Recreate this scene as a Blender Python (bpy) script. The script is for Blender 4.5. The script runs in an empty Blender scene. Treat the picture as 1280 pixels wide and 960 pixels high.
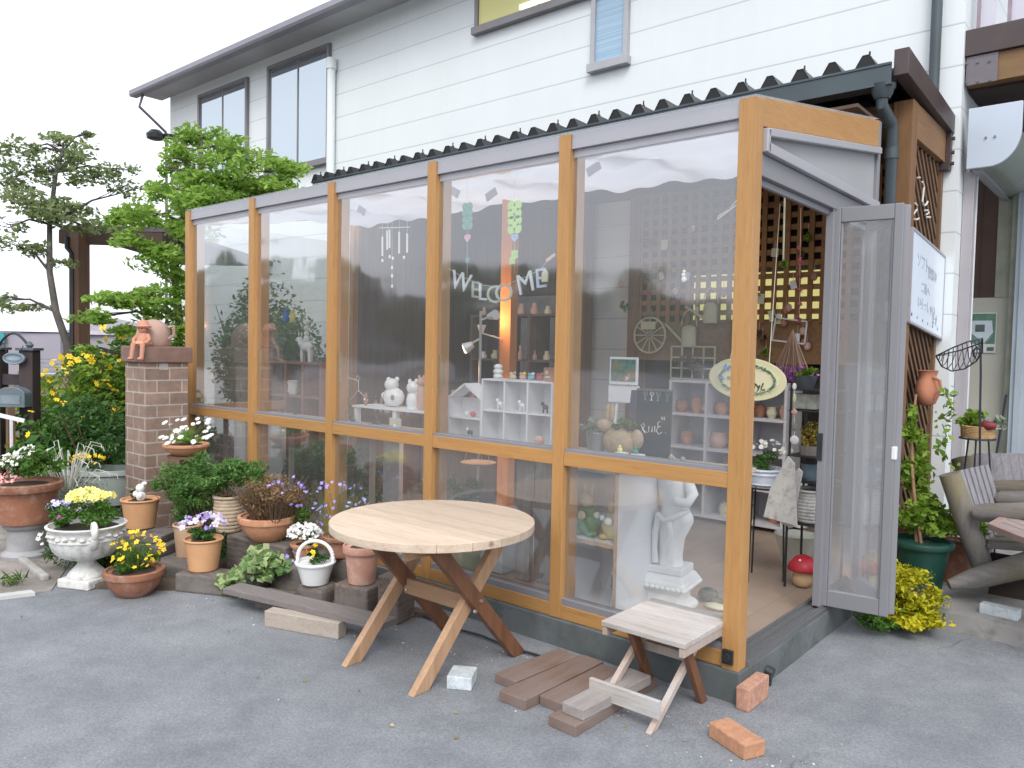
import bpy, math, random
import numpy as np
from mathutils import Matrix, Vector
random.seed(7); RNG = np.random.default_rng(11)
PI = math.pi
scene = bpy.context.scene
COL = scene.collection

# ------------------------------------------------------------------ camera
CAM = np.array([1.34741, -3.10213, 1.54]); YAW, PITCH, ROLL, FPX = -.70296, -.04397, .01987, 975.816
_f = np.array([math.sin(YAW)*math.cos(PITCH), math.cos(YAW)*math.cos(PITCH), math.sin(PITCH)])
_r = np.array([math.cos(YAW), -math.sin(YAW), 0.0]); _u = np.cross(_r, _f)
_R = _r*math.cos(ROLL)+_u*math.sin(ROLL); _U = -_r*math.sin(ROLL)+_u*math.cos(ROLL)
cd = bpy.data.cameras.new('camera'); cam = bpy.data.objects.new('camera', cd); COL.objects.link(cam)
cd.sensor_width = 36.0; cd.lens = FPX/1280*36.0; cd.clip_start = 0.05; cd.clip_end = 3000
M = Matrix(((_R[0], _U[0], -_f[0], CAM[0]), (_R[1], _U[1], -_f[1], CAM[1]), (_R[2], _U[2], -_f[2], CAM[2]), (0, 0, 0, 1)))
cam.matrix_world = M
scene.camera = cam

# ------------------------------------------------------------------ light
SUN_EL, SUN_AZ = math.radians(48), math.radians(140)      # azimuth measured from +y towards +x
w = bpy.data.worlds.new('World'); scene.world = w; w.use_nodes = True
nt = w.node_tree; nt.nodes.clear()
out = nt.nodes.new('ShaderNodeOutputWorld'); bg = nt.nodes.new('ShaderNodeBackground')
sky = nt.nodes.new('ShaderNodeTexSky'); sky.sky_type = 'NISHITA'; sky.sun_disc = False
sky.sun_elevation = SUN_EL; sky.sun_rotation = SUN_AZ; sky.dust_density = 4.0; sky.air_density = 1.0
hs = nt.nodes.new('ShaderNodeHueSaturation'); hs.inputs['Saturation'].default_value = 0.32
mx = nt.nodes.new('ShaderNodeMix'); mx.data_type = 'RGBA'; mx.inputs[0].default_value = 0.45
mx.inputs[7].default_value = (13.5, 14.0, 15.2, 1)          # thin bright overcast veil
nt.links.new(sky.outputs[0], hs.inputs['Color']); nt.links.new(hs.outputs[0], mx.inputs[6])
nt.links.new(mx.outputs[2], bg.inputs[0]); bg.inputs[1].default_value = 0.10
nt.links.new(bg.outputs[0], out.inputs[0])
ld = bpy.data.lights.new('sun', 'SUN'); ld.energy = 0.9; ld.angle = math.radians(25); ld.color = (1, 0.96, 0.9)
sun = bpy.data.objects.new('sun', ld); COL.objects.link(sun)
sd = Vector((math.sin(SUN_AZ)*math.cos(SUN_EL), math.cos(SUN_AZ)*math.cos(SUN_EL), math.sin(SUN_EL)))
sun.rotation_euler = sd.to_track_quat('Z', 'Y').to_euler()
vs = scene.view_settings; vs.view_transform = 'Standard'; vs.look = 'None'; vs.exposure = 0.80; vs.gamma = 1
scene.render.engine = 'CYCLES'
scene.cycles.max_bounces = 10; scene.cycles.transparent_max_bounces = 24

# ------------------------------------------------------------------ image pixel helper: where the sight line of a pixel meets a given plane
def A(px, py, X=None, Y=None, Z=None, D=None):
    d = _f*FPX+_R*(px-640)-_U*(py-480)
    if X is not None: t = (X-CAM[0])/d[0]
    elif Y is not None: t = (Y-CAM[1])/d[1]
    elif Z is not None: t = (Z-CAM[2])/d[2]
    else: t = D/FPX
    return Vector(CAM+d*t)
def S(P, npx):                                            # metres of npx photo pixels at P
    return npx*float((np.array(P)-CAM)@_f)/FPX

# ------------------------------------------------------------------ materials
def rgb(*c): return (c[0], c[1], c[2], 1.0)
class NT:
    def __init__(s, name):
        s.m = bpy.data.materials.new(name); s.m.use_nodes = True; s.t = s.m.node_tree; s.t.nodes.clear()
        s.out = s.n('OutputMaterial'); s.b = s.n('BsdfPrincipled'); s.l(s.b.outputs[0], s.out.inputs[0])
    def n(s, k, **kw):
        x = s.t.nodes.new('ShaderNode'+k)
        for a, b in kw.items(): setattr(x, a, b)
        return x
    def l(s, a, b): s.t.links.new(a, b)
    def set(s, **kw):
        for k, v in kw.items(): s.b.inputs[k.replace('_', ' ')].default_value = v
    def ramp(s, fac, stops):
        r = s.n('ValToRGB'); e = r.color_ramp.elements
        while len(e) < len(stops): e.new(0.5)
        for i, (p, c) in enumerate(stops): e[i].position = p; e[i].color = c if len(c) == 4 else rgb(*c)
        s.l(fac, r.inputs[0]); return r.outputs[0]
    def noise(s, scale, detail=4, rough=.55, vec=None, stretch=None, obj=True):
        tc = s.n('TexCoord'); v = tc.outputs['Object'] if vec is None else vec
        if stretch:
            mp = s.n('Mapping'); mp.inputs['Scale'].default_value = stretch; s.l(v, mp.inputs[0]); v = mp.outputs[0]
        x = s.n('TexNoise'); x.inputs['Scale'].default_value = scale; x.inputs['Detail'].default_value = detail; x.inputs['Roughness'].default_value = rough
        s.l(v, x.inputs['Vector']); return x.outputs['Fac']
    def bump(s, h, strength=.3, dist=.01, chain=None):
        b = s.n('Bump'); b.inputs['Strength'].default_value = strength; b.inputs['Distance'].default_value = dist
        s.l(h, b.inputs['Height'])
        if chain: s.l(chain, b.inputs['Normal'])
        s.l(b.outputs[0], s.b.inputs['Normal']); return b.outputs[0]
    def mix(s, f, a, b, mode='MIX'):
        m = s.n('Mix', data_type='RGBA', blend_type=mode)
        for v, i in ((f, 0), (a, 6), (b, 7)):
            if hasattr(v, 'links'): s.l(v, m.inputs[i])
            else: m.inputs[i].default_value = v if i == 0 or len(v) == 4 else rgb(*v)
        return m.outputs[2]
MATS = {}
def plain(name, c, rough=.6, metal=0, var=.18, scale=6, bump=.15, bscale=60, dirt=None, spec=.5, coat=0):
    if name in MATS: return MATS[name]
    t = NT(name); f = t.noise(scale)
    lo = tuple(x*(1-var) for x in c); hi = tuple(min(1, x*(1+var)) for x in c)
    col = t.ramp(f, [(.3, lo), (.7, hi)])
    if dirt:
        g = t.noise(scale*2.3+1, 8, .7); k = t.ramp(g, [(.5, (0, 0, 0)), (.68, (1, 1, 1))])
        col = t.mix(k, col, dirt)
    t.l(col, t.b.inputs['Base Color']); t.set(Roughness=rough, Metallic=metal); t.b.inputs['Specular IOR Level'].default_value = spec
    if coat: t.b.inputs['Coat Weight'].default_value = coat
    if bump: t.bump(t.noise(bscale, 3), bump, .003)
    MATS[name] = t.m; return t.m
def wood(name, c1, c2, axis=0, rough=.6, grain=1.0, knots=False, grey=None):
    if name in MATS: return MATS[name]
    t = NT(name); st = [18, 18, 18]; st[axis] = 1.1
    f = t.noise(1.6*grain, 7, .65, stretch=tuple(st)); big = t.noise(3, 3)
    isl = t.n('NewGeometry').outputs['Random Per Island']
    col = t.ramp(f, [(.28, c1), (.72, c2)])
    sh = t.ramp(isl, [(0, (.82, .82, .82)), (1, (1.12, 1.1, 1.08))]); col = t.mix(1.0, col, sh, 'MULTIPLY')
    if grey:
        k = t.ramp(big, [(.4, (0, 0, 0)), (.66, (1, 1, 1))]); col = t.mix(k, col, grey)
    fine = t.noise(9*grain, 4, .7, stretch=tuple(st)); k2 = t.ramp(fine, [(.35, (.72, .70, .68)), (.5, (1, 1, 1))]); col = t.mix(.6, col, t.mix(1.0, col, k2, 'MULTIPLY'))
    if knots:
        tc = t.n('TexCoord'); mp = t.n('Mapping'); s3 = [9, 9, 9]; s3[axis] = 3.2; mp.inputs['Scale'].default_value = s3; t.l(tc.outputs['Object'], mp.inputs[0])
        v = t.n('TexVoronoi'); v.inputs['Scale'].default_value = .55; t.l(mp.outputs[0], v.inputs['Vector'])
        k3 = t.ramp(v.outputs['Distance'], [(.05, (1, 1, 1)), (.11, (0, 0, 0))]); col = t.mix(k3, col, (.16, .08, .045))
    t.l(col, t.b.inputs['Base Color']); t.set(Roughness=rough); t.bump(fine, .35, .002)
    MATS[name] = t.m; return t.m
def leafmat(name, c1, c2, trans=.35, rough=.5):
    if name in MATS: return MATS[name]
    t = NT(name); isl = t.n('NewGeometry').outputs['Random Per Island']; f = t.noise(2.2, 2)
    a = t.ramp(isl, [(0, c1), (1, c2)]); b = t.ramp(f, [(.35, (.75, .8, .7)), (.65, (1.2, 1.15, 1.1))]); col = t.mix(1.0, a, b, 'MULTIPLY')
    t.l(col, t.b.inputs['Base Color']); t.set(Roughness=rough); t.b.inputs['Specular IOR Level'].default_value = .25
    tr = t.n('BsdfTranslucent'); t.l(col, tr.inputs[0]); ms = t.n('MixShader'); ms.inputs[0].default_value = trans
    t.l(t.b.outputs[0], ms.inputs[1]); t.l(tr.outputs[0], ms.inputs[2]); t.l(ms.outputs[0], t.out.inputs[0])
    MATS[name] = t.m; return t.m
def glass(name, tint=(.93, .95, .95), refl=1.0, haze=.04, wav=.5, base=.055):
    t = NT(name); t.t.nodes.remove(t.b)
    tr = t.n('BsdfTransparent'); tr.inputs[0].default_value = rgb(*tint)
    gl = t.n('BsdfGlossy'); gl.inputs['Roughness'].default_value = .06; gl.inputs[0].default_value = rgb(.95, .97, 1)
    df = t.n('BsdfDiffuse'); df.inputs[0].default_value = rgb(.62, .63, .66)
    lw = t.n('LayerWeight'); lw.inputs['Blend'].default_value = .5; pw = t.n('Math', operation='POWER'); t.l(lw.outputs['Facing'], pw.inputs[0]); pw.inputs[1].default_value = 4.0; fr = t.n('MapRange'); t.l(pw.outputs[0], fr.inputs[0]); fr.inputs['To Min'].default_value = base; fr.inputs['To Max'].default_value = 1.0
    h = t.noise(1.7, 2, .5, stretch=(.5, 1, 1)); h2 = t.noise(7, 1, .4, stretch=(1, 1, .35))
    b = t.n('Bump'); b.inputs['Strength'].default_value = wav; b.inputs['Distance'].default_value = .02; t.l(h, b.inputs['Height'])
    b2 = t.n('Bump'); b2.inputs['Strength'].default_value = wav*.35; b2.inputs['Distance'].default_value = .006; t.l(h2, b2.inputs['Height']); t.l(b.outputs[0], b2.inputs['Normal'])
    t.l(b2.outputs[0], gl.inputs['Normal']); 
    mu = t.n('Math', operation='MULTIPLY'); mu.inputs[1].default_value = refl; mu.use_clamp = True; t.l(fr.outputs[0], mu.inputs[0])
    m1 = t.n('MixShader'); m1.inputs[0].default_value = haze; t.l(tr.outputs[0], m1.inputs[1]); t.l(df.outputs[0], m1.inputs[2])
    m2 = t.n('MixShader'); t.l(mu.outputs[0], m2.inputs[0]); t.l(m1.outputs[0], m2.inputs[1]); t.l(gl.outputs[0], m2.inputs[2])
    t.l(m2.outputs[0], t.out.inputs[0]); MATS[name] = t.m; return t.m
def emit(name, c, s):
    if name in MATS: return MATS[name]
    t = NT(name); t.set(Base_Color=rgb(*c)); t.b.inputs['Emission Color'].default_value = rgb(*c); t.b.inputs['Emission Strength'].default_value = s
    MATS[name] = t.m; return t.m

# asphalt
t = NT('asphalt'); n1 = t.noise(.8, 6, .65); n2 = t.noise(95, 4, .75); n3 = t.noise(6, 5, .65)
col = t.ramp(n1, [(.30, (.165, .178, .196)), (.52, (.203, .216, .234)), (.72, (.245, .257, .272))])
sp = t.ramp(n2, [(.34, (.76, .76, .77)), (.5, (1, 1, 1)), (.64, (1.24, 1.23, 1.21))]); col = t.mix(1.0, col, sp, 'MULTIPLY')
mo = t.ramp(n3, [(.34, (.88, .88, .89)), (.62, (1.07, 1.07, 1.06))]); col = t.mix(1.0, col, mo, 'MULTIPLY')
v = t.n('TexVoronoi'); v.inputs['Scale'].default_value = 24; tc = t.n('TexCoord'); t.l(tc.outputs['Object'], v.inputs['Vector'])
k = t.ramp(v.outputs['Distance'], [(.05, (1, 1, 1)), (.10, (0, 0, 0))]); gate = t.ramp(t.noise(3.1, 4), [(.54, (0, 0, 0)), (.60, (1, 1, 1))])
k = t.mix(1.0, k, gate, 'MULTIPLY'); col = t.mix(k, col, (.42, .42, .40))
st = t.ramp(t.noise(.45, 7, .75), [(.50, (1, 1, 1)), (.60, (.80, .81, .82)), (.70, (.74, .75, .76))]); col = t.mix(1.0, col, st, 'MULTIPLY')
cv = t.n('TexVoronoi', feature='DISTANCE_TO_EDGE'); cv.inputs['Scale'].default_value = .42; mp = t.n('Mapping'); t.l(tc.outputs['Object'], mp.inputs[0])
wn = t.n('TexNoise'); wn.inputs['Scale'].default_value = 1.6; wn.inputs['Detail'].default_value = 8; t.l(tc.outputs['Object'], wn.inputs[0]); ad = t.n('Mix', data_type='RGBA', blend_type='LINEAR_LIGHT'); ad.inputs[0].default_value = .55; t.l(mp.outputs[0], ad.inputs[6]); t.l(wn.outputs['Color'], ad.inputs[7]); t.l(ad.outputs[2], cv.inputs['Vector'])
ck = t.ramp(cv.outputs['Distance'], [(.0015, (1, 1, 1)), (.005, (0, 0, 0))]); ck = t.mix(1.0, ck, t.ramp(t.noise(.7, 3), [(.54, (0, 0, 0)), (.6, (.7, .7, .7))]), 'MULTIPLY'); col = t.mix(ck, col, (.06, .063, .065))
t.l(col, t.b.inputs['Base Color']); t.set(Roughness=.88); c0 = t.bump(n2, .35, .003); MATS['asphalt'] = t.m
# lap siding: joints are a geometric pattern at every 0.303 m
def siding(name, c, period=.303, z0=2.163, vert=None):
    t = NT(name); g = t.n('NewGeometry'); s = t.n('SeparateXYZ'); t.l(g.outputs['Position'], s.inputs[0])
    a = t.n('Math', operation='SUBTRACT'); t.l(s.outputs[2], a.inputs[0]); a.inputs[1].default_value = z0-10*period
    m = t.n('Math', operation='MODULO'); t.l(a.outputs[0], m.inputs[0]); m.inputs[1].default_value = period
    j = t.ramp(m.outputs[0], [(0, (0, 0, 0)), (.007, (0, 0, 0)), (.013, (1, 1, 1))])
    f = t.ramp(t.noise(.9, 4), [(.3, tuple(x*.95 for x in c)), (.7, c)]); st = t.ramp(t.noise(3, 6, .7, stretch=(3, 3, .25)), [(.45, (1, 1, 1)), (.75, (.9, .91, .9))])
    f = t.mix(.25, f, t.mix(1.0, f, st, 'MULTIPLY'))
    col = t.mix(j, (c[0]*.66, c[1]*.67, c[2]*.69), f); t.l(col, t.b.inputs['Base Color']); t.set(Roughness=.55)
    t.bump(j, .25, .004); MATS[name] = t.m; return t.m
siding('siding', (.74, .785, .80))
# brick of the pillar
t = NT('pillar_brick'); tc = t.n('TexCoord'); geo = t.n('NewGeometry')
sx = t.n('SeparateXYZ'); t.l(tc.outputs['Object'], sx.inputs[0]); ad = t.n('Math', operation='ADD'); t.l(sx.outputs[0], ad.inputs[0]); t.l(sx.outputs[1], ad.inputs[1])
cb = t.n('CombineXYZ'); t.l(ad.outputs[0], cb.inputs[0]); t.l(sx.outputs[2], cb.inputs[1])
br = t.n('TexBrick'); t.l(cb.outputs[0], br.inputs['Vector'])
br.inputs['Color1'].default_value = rgb(.28, .20, .16); br.inputs['Color2'].default_value = rgb(.19, .135, .11); br.inputs['Mortar'].default_value = rgb(.40, .37, .34)
br.inputs['Scale'].default_value = 1; br.inputs['Mortar Size'].default_value = .006; br.inputs['Brick Width'].default_value = .19; br.inputs['Row Height'].default_value = .092; br.inputs['Bias'].default_value = -.2; br.inputs['Mortar Smooth'].default_value = .3
k = t.ramp(t.noise(9, 6, .7), [(.3, (.7, .7, .72)), (.7, (1.25, 1.2, 1.15))]); col = t.mix(1.0, br.outputs['Color'], k, 'MULTIPLY')
t.l(col, t.b.inputs['Base Color']); t.set(Roughness=.85); t.bump(br.outputs['Fac'], -.8, .008); MATS['pillar_brick'] = t.m
# floor tile
t = NT('floor_tile'); tc = t.n('TexCoord'); br = t.n('TexBrick'); t.l(tc.outputs['Object'], br.inputs['Vector']); br.offset = 0
br.inputs['Color1'].default_value = rgb(.42, .33, .26); br.inputs['Color2'].default_value = rgb(.37, .29, .23); br.inputs['Mortar'].default_value = rgb(.30, .25, .21)
br.inputs['Scale'].default_value = 1; br.inputs['Mortar Size'].default_value = .004; br.inputs['Brick Width'].default_value = .3; br.inputs['Row Height'].default_value = .3
k = t.ramp(t.noise(4, 5, .6), [(.3, (.88, .88, .88)), (.7, (1.1, 1.1, 1.1))]); t.l(t.mix(1.0, br.outputs['Color'], k, 'MULTIPLY'), t.b.inputs['Base Color']); t.set(Roughness=.35); MATS['floor_tile'] = t.m
# translucent roof sheet / cloth
def cloth(name, c, trans):
    t = NT(name); t.set(Roughness=.8); f = t.ramp(t.noise(2, 4), [(.3, tuple(x*.9 for x in c)), (.7, c)]); t.l(f, t.b.inputs['Base Color'])
    tr = t.n('BsdfTranslucent'); t.l(f, tr.inputs[0]); m = t.n('MixShader'); m.inputs[0].default_value = trans
    t.l(t.b.outputs[0], m.inputs[1]); t.l(tr.outputs[0], m.inputs[2]); t.l(m.outputs[0], t.out.inputs[0]); MATS[name] = t.m; return t.m
cloth('white_cloth', (.70, .71, .76), .52)
def transl(name, c):
    t = NT(name); t.t.nodes.remove(t.b); tr = t.n('BsdfTransparent'); tr.inputs[0].default_value = rgb(*c); df = t.n('BsdfTranslucent'); df.inputs[0].default_value = rgb(.8, .82, .85)
    m = t.n('MixShader'); m.inputs[0].default_value = .2; t.l(tr.outputs[0], m.inputs[1]); t.l(df.outputs[0], m.inputs[2]); t.l(m.outputs[0], t.out.inputs[0]); MATS[name] = t.m
transl('roof_sheet', (.88, .90, .93))

GLASS = glass('pane_glass', refl=3.1, haze=.09, wav=.6)
GLASS2 = glass('door_glass', refl=2.6, haze=.30, wav=.5)
t = NT('house_glass'); t.set(Base_Color=rgb(.50, .56, .60), Roughness=.03, Metallic=.82); HGLASS = t.m
OR = wood('orange_timber', (.43, .222, .072), (.51, .280, .102), 2, .45, .8)
ORX = wood('orange_timber_horizontal', (.43, .222, .072), (.51, .280, .102), 0, .45, .8)
ORY = wood('orange_timber_side', (.43, .222, .072), (.51, .280, .102), 1, .45, .8)
ALU = plain('grey_aluminium', (.235, .235, .255), .5, .15, .03, 3, .0)
ALUP = plain('pale_aluminium', (.38, .38, .41), .45, .15, .03, 3, .0)
ALUD = plain('dark_aluminium', (.16, .165, .17), .45, .3, .04, 3, .0)
CONC = plain('plinth_concrete', (.115, .13, .135), .9, 0, .3, 3, .5, 90, (.07, .09, .08))
CONC2 = plain('porch_concrete', (.27, .26, .25), .9, 0, .25, 2.4, .6, 80, (.17, .17, .16))
BROWN = wood('brown_timber', (.17, .085, .035), (.27, .14, .06), 2, .6)
BROWNX = wood('brown_timber_horizontal', (.20, .105, .045), (.32, .18, .08), 1, .6)
DKBROWN = plain('dark_brown_metal', (.075, .055, .055), .45, .2, .15, 4, .1)
BLK = plain('black_roof_metal', (.035, .04, .045), .4, .3, .2, 5, .1)
GUT = plain('slate_gutter', (.055, .075, .085), .35, .1, .15, 3, .05)
WHITEP = plain('white_paint', (.74, .75, .78), .5, 0, .05, 4, .1)
WHITEG = plain('white_glaze', (.80, .82, .82), .2, 0, .05, 4, .05)
PLAST = plain('white_plaster', (.78, .79, .79), .7, 0, .06, 9, .5, 30)
SOIL = plain('potting_soil', (.05, .035, .025), 1, 0, .4, 30, .9, 70)
DIRT = plain('garden_dirt', (.10, .075, .055), 1, 0, .4, 4, .9, 90, (.16, .13, .10))

# The yard lies 65 mm above the datum used for the building; yard points were read from image pixels on the datum plane,
# so they are scaled about the camera position onto yard level here before any mesh is made.
GZ = .065; GKF = (1.54-GZ)/1.54; YARD = False
def red(v): return tuple(float(CAM[i]+(v[i]-CAM[i])*GKF) for i in range(3)) if YARD else tuple(float(q) for q in v)  # scales yard points about the camera position, not a plain height shift
# ------------------------------------------------------------------ mesh builder
def rotz(a): return Matrix.Rotation(a, 3, 'Z')
class MB:
    def __init__(s): s.v = []; s.f = []; s.mi = []; s.cur = 0
    def add(s, vs, fs):
        n = len(s.v); s.v += [tuple(v) for v in vs]; s.f += [tuple(n+i for i in f) for f in fs]; s.mi += [s.cur]*len(fs); return s
    def box(s, c, sz, R=None):
        c = Vector(c); h = [x/2 for x in sz]; P = []
        for x in (-1, 1):
            for y in (-1, 1):
                for z in (-1, 1):
                    p = Vector((x*h[0], y*h[1], z*h[2])); P.append(c+(R @ p if R is not None else p))
        return s.add(P, [(0, 1, 3, 2), (4, 6, 7, 5), (0, 4, 5, 1), (2, 3, 7, 6), (0, 2, 6, 4), (1, 5, 7, 3)])
    def b2(s, a, b): return s.box([(a[i]+b[i])/2 for i in range(3)], [abs(b[i]-a[i]) for i in range(3)])
    def bar(s, p0, p1, w_, h_, up=(0, 0, 1)):
        p0 = Vector(p0); p1 = Vector(p1); d = (p1-p0); L = d.length; x = d.normalized(); up = Vector(up)
        y = up.cross(x); y = y.normalized() if y.length > 1e-5 else Vector((1, 0, 0)); z = x.cross(y)
        R = Matrix((x, y, z)).transposed(); return s.box((p0+p1)/2, (L, w_, h_), R)
    def tube(s, pts, r, n=8, closed=False, caps=True):
        pts = [Vector(p) for p in pts]; N = len(pts); rr = r if isinstance(r, (list, tuple)) else [r]*N
        ref = None; rings = []
        for i in range(N):
            a = pts[(i-1) % N] if (i > 0 or closed) else pts[i]; b = pts[(i+1) % N] if (i < N-1 or closed) else pts[i]
            t_ = (b-a).normalized() if (b-a).length > 1e-9 else Vector((0, 0, 1))
            if ref is None: ref = Vector((0, 0, 1)) if abs(t_.z) < .9 else Vector((1, 0, 0))
            x = (ref-t_*ref.dot(t_)); x = x.normalized() if x.length > 1e-6 else t_.orthogonal().normalized(); y = t_.cross(x); ref = x
            rings.append([pts[i]+(x*math.cos(2*PI*k/n)+y*math.sin(2*PI*k/n))*rr[i] for k in range(n)])
        vs = [p for q in rings for p in q]; fs = []
        for i in range(N if closed else N-1):
            j = (i+1) % N
            for k in range(n): fs.append((i*n+k, i*n+(k+1) % n, j*n+(k+1) % n, j*n+k))
        if caps and not closed: fs += [tuple(range(n))[::-1], tuple((N-1)*n+k for k in range(n))]
        return s.add(vs, fs)
    def lathe(s, prof, c, n=28, flute=0, nf=0, sx=1, sy=1, rz=0):
        c = Vector(c); vs = []; fs = []; m = len(prof)
        for (r, z) in prof:
            for k in range(n):
                a = 2*PI*k/n; q = r*(1+(flute*math.cos(nf*a) if nf else 0)); x, y = q*math.cos(a)*sx, q*math.sin(a)*sy
                vs.append(c+Vector((x*math.cos(rz)-y*math.sin(rz), x*math.sin(rz)+y*math.cos(rz), z)))
        for i in range(m-1):
            for k in range(n): fs.append((i*n+k, i*n+(k+1) % n, (i+1)*n+(k+1) % n, (i+1)*n+k))
        fs.append(tuple(range(n))[::-1]); fs.append(tuple((m-1)*n+k for k in range(n)))
        return s.add(vs, fs)
    def ell(s, c, r, n=14, m=9, R=None):
        c = Vector(c); r = (r, r, r) if not hasattr(r, '__len__') else r; vs = []; fs = []
        for i in range(1, m):
            th = PI*i/m
            for k in range(n):
                a = 2*PI*k/n; p = Vector((r[0]*math.sin(th)*math.cos(a), r[1]*math.sin(th)*math.sin(a), r[2]*math.cos(th)))
                vs.append(c+(R @ p if R is not None else p))
        t_, b_ = Vector((0, 0, r[2])), Vector((0, 0, -r[2]))
        if R is not None: t_ = R @ t_; b_ = R @ b_
        vs += [c+t_, c+b_]; T = len(vs)-2
        for i in range(m-2):
            for k in range(n): fs.append((i*n+k, (i+1)*n+k, (i+1)*n+(k+1) % n, i*n+(k+1) % n))
        for k in range(n): fs.append((T, k, (k+1) % n)); fs.append((T+1, (m-2)*n+(k+1) % n, (m-2)*n+k))
        return s.add(vs, fs)
    def prism(s, poly, o, ux, uy, depth):
        """extrude a 2-D outline (ux, uy axes at o) by the vector depth"""
        o, ux, uy, dp = Vector(o), Vector(ux), Vector(uy), Vector(depth); n = len(poly)
        a = [o+ux*p[0]+uy*p[1] for p in poly]; b = [p+dp for p in a]
        return s.add(a+b, [tuple(range(n))[::-1], tuple(range(n, 2*n))]+[(i, (i+1) % n, n+(i+1) % n, n+i) for i in range(n)])
    def build(s, name, mats, parent=None, smooth=None, bevel=0, label=None, kind=None, cat=None, group=None, loc=None):
        o0 = Vector((0, 0, 0))
        if parent is not None: o0 = Vector(parent.get('_o', (0, 0, 0)))
        elif loc is not None: o0 = Vector(red(loc))
        s.v = [red(v) for v in s.v]
        me = bpy.data.meshes.new(name); me.from_pydata([(v[0]-o0.x, v[1]-o0.y, v[2]-o0.z) for v in s.v], [], s.f)
        if not isinstance(mats, (list, tuple)): mats = [mats]
        for m in mats: me.materials.append(m)
        if len(mats) > 1: me.polygons.foreach_set('material_index', s.mi)
        if smooth:
            me.polygons.foreach_set('use_smooth', [True]*len(me.polygons))
            me.set_sharp_from_angle(angle=math.radians(smooth if smooth is not True else 40))
        me.update(); ob = bpy.data.objects.new(name, me); COL.objects.link(ob)
        if parent is not None:
            ob.parent = parent; ob['_o'] = tuple(o0)
        else: ob.location = o0; ob['_o'] = tuple(o0)
        if bevel:
            b = ob.modifiers.new('edge', 'BEVEL'); b.width = bevel; b.segments = 2; b.limit_method = 'ANGLE'; b.angle_limit = math.radians(40)
        tag(ob, label, cat, group, kind); return ob
def tag(o, label=None, cat=None, group=None, kind=None):
    if label: o['label'] = label
    if cat: o['category'] = cat
    if group: o['group'] = group
    if kind: o['kind'] = kind
    return o
def thing(name, label, cat, loc=(0, 0, 0), group=None):
    loc = red(loc)
    o = bpy.data.objects.new(name, None); COL.objects.link(o); o.location = loc; o['_o'] = tuple(loc); o.empty_display_size = .1
    return tag(o, label, cat, group)
def copy_tree(o, parent=None):
    c = o.copy(); COL.objects.link(c)
    if parent is not None: c.parent = parent
    for ch in list(o.children): copy_tree(ch, c)
    return c
def wprism(name, mat, pts2, z0, z1, **k):           # polygon sheet/slab on the ground
    m = MB(); m.prism([(p[0], p[1]) for p in pts2], (0, 0, z0), (1, 0, 0), (0, 1, 0), (0, 0, z1-z0)); return m.build(name, mat, **k)

# ------------------------------------------------------------------ foliage
class Leaves:
    def __init__(s): s.P = []; s.N = []; s.S = []; s.W = []
    def pts(s, P, size, flat=.5, aspect=.5, jit=.35):
        P = np.asarray(P, float).reshape(-1, 3); n = len(P)
        d = RNG.normal(size=(n, 3)); d[:, 2] = d[:, 2]*(1-flat); d /= np.linalg.norm(d, axis=1)[:, None]+1e-9
        s.P.append(P); s.N.append(d); s.S.append(size*(1+jit*(RNG.random(n)*2-1))); s.W.append(np.full(n, aspect)); return s
    def blob(s, c, r, n, size, flat=.5, aspect=.5, clumps=14, tight=.32, hollow=.0):
        c = np.array(c, float); r = np.array(r if hasattr(r, '__len__') else (r, r, r), float)
        u = RNG.normal(size=(clumps, 3)); u /= np.linalg.norm(u, axis=1)[:, None]; rad = (hollow+(1-hollow)*RNG.random(clumps)**(1/2.2))[:, None]
        cc = c+u*rad*r*(1-tight*.6); k = RNG.integers(0, clumps, n); sc = RNG.uniform(.6, 1.25, clumps)[k][:, None]
        g = RNG.normal(size=(n, 3)); g /= np.linalg.norm(g, axis=1)[:, None]; g *= (RNG.random(n)**(1/2.5))[:, None]
        return s.pts(cc[k]+g*r*tight*sc, size, flat, aspect)
    def build(s, name, mat, parent=None, **k):
        P = np.concatenate(s.P); d = np.concatenate(s.N); L = np.concatenate(s.S)[:, None]; W = np.concatenate(s.W)[:, None]; n = len(P)
        q = RNG.normal(size=(n, 3)); side = np.cross(d, q); side /= np.linalg.norm(side, axis=1)[:, None]+1e-9; nn = np.cross(d, side)
        a = P-d*L*.5; b = P+side*L*W*.5+nn*L*.10; c = P+d*L*.5-nn*L*.06; e = P-side*L*W*.5+nn*L*.10
        V = np.stack([a, b, c, e], 1).reshape(-1, 3)
        par = parent; o0 = np.array(par.get('_o', (0, 0, 0))) if par is not None else np.array(red(k.get('loc') or (0, 0, 0)))
        if YARD: V = CAM+(V-CAM)*GKF  # leaf vertices get the same scaling about the camera
        V = V-o0; o0 = tuple(float(q) for q in o0)
        me = bpy.data.meshes.new(name); me.vertices.add(4*n); me.vertices.foreach_set('co', V.ravel().astype(np.float32))
        me.loops.add(4*n); me.loops.foreach_set('vertex_index', np.arange(4*n, dtype=np.int32)); me.polygons.add(n); me.polygons.foreach_set('loop_start', np.arange(n, dtype=np.int32)*4)
        me.update(calc_edges=True); me.validate(); me.materials.append(mat); o = bpy.data.objects.new(name, me); COL.objects.link(o); o['_o'] = tuple(o0)
        if par is not None: o.parent = par
        else: o.location = o0
        tag(o, k.get('label'), k.get('cat'), k.get('group'), k.get('kind')); return o
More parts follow.
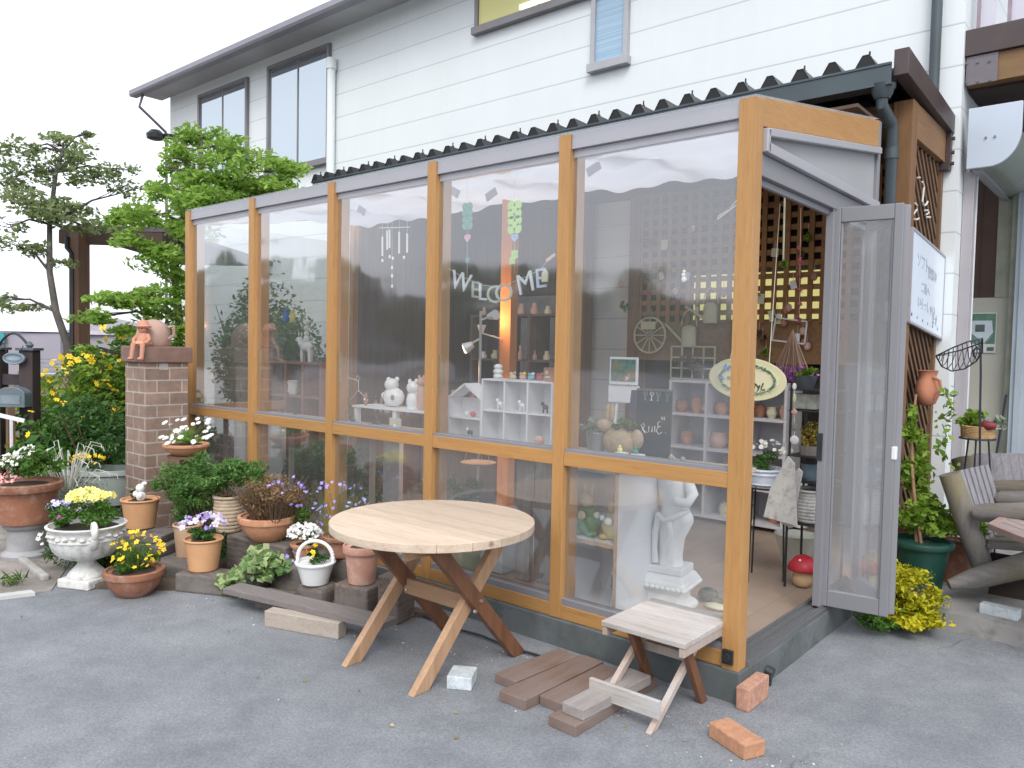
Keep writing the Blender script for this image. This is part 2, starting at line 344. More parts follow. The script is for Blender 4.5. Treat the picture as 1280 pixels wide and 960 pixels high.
def blooms(P, r, mb=None, up=.6, petals=5, c1=0, c2=1):
    """small flat flowers with petals (material c1) and a centre (c2)"""
    mb = mb or MB()
    for p in P:
        n_ = Vector(RNG.normal(size=3)*(1-up)+np.array([.25, -.5, .8])*up*1.2).normalized(); x = n_.orthogonal().normalized(); y = n_.cross(x); a0 = RNG.random()*6; q = r*(.75+.5*RNG.random()); p = Vector(p)
        mb.cur = c1
        for k in range(petals):
            a = a0+2*PI*k/petals; w_ = PI/petals*1.05; d0 = x*math.cos(a)+y*math.sin(a); da = x*math.cos(a-w_*.8)+y*math.sin(a-w_*.8); db = x*math.cos(a+w_*.8)+y*math.sin(a+w_*.8)
            mb.add([p, p+da*q*.75+n_*q*.1, p+d0*q+n_*q*.05, p+db*q*.75+n_*q*.1], [(0, 1, 2, 3)])
        mb.cur = c2; e = q*.28; pc = p+n_*q*.12
        mb.add([pc+x*e, pc+y*e, pc-x*e, pc-y*e], [(0, 1, 2, 3)])
    mb.cur = 0
    return mb
def bloom_parts(P, r, mats, parent, petals=5, up=.6):
    for p in P: blooms([p], r, None, up, petals).build('flower', mats, parent)
def inell(c, r, n, top=False):
    c = np.array(c, float); r = np.array(r if hasattr(r, '__len__') else (r, r, r), float)
    u = RNG.normal(size=(n, 3)); u /= np.linalg.norm(u, axis=1)[:, None]
    if top: u[:, 2] = np.abs(u[:, 2])
    return c+u*r*(RNG.random((n, 1))**.33*.35+.68)
# =================================================================== GROUND
YARD = True
m = MB(); m.add([(-500, -400, 0), (400, -400, 0), (400, 600, 0), (-500, 600, 0)], [(0, 1, 2, 3)])
m.build('ground', MATS['asphalt'], kind='structure')
GRAV = plain('path_gravel', (.27, .245, .225), 1, 0, .3, 3, .9, 120, (.16, .14, .12))
# gravel path at the left and the planting bed along the sunroom
wprism('path', GRAV, [(-3.93, -1.62), (-3.86, -1.3), (-4.4, -1.0), (-9, -.9), (-40, -4), (-40, -30), (-7, -14)], -.05, .006, kind='structure')
wprism('planting_bed', DIRT, [(-3.86, -1.22), (-3.55, -.98), (-3.2, -.66), (-2.5, -.33), (-1.75, -.02), (-4.9, -.02), (-5.0, 3.3), (-60, 30), (-60, -3.2), (-9, -.8), (-4.4, -.95)], -.05, .03, kind='structure')
wprism('kerb', plain('pale_kerb', (.50, .50, .49), .9, 0, .15, 4, .5, 60), [(-3.90, -1.40), (-3.83, -1.40), (-4.2, -2.5), (-5.4, -5.6), (-5.50, -5.6), (-4.27, -2.5)], -.05, .022, kind='structure')
wprism('porch', CONC2, [(.03, 1.86), (.45, 1.84), (3.5, 1.74), (6, 1.7), (6, 9), (.03, 9)], -.1, .10, kind='structure')
GR = leafmat('grass_blades', (.06, .13, .02), (.14, .24, .04))

YARD = False
# =================================================================== HOUSE
XH, YH = .075, 3.42
house = thing('house', 'two storey house with white horizontal siding and grey eaves behind the sunroom', 'house', (-6, YH, 0))
m = MB(); m.b2((-12, YH, 0), (XH, YH+.16, 5.79)); m.b2((-12, YH+.16, 0), (-11.84, 9, 5.79)); m.b2((XH-.16, YH+.16, 0), (XH, YH+.42, 5.79)); m.b2((XH-.16, YH+.42, 3.3), (XH, 9, 5.79))
m.build('wall', MATS['siding'], house)
SOF = plain('grey_soffit', (.46, .47, .50), .7, 0, .08, 2, .05)
m = MB(); m.add([(-12.35, 3.02, 5.80), (1.0, 3.02, 5.80), (1.0, 8, 7.4), (-12.35, 8, 7.4), (-12.35, 3.02, 5.86), (1.0, 3.02, 5.86), (1.0, 8, 7.5), (-12.35, 8, 7.5)], [(3, 2, 1, 0), (4, 5, 6, 7), (0, 1, 5, 4), (1, 2, 6, 5), (3, 7, 6, 2), (0, 4, 7, 3)])
m.b2((-12.3, 3.05, 5.75), (.9, 3.42, 5.785)); rf = m.build('roof', SOF, house)
m = MB(); prof = [(0, 0), (.11, 0), (.13, .03), (.13, .10), (.115, .10), (.115, .035), (.015, .015), (.015, .10), (0, .10)]
m.prism([(-p[0], p[1]) for p in prof], (-12.4, 3.03, 5.71), (0, 1, 0), (0, 0, 1), (13.3, 0, 0)); m.build('gutter', plain('grey_gutter', (.26, .26, .30), .45, .1, .1, 2, .05), house)
def house_window(x0, x1, z0, z1, pane, mull=True, deep=.05, frame_mat=None):
    fm = frame_mat or plain('window_bronze', (.20, .19, .20), .4, .3, .08, 3, .05); y = YH
    m = MB(); t_ = .05
    m.b2((x0, y-deep, z0), (x0+t_, y+.02, z1)); m.b2((x1-t_, y-deep, z0), (x1, y+.02, z1)); m.b2((x0+t_, y-deep, z1-t_), (x1-t_, y+.02, z1)); m.b2((x0-.02, y-deep-.03, z0-.03), (x1+.02, y+.02, z0+t_))
    f = m.build('window', fm, house, bevel=.003)
    xs = [(x0+t_, (x0+x1)/2-.005), ((x0+x1)/2+.02, x1-t_)] if mull else [(x0+t_, x1-t_)]
    if mull:
        q = MB(); xm = (x0+x1)/2; q.b2((xm-.005, y-.03, z0+t_), (xm+.02, y+.01, z1-t_)); q.build('sash_bar', fm, f)
    for a, b in xs: q = MB(); q.b2((a, y-.022, z0+t_), (b, y-.016, z1-t_)); q.build('pane', pane, f)
    return f
house_window(-10.98, -9.5, 3.95, 5.575, HGLASS); house_window(-8.96, -7.47, 4.03, 5.60, HGLASS)
# first-floor window with a ceiling lamp: the lit room's glow is put into the pane itself
t = NT('blind_blue'); f = t.noise(60, 2, .5, stretch=(.01, .01, 1)); t.l(t.ramp(f, [(.4, (.27, .41, .54)), (.6, (.36, .50, .62))]), t.b.inputs['Base Color']); t.set(Roughness=.25)
house_window(-3.21, -2.78, 4.33, 5.3, t.m, mull=False, frame_mat=plain('window_silver', (.40, .40, .43), .4, .2, .05, 3, .05))
house_window(-4.80, -3.0, 5.08, 5.6, emit('lit_room', (.36, .35, .15), .35), mull=True)
m = MB(); m.b2((-4.15, YH-.014-.02, 5.17), (-3.6, YH-.024, 5.215)); m.build('ceiling_lamp', emit('tube_light', (1, .97, .8), 4), house)
m = MB(); m.tube([(-7.38, YH-.07, 3.4), (-7.38, YH-.07, 5.30)], .055, 14); m.tube([(-7.38, YH-.07, 5.22), (-7.38, YH-.07, 5.36)], .068, 14); m.build('conduit_pipe', plain('pipe_white', (.72, .77, .78), .5, 0, .05, 3, .05), house, smooth=True)
m = MB(); m.tube([(-.10, YH-.06, 3.2), (-.10, YH-.06, 5.74)], .038, 12)
m.build('downpipe', GUT, house, smooth=True)
m = MB(); m.tube([(-12.1, 3.0, 5.71), (-12.12, 2.95, 5.5), (-12.03, 3.36, 5.15), (-12.03, 3.37, 4.9), (-12.03, 3.37, 0)], .024, 8); m.build('downpipe', plain('pipe_dark', (.10, .10, .11), .5), house, smooth=True)
fl = thing('floodlight', 'small black floodlight on the left corner of the house under the eaves', 'lamp', (-11.9, YH-.1, 5.0))
m = MB(); m.tube([(-11.75, YH, 5.02), (-11.8, YH-.2, 5.03)], .05, 8); m.build('bracket', BLK, fl, smooth=True)
m = MB(); m.lathe([(.09, 0), (.14, .02), (.15, .09), (.08, .16), (.02, .17)], (-11.9, YH-.3, 4.95), 14); m.build('lamp_head', BLK, fl, smooth=True)

# =================================================================== SUNROOM
W_, N_ = .9356, 6; ED = .076; ZT, ZR, ZB = 2.597, 1.043, .202; XL = -ED/2-5*W_-.034; D1 = 1.70; ZTD = 2.894
sun_r = thing('sunroom', 'glazed sunroom with orange timber posts on a low concrete plinth', 'sunroom', (-2.4, 0, 0))
m = MB(); m.b2((XL-.02, -.014, -.05), (.014, .12, .20)); m.b2((-.11, .12, -.05), (.014, D1+.08, .20)); m.b2((XL-.02, .12, -.05), (XL+.10, 3.4, .20)); m.build('plinth', CONC, sun_r, bevel=.006)
m = MB(); m.b2((XL+.1, .12, .0), (-.11, 3.41, .165)); m.build('floor', MATS['floor_tile'], sun_r)
for k in range(N_):
    xc = -ED/2-k*W_; hw = .034; m = MB()
    if k == 0: m.b2((-ED, 0, ZB-.004), (0, ED, ZT))
    else: m.b2((xc-hw, 0, ZB+.001), (xc+hw, .13, ZT-.002))
    m.build('post', OR, sun_r, bevel=.002)
zr0 = ZR-.072
for k in range(5):
    x1 = (-ED if k == 0 else -ED/2-k*W_+.034); x0 = -ED/2-(k+1)*W_+(.034)
    m = MB(); m.b2((x0, .004, zr0), (x1, .09, ZR-.004)); m.build('rail', ORX, sun_r, bevel=.002)
    m = MB(); m.b2((x0, .012, ZT-.075), (x1, .07, ZT+.002)); m.b2((x0, .03, ZT-.115), (x1, .06, ZT-.075)); m.build('head_trim', ALUP, sun_r, bevel=.002)
    m = MB(); m.b2((x0, .004, ZB), (x1, .09, ZB+.068)); m.build('sill', ORX, sun_r, bevel=.002)
    m = MB(); m.b2((x0, .010, ZB+.068), (x1, .075, ZB+.10)); m.build('sill_trim', ALU, sun_r); m = MB(); m.b2((x0, .010, ZR-.004), (x1, .075, ZR+.012)); m.build('rail_trim', ALU, sun_r)
    m = MB(); m.add([(x0, .032, ZR+.010), (x1, .032, ZR+.010), (x1, .032, ZT-.10), (x0, .032, ZT-.10)], [(0, 1, 2, 3)]); m.build('upper_pane', GLASS, sun_r)
    m = MB(); m.add([(x0, .032, ZB+.098), (x1, .032, ZB+.098), (x1, .032, zr0+.002), (x0, .032, zr0+.002)], [(0, 1, 2, 3)]); m.build('lower_pane', GLASS, sun_r)
# sloping end beam, gable infill and header over the door
e = lambda y: ZT+(ZTD-ZT)*y/D1
m = MB(); m.prism([(ED, e(ED)), (D1, e(D1)), (D1, e(D1)-.15), (ED, e(ED)-.12)], (-.07, 0, 0), (0, 1, 0), (0, 0, 1), (.068, 0, 0)); m.build('end_beam', ORY, sun_r, bevel=.002)
zA = 2.29; zS = 2.385
m = MB(); m.prism([(ED, zS), (ED, e(ED)-.125), (D1, e(D1)-.155), (D1, zS)], (-.05, 0, 0), (0, 1, 0), (0, 0, 1), (.03, 0, 0)); m.build('gable_panel', plain('panel_grey', (.33, .34, .35), .55, 0, .06, 2, .1), sun_r)
m = MB(); y0 = .095; m.bar((.005, y0, e(y0)-.145), (.005, D1, e(D1)-.175), .03, .035); m.bar((.005, y0, zS+.02), (.005, D1, zS+.02), .03, .045); m.bar((.005, y0, zS), (.005, y0, e(y0)-.13), .032, .03, up=(1, 0, 0)); m.build('gable_frame', ALUP, sun_r, bevel=.004)
m = MB(); m.b2((-.07, ED, zA), (-.006, D1, zS-.004)); m.b2((-.05, ED, zA-.03), (-.03, D1, zA)); m.build('door_header', ALU, sun_r, bevel=.003)
m = MB(); m.b2((-.07, D1, .2), (-.002, D1+.05, ZTD)); m.build('end_post', ALU, sun_r, bevel=.003)
m = MB(); m.b2((-.095, ED, .20), (.012, D1, .222)); m.b2((-.095, ED, .222), (-.080, D1, .236)); m.b2((-.012, ED, .222), (0, D1, .232)); m.b2((-.05, ED, .222), (-.042, D1, .230)); m.build('threshold', ALUD, sun_r)
m = MB(); m.add([(XL, -.01, ZT+.004), (0, -.01, ZT+.004), (0, D1, ZTD+.01), (XL, D1, ZTD+.01)], [(0, 1, 2, 3)]); m.build('roof_sheet', MATS['roof_sheet'], sun_r)
m = MB()
for k in range(6): x = -ED/2-k*W_; m.bar((x, .08, e(.08)-.04), (x, D1, e(D1)-.04), .04, .06)
m.bar((XL, D1, ZTD-.06), (-.07, D1, ZTD-.06), .06, .08); m.build('rafters', OR, sun_r)
# left end of the sunroom
m = MB(); m.b2((XL, 1.64, .2), (XL+.06, 1.70, ZTD)); m.b2((XL, .13, zr0), (XL+.05, 1.64, ZR)); m.prism([(.13, e(.13)-.12), (.13, e(.13)), (1.64, e(1.64)), (1.64, e(1.64)-.12)], (XL, 0, 0), (0, 1, 0), (0, 0, 1), (.05, 0, 0)); m.b2((XL, .13, .2), (XL+.05, 1.64, .27)); m.build('left_end_frame', OR, sun_r)
m = MB(); m.add([(XL+.024, .13, .27), (XL+.024, 1.64, .27), (XL+.024, 1.64, e(.13)-.1), (XL+.024, .13, e(.13)-.1)], [(0, 1, 2, 3)]); m.build('left_end_pane', GLASS, sun_r)
for c, n in (((-.045, -.004, .255), (0, -1, 0)), ):
    m = MB(); m.b2((-.068, -.014, .225), (-.022, .0, .285)); m.tube([(-.045, -.016, .256), (-.045, -.03, .256)], .018, 14); m.build('rail_guide', BLK, sun_r, smooth=True)
m = MB(); m.tube([(.014, .27, .13), (.045, .27, .12)], .026, 14); m.tube([(.034, .27, .10), (.03, .27, .02)], .008, 8); m.build('drain_pipe', BLK, sun_r, smooth=True)
# window latches on the inner posts
for k in (2, 3, 4):
    x = -ED/2-k*W_+.036
    m = MB(); m.b2((x-.0, .045, 1.30), (x+.008, .07, 1.50)); m.build('latch', plain('brass', (.45, .36, .18), .35, .7, .1, 3, 0), sun_r)

# sunshade cloth under the sunroom roof
m = MB(); NX, NY = 110, 14; vs_ = []
for i in range(NX+1):
    for j in range(NY+1):
        x = XL+.12+(abs(XL)-.22)*i/NX; y = .14+1.46*j/NY; u = j/NY
        bay = ((-x-ED/2)/W_) % 1; z = e(y)-.09-.035*math.sin(PI*bay)*(.4+.6*math.sin(PI*u))-.10*u**2+.014*math.sin(x*9+u*7)+.010*math.sin(x*23+u*11+1)+.012*math.sin(u*19+x*2)
        vs_.append((x, y, z))
m.add(vs_, [(i*(NY+1)+j, (i+1)*(NY+1)+j, (i+1)*(NY+1)+j+1, i*(NY+1)+j+1) for i in range(NX) for j in range(NY)])
m.build('sunshade_cloth', MATS['white_cloth'], smooth=60, label='white sunshade cloth hanging in folds under the sunroom roof', cat='sunshade')

# folding door, half open
door = thing('folding_door', 'grey aluminium glazed folding door standing open at the end of the sunroom', 'door', (0, 1.06, .22))
def leaf(p0, p1, z0, z1, hinge):
    p0, p1 = Vector((p0[0], p0[1], 0)), Vector((p1[0], p1[1], 0)); d = (p1-p0).normalized(); n_ = Vector((0, 0, 1)).cross(d); L = (p1-p0).length; m = MB(); R = Matrix((d, n_, Vector((0, 0, 1)))).transposed()
    def bx(u0, u1, a, b, w_=.034): m.box(p0+d*(u0+u1)/2+Vector((0, 0, (a+b)/2)), (u1-u0, w_, b-a), R)
    bx(0, .042, z0, z1); bx(L-.042, L, z0, z1); bx(.042, L-.042, z0, z0+.085, .03); bx(.042, L-.042, z1-.075, z1, .03); bx(.042, .052, z0+.085, z1-.075, .02); bx(L-.052, L-.042, z0+.085, z1-.075, .02)
    f = m.build('door_leaf', ALU, door, bevel=.004)
    q = MB(); a_ = p0+d*.045; b_ = p1-d*.045; q.add([a_+Vector((0, 0, z0+.083)), b_+Vector((0, 0, z0+.083)), b_+Vector((0, 0, z1-.073)), a_+Vector((0, 0, z1-.073))], [(0, 1, 2, 3)]); q.build('pane', GLASS2, f)
    return f
f1 = leaf((-.03, 1.06), (.30, 1.10), .232, 2.30, 0); f2 = leaf((.305, 1.145), (.03, 1.46), .232, 2.30, 1)
m = MB(); m.b2((-.045, 1.0, .235), (-.005, 1.05, 2.275)); m.build('jamb_profile', ALU, door, bevel=.003)
m = MB(); m.b2((-.035, 1.02, 2.28), (-.012, 1.055, 2.36)); m.build('top_roller', plain('steel', (.6, .6, .6), .3, .8, .05, 3, 0), door, bevel=.002)
m = MB(); m.b2((.290, 1.078, 1.03), (.312, 1.11, 1.095)); m.build('latch', WHITEP, f1, bevel=.004)
m = MB(); m.b2((-.047, .992, 1.0), (-.02, 1.0, 1.14)); m.build('lock_plate', BLK, f1)

# =================================================================== PERGOLA STRUCTURE (brown timber, corrugated roof)
perg = thing('pergola', 'brown timber lean-to with black corrugated metal roof between sunroom and house', 'pergola', (0, 2.48, 0))
for x in (-.12, -2.62, -4.9):
    m = MB(); m.b2((x, 2.42 if x > -1 else 3.25, 0), (x+.12, 2.54 if x > -1 else 3.37, 3.2)); m.build('post', BROWN, perg, bevel=.004)
m = MB(); m.b2((-.115, 2.54, 2.976), (-.003, 3.41, 3.20)); m.build('beam', BROWNX, perg, bevel=.003)
m = MB(); m.b2((-5.9, 2.44, 3.02), (-.122, 2.53, 3.20)); m.build('beam', wood('brown_timber_long', (.12, .06, .03), (.19, .10, .05), 0), perg, bevel=.003)
PIT, RH = .205, .085; x = .0; pts = []
nr = 29
for k in range(nr):
    x0 = -.08-k*PIT; pts += [(x0, 0), (x0-.055, 0), (x0-.105, RH), (x0-.145, RH), (x0-.195, 0)]
prof = [(a, b+.004) for a, b in pts]+[(a, b) for a, b in pts][::-1]
m = MB(); n = len(pts)
def rp(a, b, y): return (a, y, 3.335+b+(y-2.1)*(-.02))
vv = [rp(a, b, 2.08) for a, b in pts]+[rp(a, b, 3.41) for a, b in pts]
m.add(vv, [(i, i+1, n+i+1, n+i) for i in range(n-1)]); m.cur = 1
for k in range(nr):
    xc = -.08-k*PIT-.125
    m.add([(xc-.068, 2.085, 3.337), (xc+.068, 2.085, 3.337), (xc+.02, 2.085, 3.335+RH), (xc-.02, 2.085, 3.335+RH)], [(0, 1, 2, 3)])
    if k % 2 == 0: m.tube([(xc, 2.16, 3.3), (xc, 2.16, 3.335+RH+.045)], .006, 6); m.tube([(xc, 2.16, 3.335+RH), (xc, 2.16, 3.335+RH+.012)], .014, 6)
m.build('corrugated_roof', [BLK, plain('black_cap', (.012, .012, .014), .7)], perg)
m = MB(); m.b2((-5.95, 2.06, 3.205), (-.045, 2.17, 3.215)); m.b2((-5.95, 2.055, 3.205), (-.045, 2.065, 3.335)); m.b2((-5.95, 2.165, 3.205), (-.045, 2.175, 3.335)); m.b2((-5.95, 2.048, 3.322), (-.045, 2.067, 3.338)); m.build('gutter', GUT, perg, bevel=.002)
m = MB(); m.lathe([(.075, 3.225), (.06, 3.17), (.045, 3.14)], (-.11, 2.12, 0), 16)
m.tube([(-.11, 2.12, 3.15), (-.11, 2.12, 3.10), (-.085, 2.25, 3.02), (-.085, 2.28, 2.95), (-.085, 2.28, .05)], .036, 14); m.tube([(-.085, 2.28, 2.80), (-.085, 2.28, 2.87)], .042, 14); m.build('downpipe', GUT, perg, smooth=True)
# barge box dropping slightly towards the house
def z1(y): return 3.417-(y-2.18)*.073
m = MB(); m.prism([(2.10, z1(2.1)), (3.79, z1(3.79)), (3.79, z1(3.79)-.13), (2.10, z1(2.1)-.16)], (-.045, 0, 0), (0, 1, 0), (0, 0, 1), (.085, 0, 0)); m.build('barge_board', DKBROWN, perg, bevel=.004)
m = MB(); m.b2((.0, 3.36, 2.93), (.03, 3.415, 3.2)); m.b2((-.07, 3.33, 2.92), (.03, 3.415, 2.975))
for z in (3.05, 2.97, 3.15): m.tube([(.03, 3.39, z), (.05, 3.39, z)], .014, 6)
m.build('beam_bracket', DKBROWN, perg)
# diagonal lattice on the side, with its frame strip
def slats(y0, y1, z0, z1, x, step, w_, th, sgn):
    m = MB(); c = y0-(z1-z0)
    while c < y1+(z1-z0):
        ya, za, yb, zb = (c, z0, c+(z1-z0), z1) if sgn > 0 else (c, z1, c+(z1-z0), z0)
        def clip(y): return za+(zb-za)*(y-ya)/(yb-ya)
        a, b = max(ya, y0), min(yb, y1)
        if b-a > .05: m.bar((x, a, clip(a)), (x, b, clip(b)), th, w_, up=(0, -sgn*.7, .7))
        c += step
    return m
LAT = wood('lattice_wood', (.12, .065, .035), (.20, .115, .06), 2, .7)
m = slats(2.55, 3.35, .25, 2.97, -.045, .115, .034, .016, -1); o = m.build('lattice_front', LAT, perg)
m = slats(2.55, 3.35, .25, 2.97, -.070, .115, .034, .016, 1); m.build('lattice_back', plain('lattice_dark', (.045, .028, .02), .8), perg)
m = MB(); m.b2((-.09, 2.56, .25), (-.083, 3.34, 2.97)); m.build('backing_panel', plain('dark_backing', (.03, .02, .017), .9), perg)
m = MB(); m.b2((-.085, 3.35, .1), (-.02, 3.41, 2.95)); m.build('lattice_frame', LAT, perg)

# grid lattice, beam and shop back wall inside
GRID = wood('grid_wood_lamplit', (.26, .125, .045), (.36, .185, .07), 0, .7)  # warm lamp light on the trellis is put into this brighter brown
gx0, gx1, gz0, gz1 = -2.50, -.13, 1.80, 3.10
gl = thing('grid_trellis', 'brown square grid trellis on the back wall inside the sunroom', 'trellis', (-1.3, 3.28, 1.5))
m = MB(); n = 24; p_ = (gx1-gx0)/n
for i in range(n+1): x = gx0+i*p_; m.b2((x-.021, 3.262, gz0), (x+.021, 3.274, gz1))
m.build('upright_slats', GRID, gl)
m = MB(); r_ = int((gz1-gz0)/p_)
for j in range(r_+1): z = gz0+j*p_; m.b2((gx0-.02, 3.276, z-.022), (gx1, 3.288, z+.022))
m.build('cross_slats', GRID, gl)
m = MB(); m.b2((gx0-.02, 3.25, 1.47), (gx1+.0, 3.30, 1.79)); m.build('bottom_board', BROWNX, gl)
DKW = plain('dark_wall', (.035, .026, .02), .9)
m = MB(); m.b2((-1.25, 3.37, .17), (-.125, 3.388, 1.46)); m.build('dark_backdrop', plain('backdrop_dark', (.05, .035, .028), .8), gl)  # dark board added to darken the back wall behind the iron rack
m = MB(); m.b2((gx0, 3.392, 1.2), (-.125, 3.402, 3.14)); m.build('backing_board', DKW, gl)
hw = thing('lit_window', 'dim yellow lit window seen through the square grid trellis', 'window', (-1.4, 3.38, 2.0))
m = MB(); m.b2((-2.0, 3.372, 1.84), (-.86, 3.384, 2.24)); m.build('pane', emit('yellow_light', (.62, .60, .24), .5), hw)
m = MB(); m.b2((-2.06, 3.366, 2.24), (-.8, 3.386, 2.28)); m.b2((-2.06, 3.366, 1.80), (-.8, 3.386, 1.84)); m.b2((-2.06, 3.366, 1.84), (-2.0, 3.386, 2.24)); m.b2((-.86, 3.366, 1.84), (-.8, 3.386, 2.24)); m.build('frame', ALU, hw)

# =================================================================== RIGHT SIDE: terrace roof end, recess, balcony
ter = thing('terrace_roof', 'pale terrace canopy with curved side plate at the right of the house', 'canopy', (.2, 3.5, 3))
c0 = A(1211, 136, Y=3.45); c1 = A(1279, 128, Y=3.45); c2 = A(1211, 211, Y=3.45); wx = c1.x-c0.x; hz = c0.z-c2.z
arc = [(0, 0), (0, -hz)]+[(wx*(.42+.58*math.sin(a)), -hz*.0-hz*(.45+.55*math.cos(a))) for a in [i*PI/2/10 for i in range(11)]]+[(wx, 0)]
m = MB(); m.prism(arc, (c0.x, 3.45, c0.z), (1, 0, 0), (0, 0, 1), (0, .03, 0)); m.build('side_plate', plain('pale_blue_plate', (.50, .57, .66), .4, 0, .05, 2, .05), ter, bevel=.004)
for u in (.35, .52): m = MB(); m.tube([(c0.x+wx*u, 3.452, c0.z-hz*.52), (c0.x+wx*u, 3.44, c0.z-hz*.52)], .008, 8); m.build('screw', ALU, ter)
inner = arc[1:-1]; m = MB(); o = [(p[0]*.97, p[1]*.97) for p in inner]; nn = len(o)
m.add([(c0.x+p[0], 3.48, c0.z+p[1]) for p in o]+[(c0.x+p[0], 6.8, c0.z+p[1]) for p in o], [(i, i+1, nn+i+1, nn+i) for i in range(nn-1)]); m.build('curved_sheet', plain('canopy_underside', (.30, .33, .29), .35, 0, .2, 1.5, .1), ter, smooth=60)
m = MB(); m.bar((XH+.10, 3.5, c2.z+.02), (XH+.10, 6.5, c2.z+.02), .05, .06); m.build('rail', ALUP, ter)
pc = A(1215, 400, Y=3.72)
m = MB(); m.b2((XH+.002, 3.60, .1), (XH+.075, 3.70, c2.z+.01)); m.build('post', plain('grey_mauve_metal', (.40, .38, .40), .4, .2, .05, 3, .05), ter, bevel=.003)
m = MB(); m.b2((XH+.076, 3.69, .1), (XH+.082, 3.71, c2.z)); m.build('edge_strip', WHITEP, ter)
rec = thing('back_entrance', 'cream and brown back wall of the recess beside the house', 'wall', (.4, 4.9, 0))
xa = A(1205, 400, Y=4.9).x-.4; xb = A(1262, 400, Y=4.9).x
zb = A(1240, 372, Y=4.9).z
m = MB(); m.b2((xa, 4.9, .1), (xb, 5.0, zb)); m.build('lower_wall', plain('cream_wall', (.46, .45, .38), .7, 0, .05, 2, .1), rec)
m = MB(); m.b2((xa, 4.91, zb), (xb-.12, 5.0, 3.3)); m.b2((xa+.5, 4.905, zb), (xa+.508, 4.912, 3.3)); m.build('upper_panel', plain('dark_brown_panel', (.085, .045, .03), .6, 0, .3, 1.3, .1), rec)
m = MB(); m.b2((xb-.12, 4.89, zb), (xb, 5.0, 3.3)); m.b2((xb, 4.8, .1), (xb+.05, 4.9, 3.3)); m.build('frame', plain('olive_frame', (.33, .33, .25), .5), rec)
m = MB(); m.b2((xb+.05, 4.72, .1), (xb+.085, 4.8, 3.3)); m.b2((xb+.085, 4.7, .1), (xb+.13, 4.76, 3.3)); m.b2((xb+.13, 4.74, .1), (xb+1.6, 4.75, 3.3)); m.build('sliding_door', plain('door_blue_grey', (.42, .48, .54), .3, .1, .08, 2, .05), rec)
# poster
pt = thing('poster', 'framed poster of a white house model on the cream recess wall', 'poster', A(1228, 415, Y=4.885))
p0, p1 = A(1209, 391, Y=4.885), A(1244, 441, Y=4.885)
m = MB(); m.b2((p0.x, 4.885, p1.z), (p1.x, 4.895, p0.z)); m.build('sheet', plain('poster_paper', (.62, .64, .60), .5, 0, .03, 3, 0), pt)
ww, hh = p1.x-p0.x, p0.z-p1.z; o = (p0.x, 4.883, p0.z); ux, uz = (ww, 0, 0), (0, 0, -hh)
m = MB(); m.prism([(.03, .03), (.97, .03), (.97, .50), (.62, .78), (.03, .52)], o, ux, uz, (0, .001, 0)); m.prism([(.03, .521), (.6, .781), (.03, .781)], o, ux, uz, (0, .001, 0)); m.prism([(.97, .501), (.97, .781), (.64, .781)], o, ux, uz, (0, .001, 0)); m.build('picture', plain('poster_green', (.10, .20, .15), .5, 0, .5, 8, 0), pt)
m = MB(); m.prism([(.2, .2), (.85, .2), (.90, .50), (.62, .76), (.10, .48)], (p0.x, 4.881, p0.z), ux, uz, (0, .001, 0)); m.build('pictured_house', plain('poster_white', (.55, .62, .66), .5, 0, .1, 10, 0), pt)
m = MB(); m.prism([(.3, .3), (.62, .3), (.62, .48), (.3, .48)], (p0.x, 4.879, p0.z), ux, uz, (0, .001, 0)); m.build('pictured_window', plain('poster_dark', (.10, .12, .12), .5, 0, .4, 20, 0), pt); m = MB(); m.prism([(.72, .86), (.95, .86), (.95, .95), (.72, .95)], (p0.x, 4.879, p0.z), ux, uz, (0, .001, 0)); m.build('printed_mark', plain('poster_dark', (.10, .12, .12), .5, 0, .4, 20, 0), pt)
# balcony
bal = thing('balcony', 'dark brown balcony beam with pale vertical rail panels at the upper right', 'balcony', (.5, 3.6, 3.5))
b0 = A(1201, 42, Y=3.5); b1 = A(1201, 74, Y=3.5); b2_ = A(1204, 108, Y=3.5)
m = MB(); m.b2((XH+.0, 3.46, b1.z), (3.0, 3.56, b0.z)); m.build('fascia', DKBROWN, bal, bevel=.004)
m = MB(); m.b2((XH+.01, 3.49, b2_.z), (3.0, 3.60, b1.z-.003)); m.build('timber_beam', wood('timber_ochre', (.16, .09, .035), (.24, .14, .06), 0), bal)
m = MB(); m.b2((XH+.01, 3.478, b2_.z-.006), (A(1247, 90, Y=3.48).x, 3.488, b1.z-.005))
for px in (1208, 1222, 1237):
    for py in (80, 104):
        q = A(px, py-(px-1208)*.12, Y=3.48); m.tube([(q.x, 3.478, q.z), (q.x, 3.466, q.z)], .008, 6)
m.build('joint_plate', plain('joint_plate', (.17, .15, .17), .45, .2, .1, 3, .05), bal)
m = MB(); m.b2((XH+.01, 3.6, b2_.z-.02), (3, 9, b1.z)); m.build('deck', plain('deck_dark', (.05, .035, .03), .9), bal)
for xa_, xb_ in ((1228, 1245), (1263, 1281)):
    q0, q1 = A(xa_, 20, Y=3.62), A(xb_, 20, Y=3.62); m = MB(); m.b2((q0.x, 3.6, b0.z), (q1.x, 3.61, b0.z+.9)); m.build('rail_panel', plain('rail_panel_lilac', (.58, .58, .66), .5, 0, .03, 3, 0), bal)
for px in (1222, 1260): q0 = A(px, 20, Y=3.6); m = MB(); m.b2((q0.x, 3.57, b0.z), (q0.x+.022, 3.6, b0.z+.9)); m.build('rail_post', plain('rail_mauve', (.30, .24, .28), .5), bal)
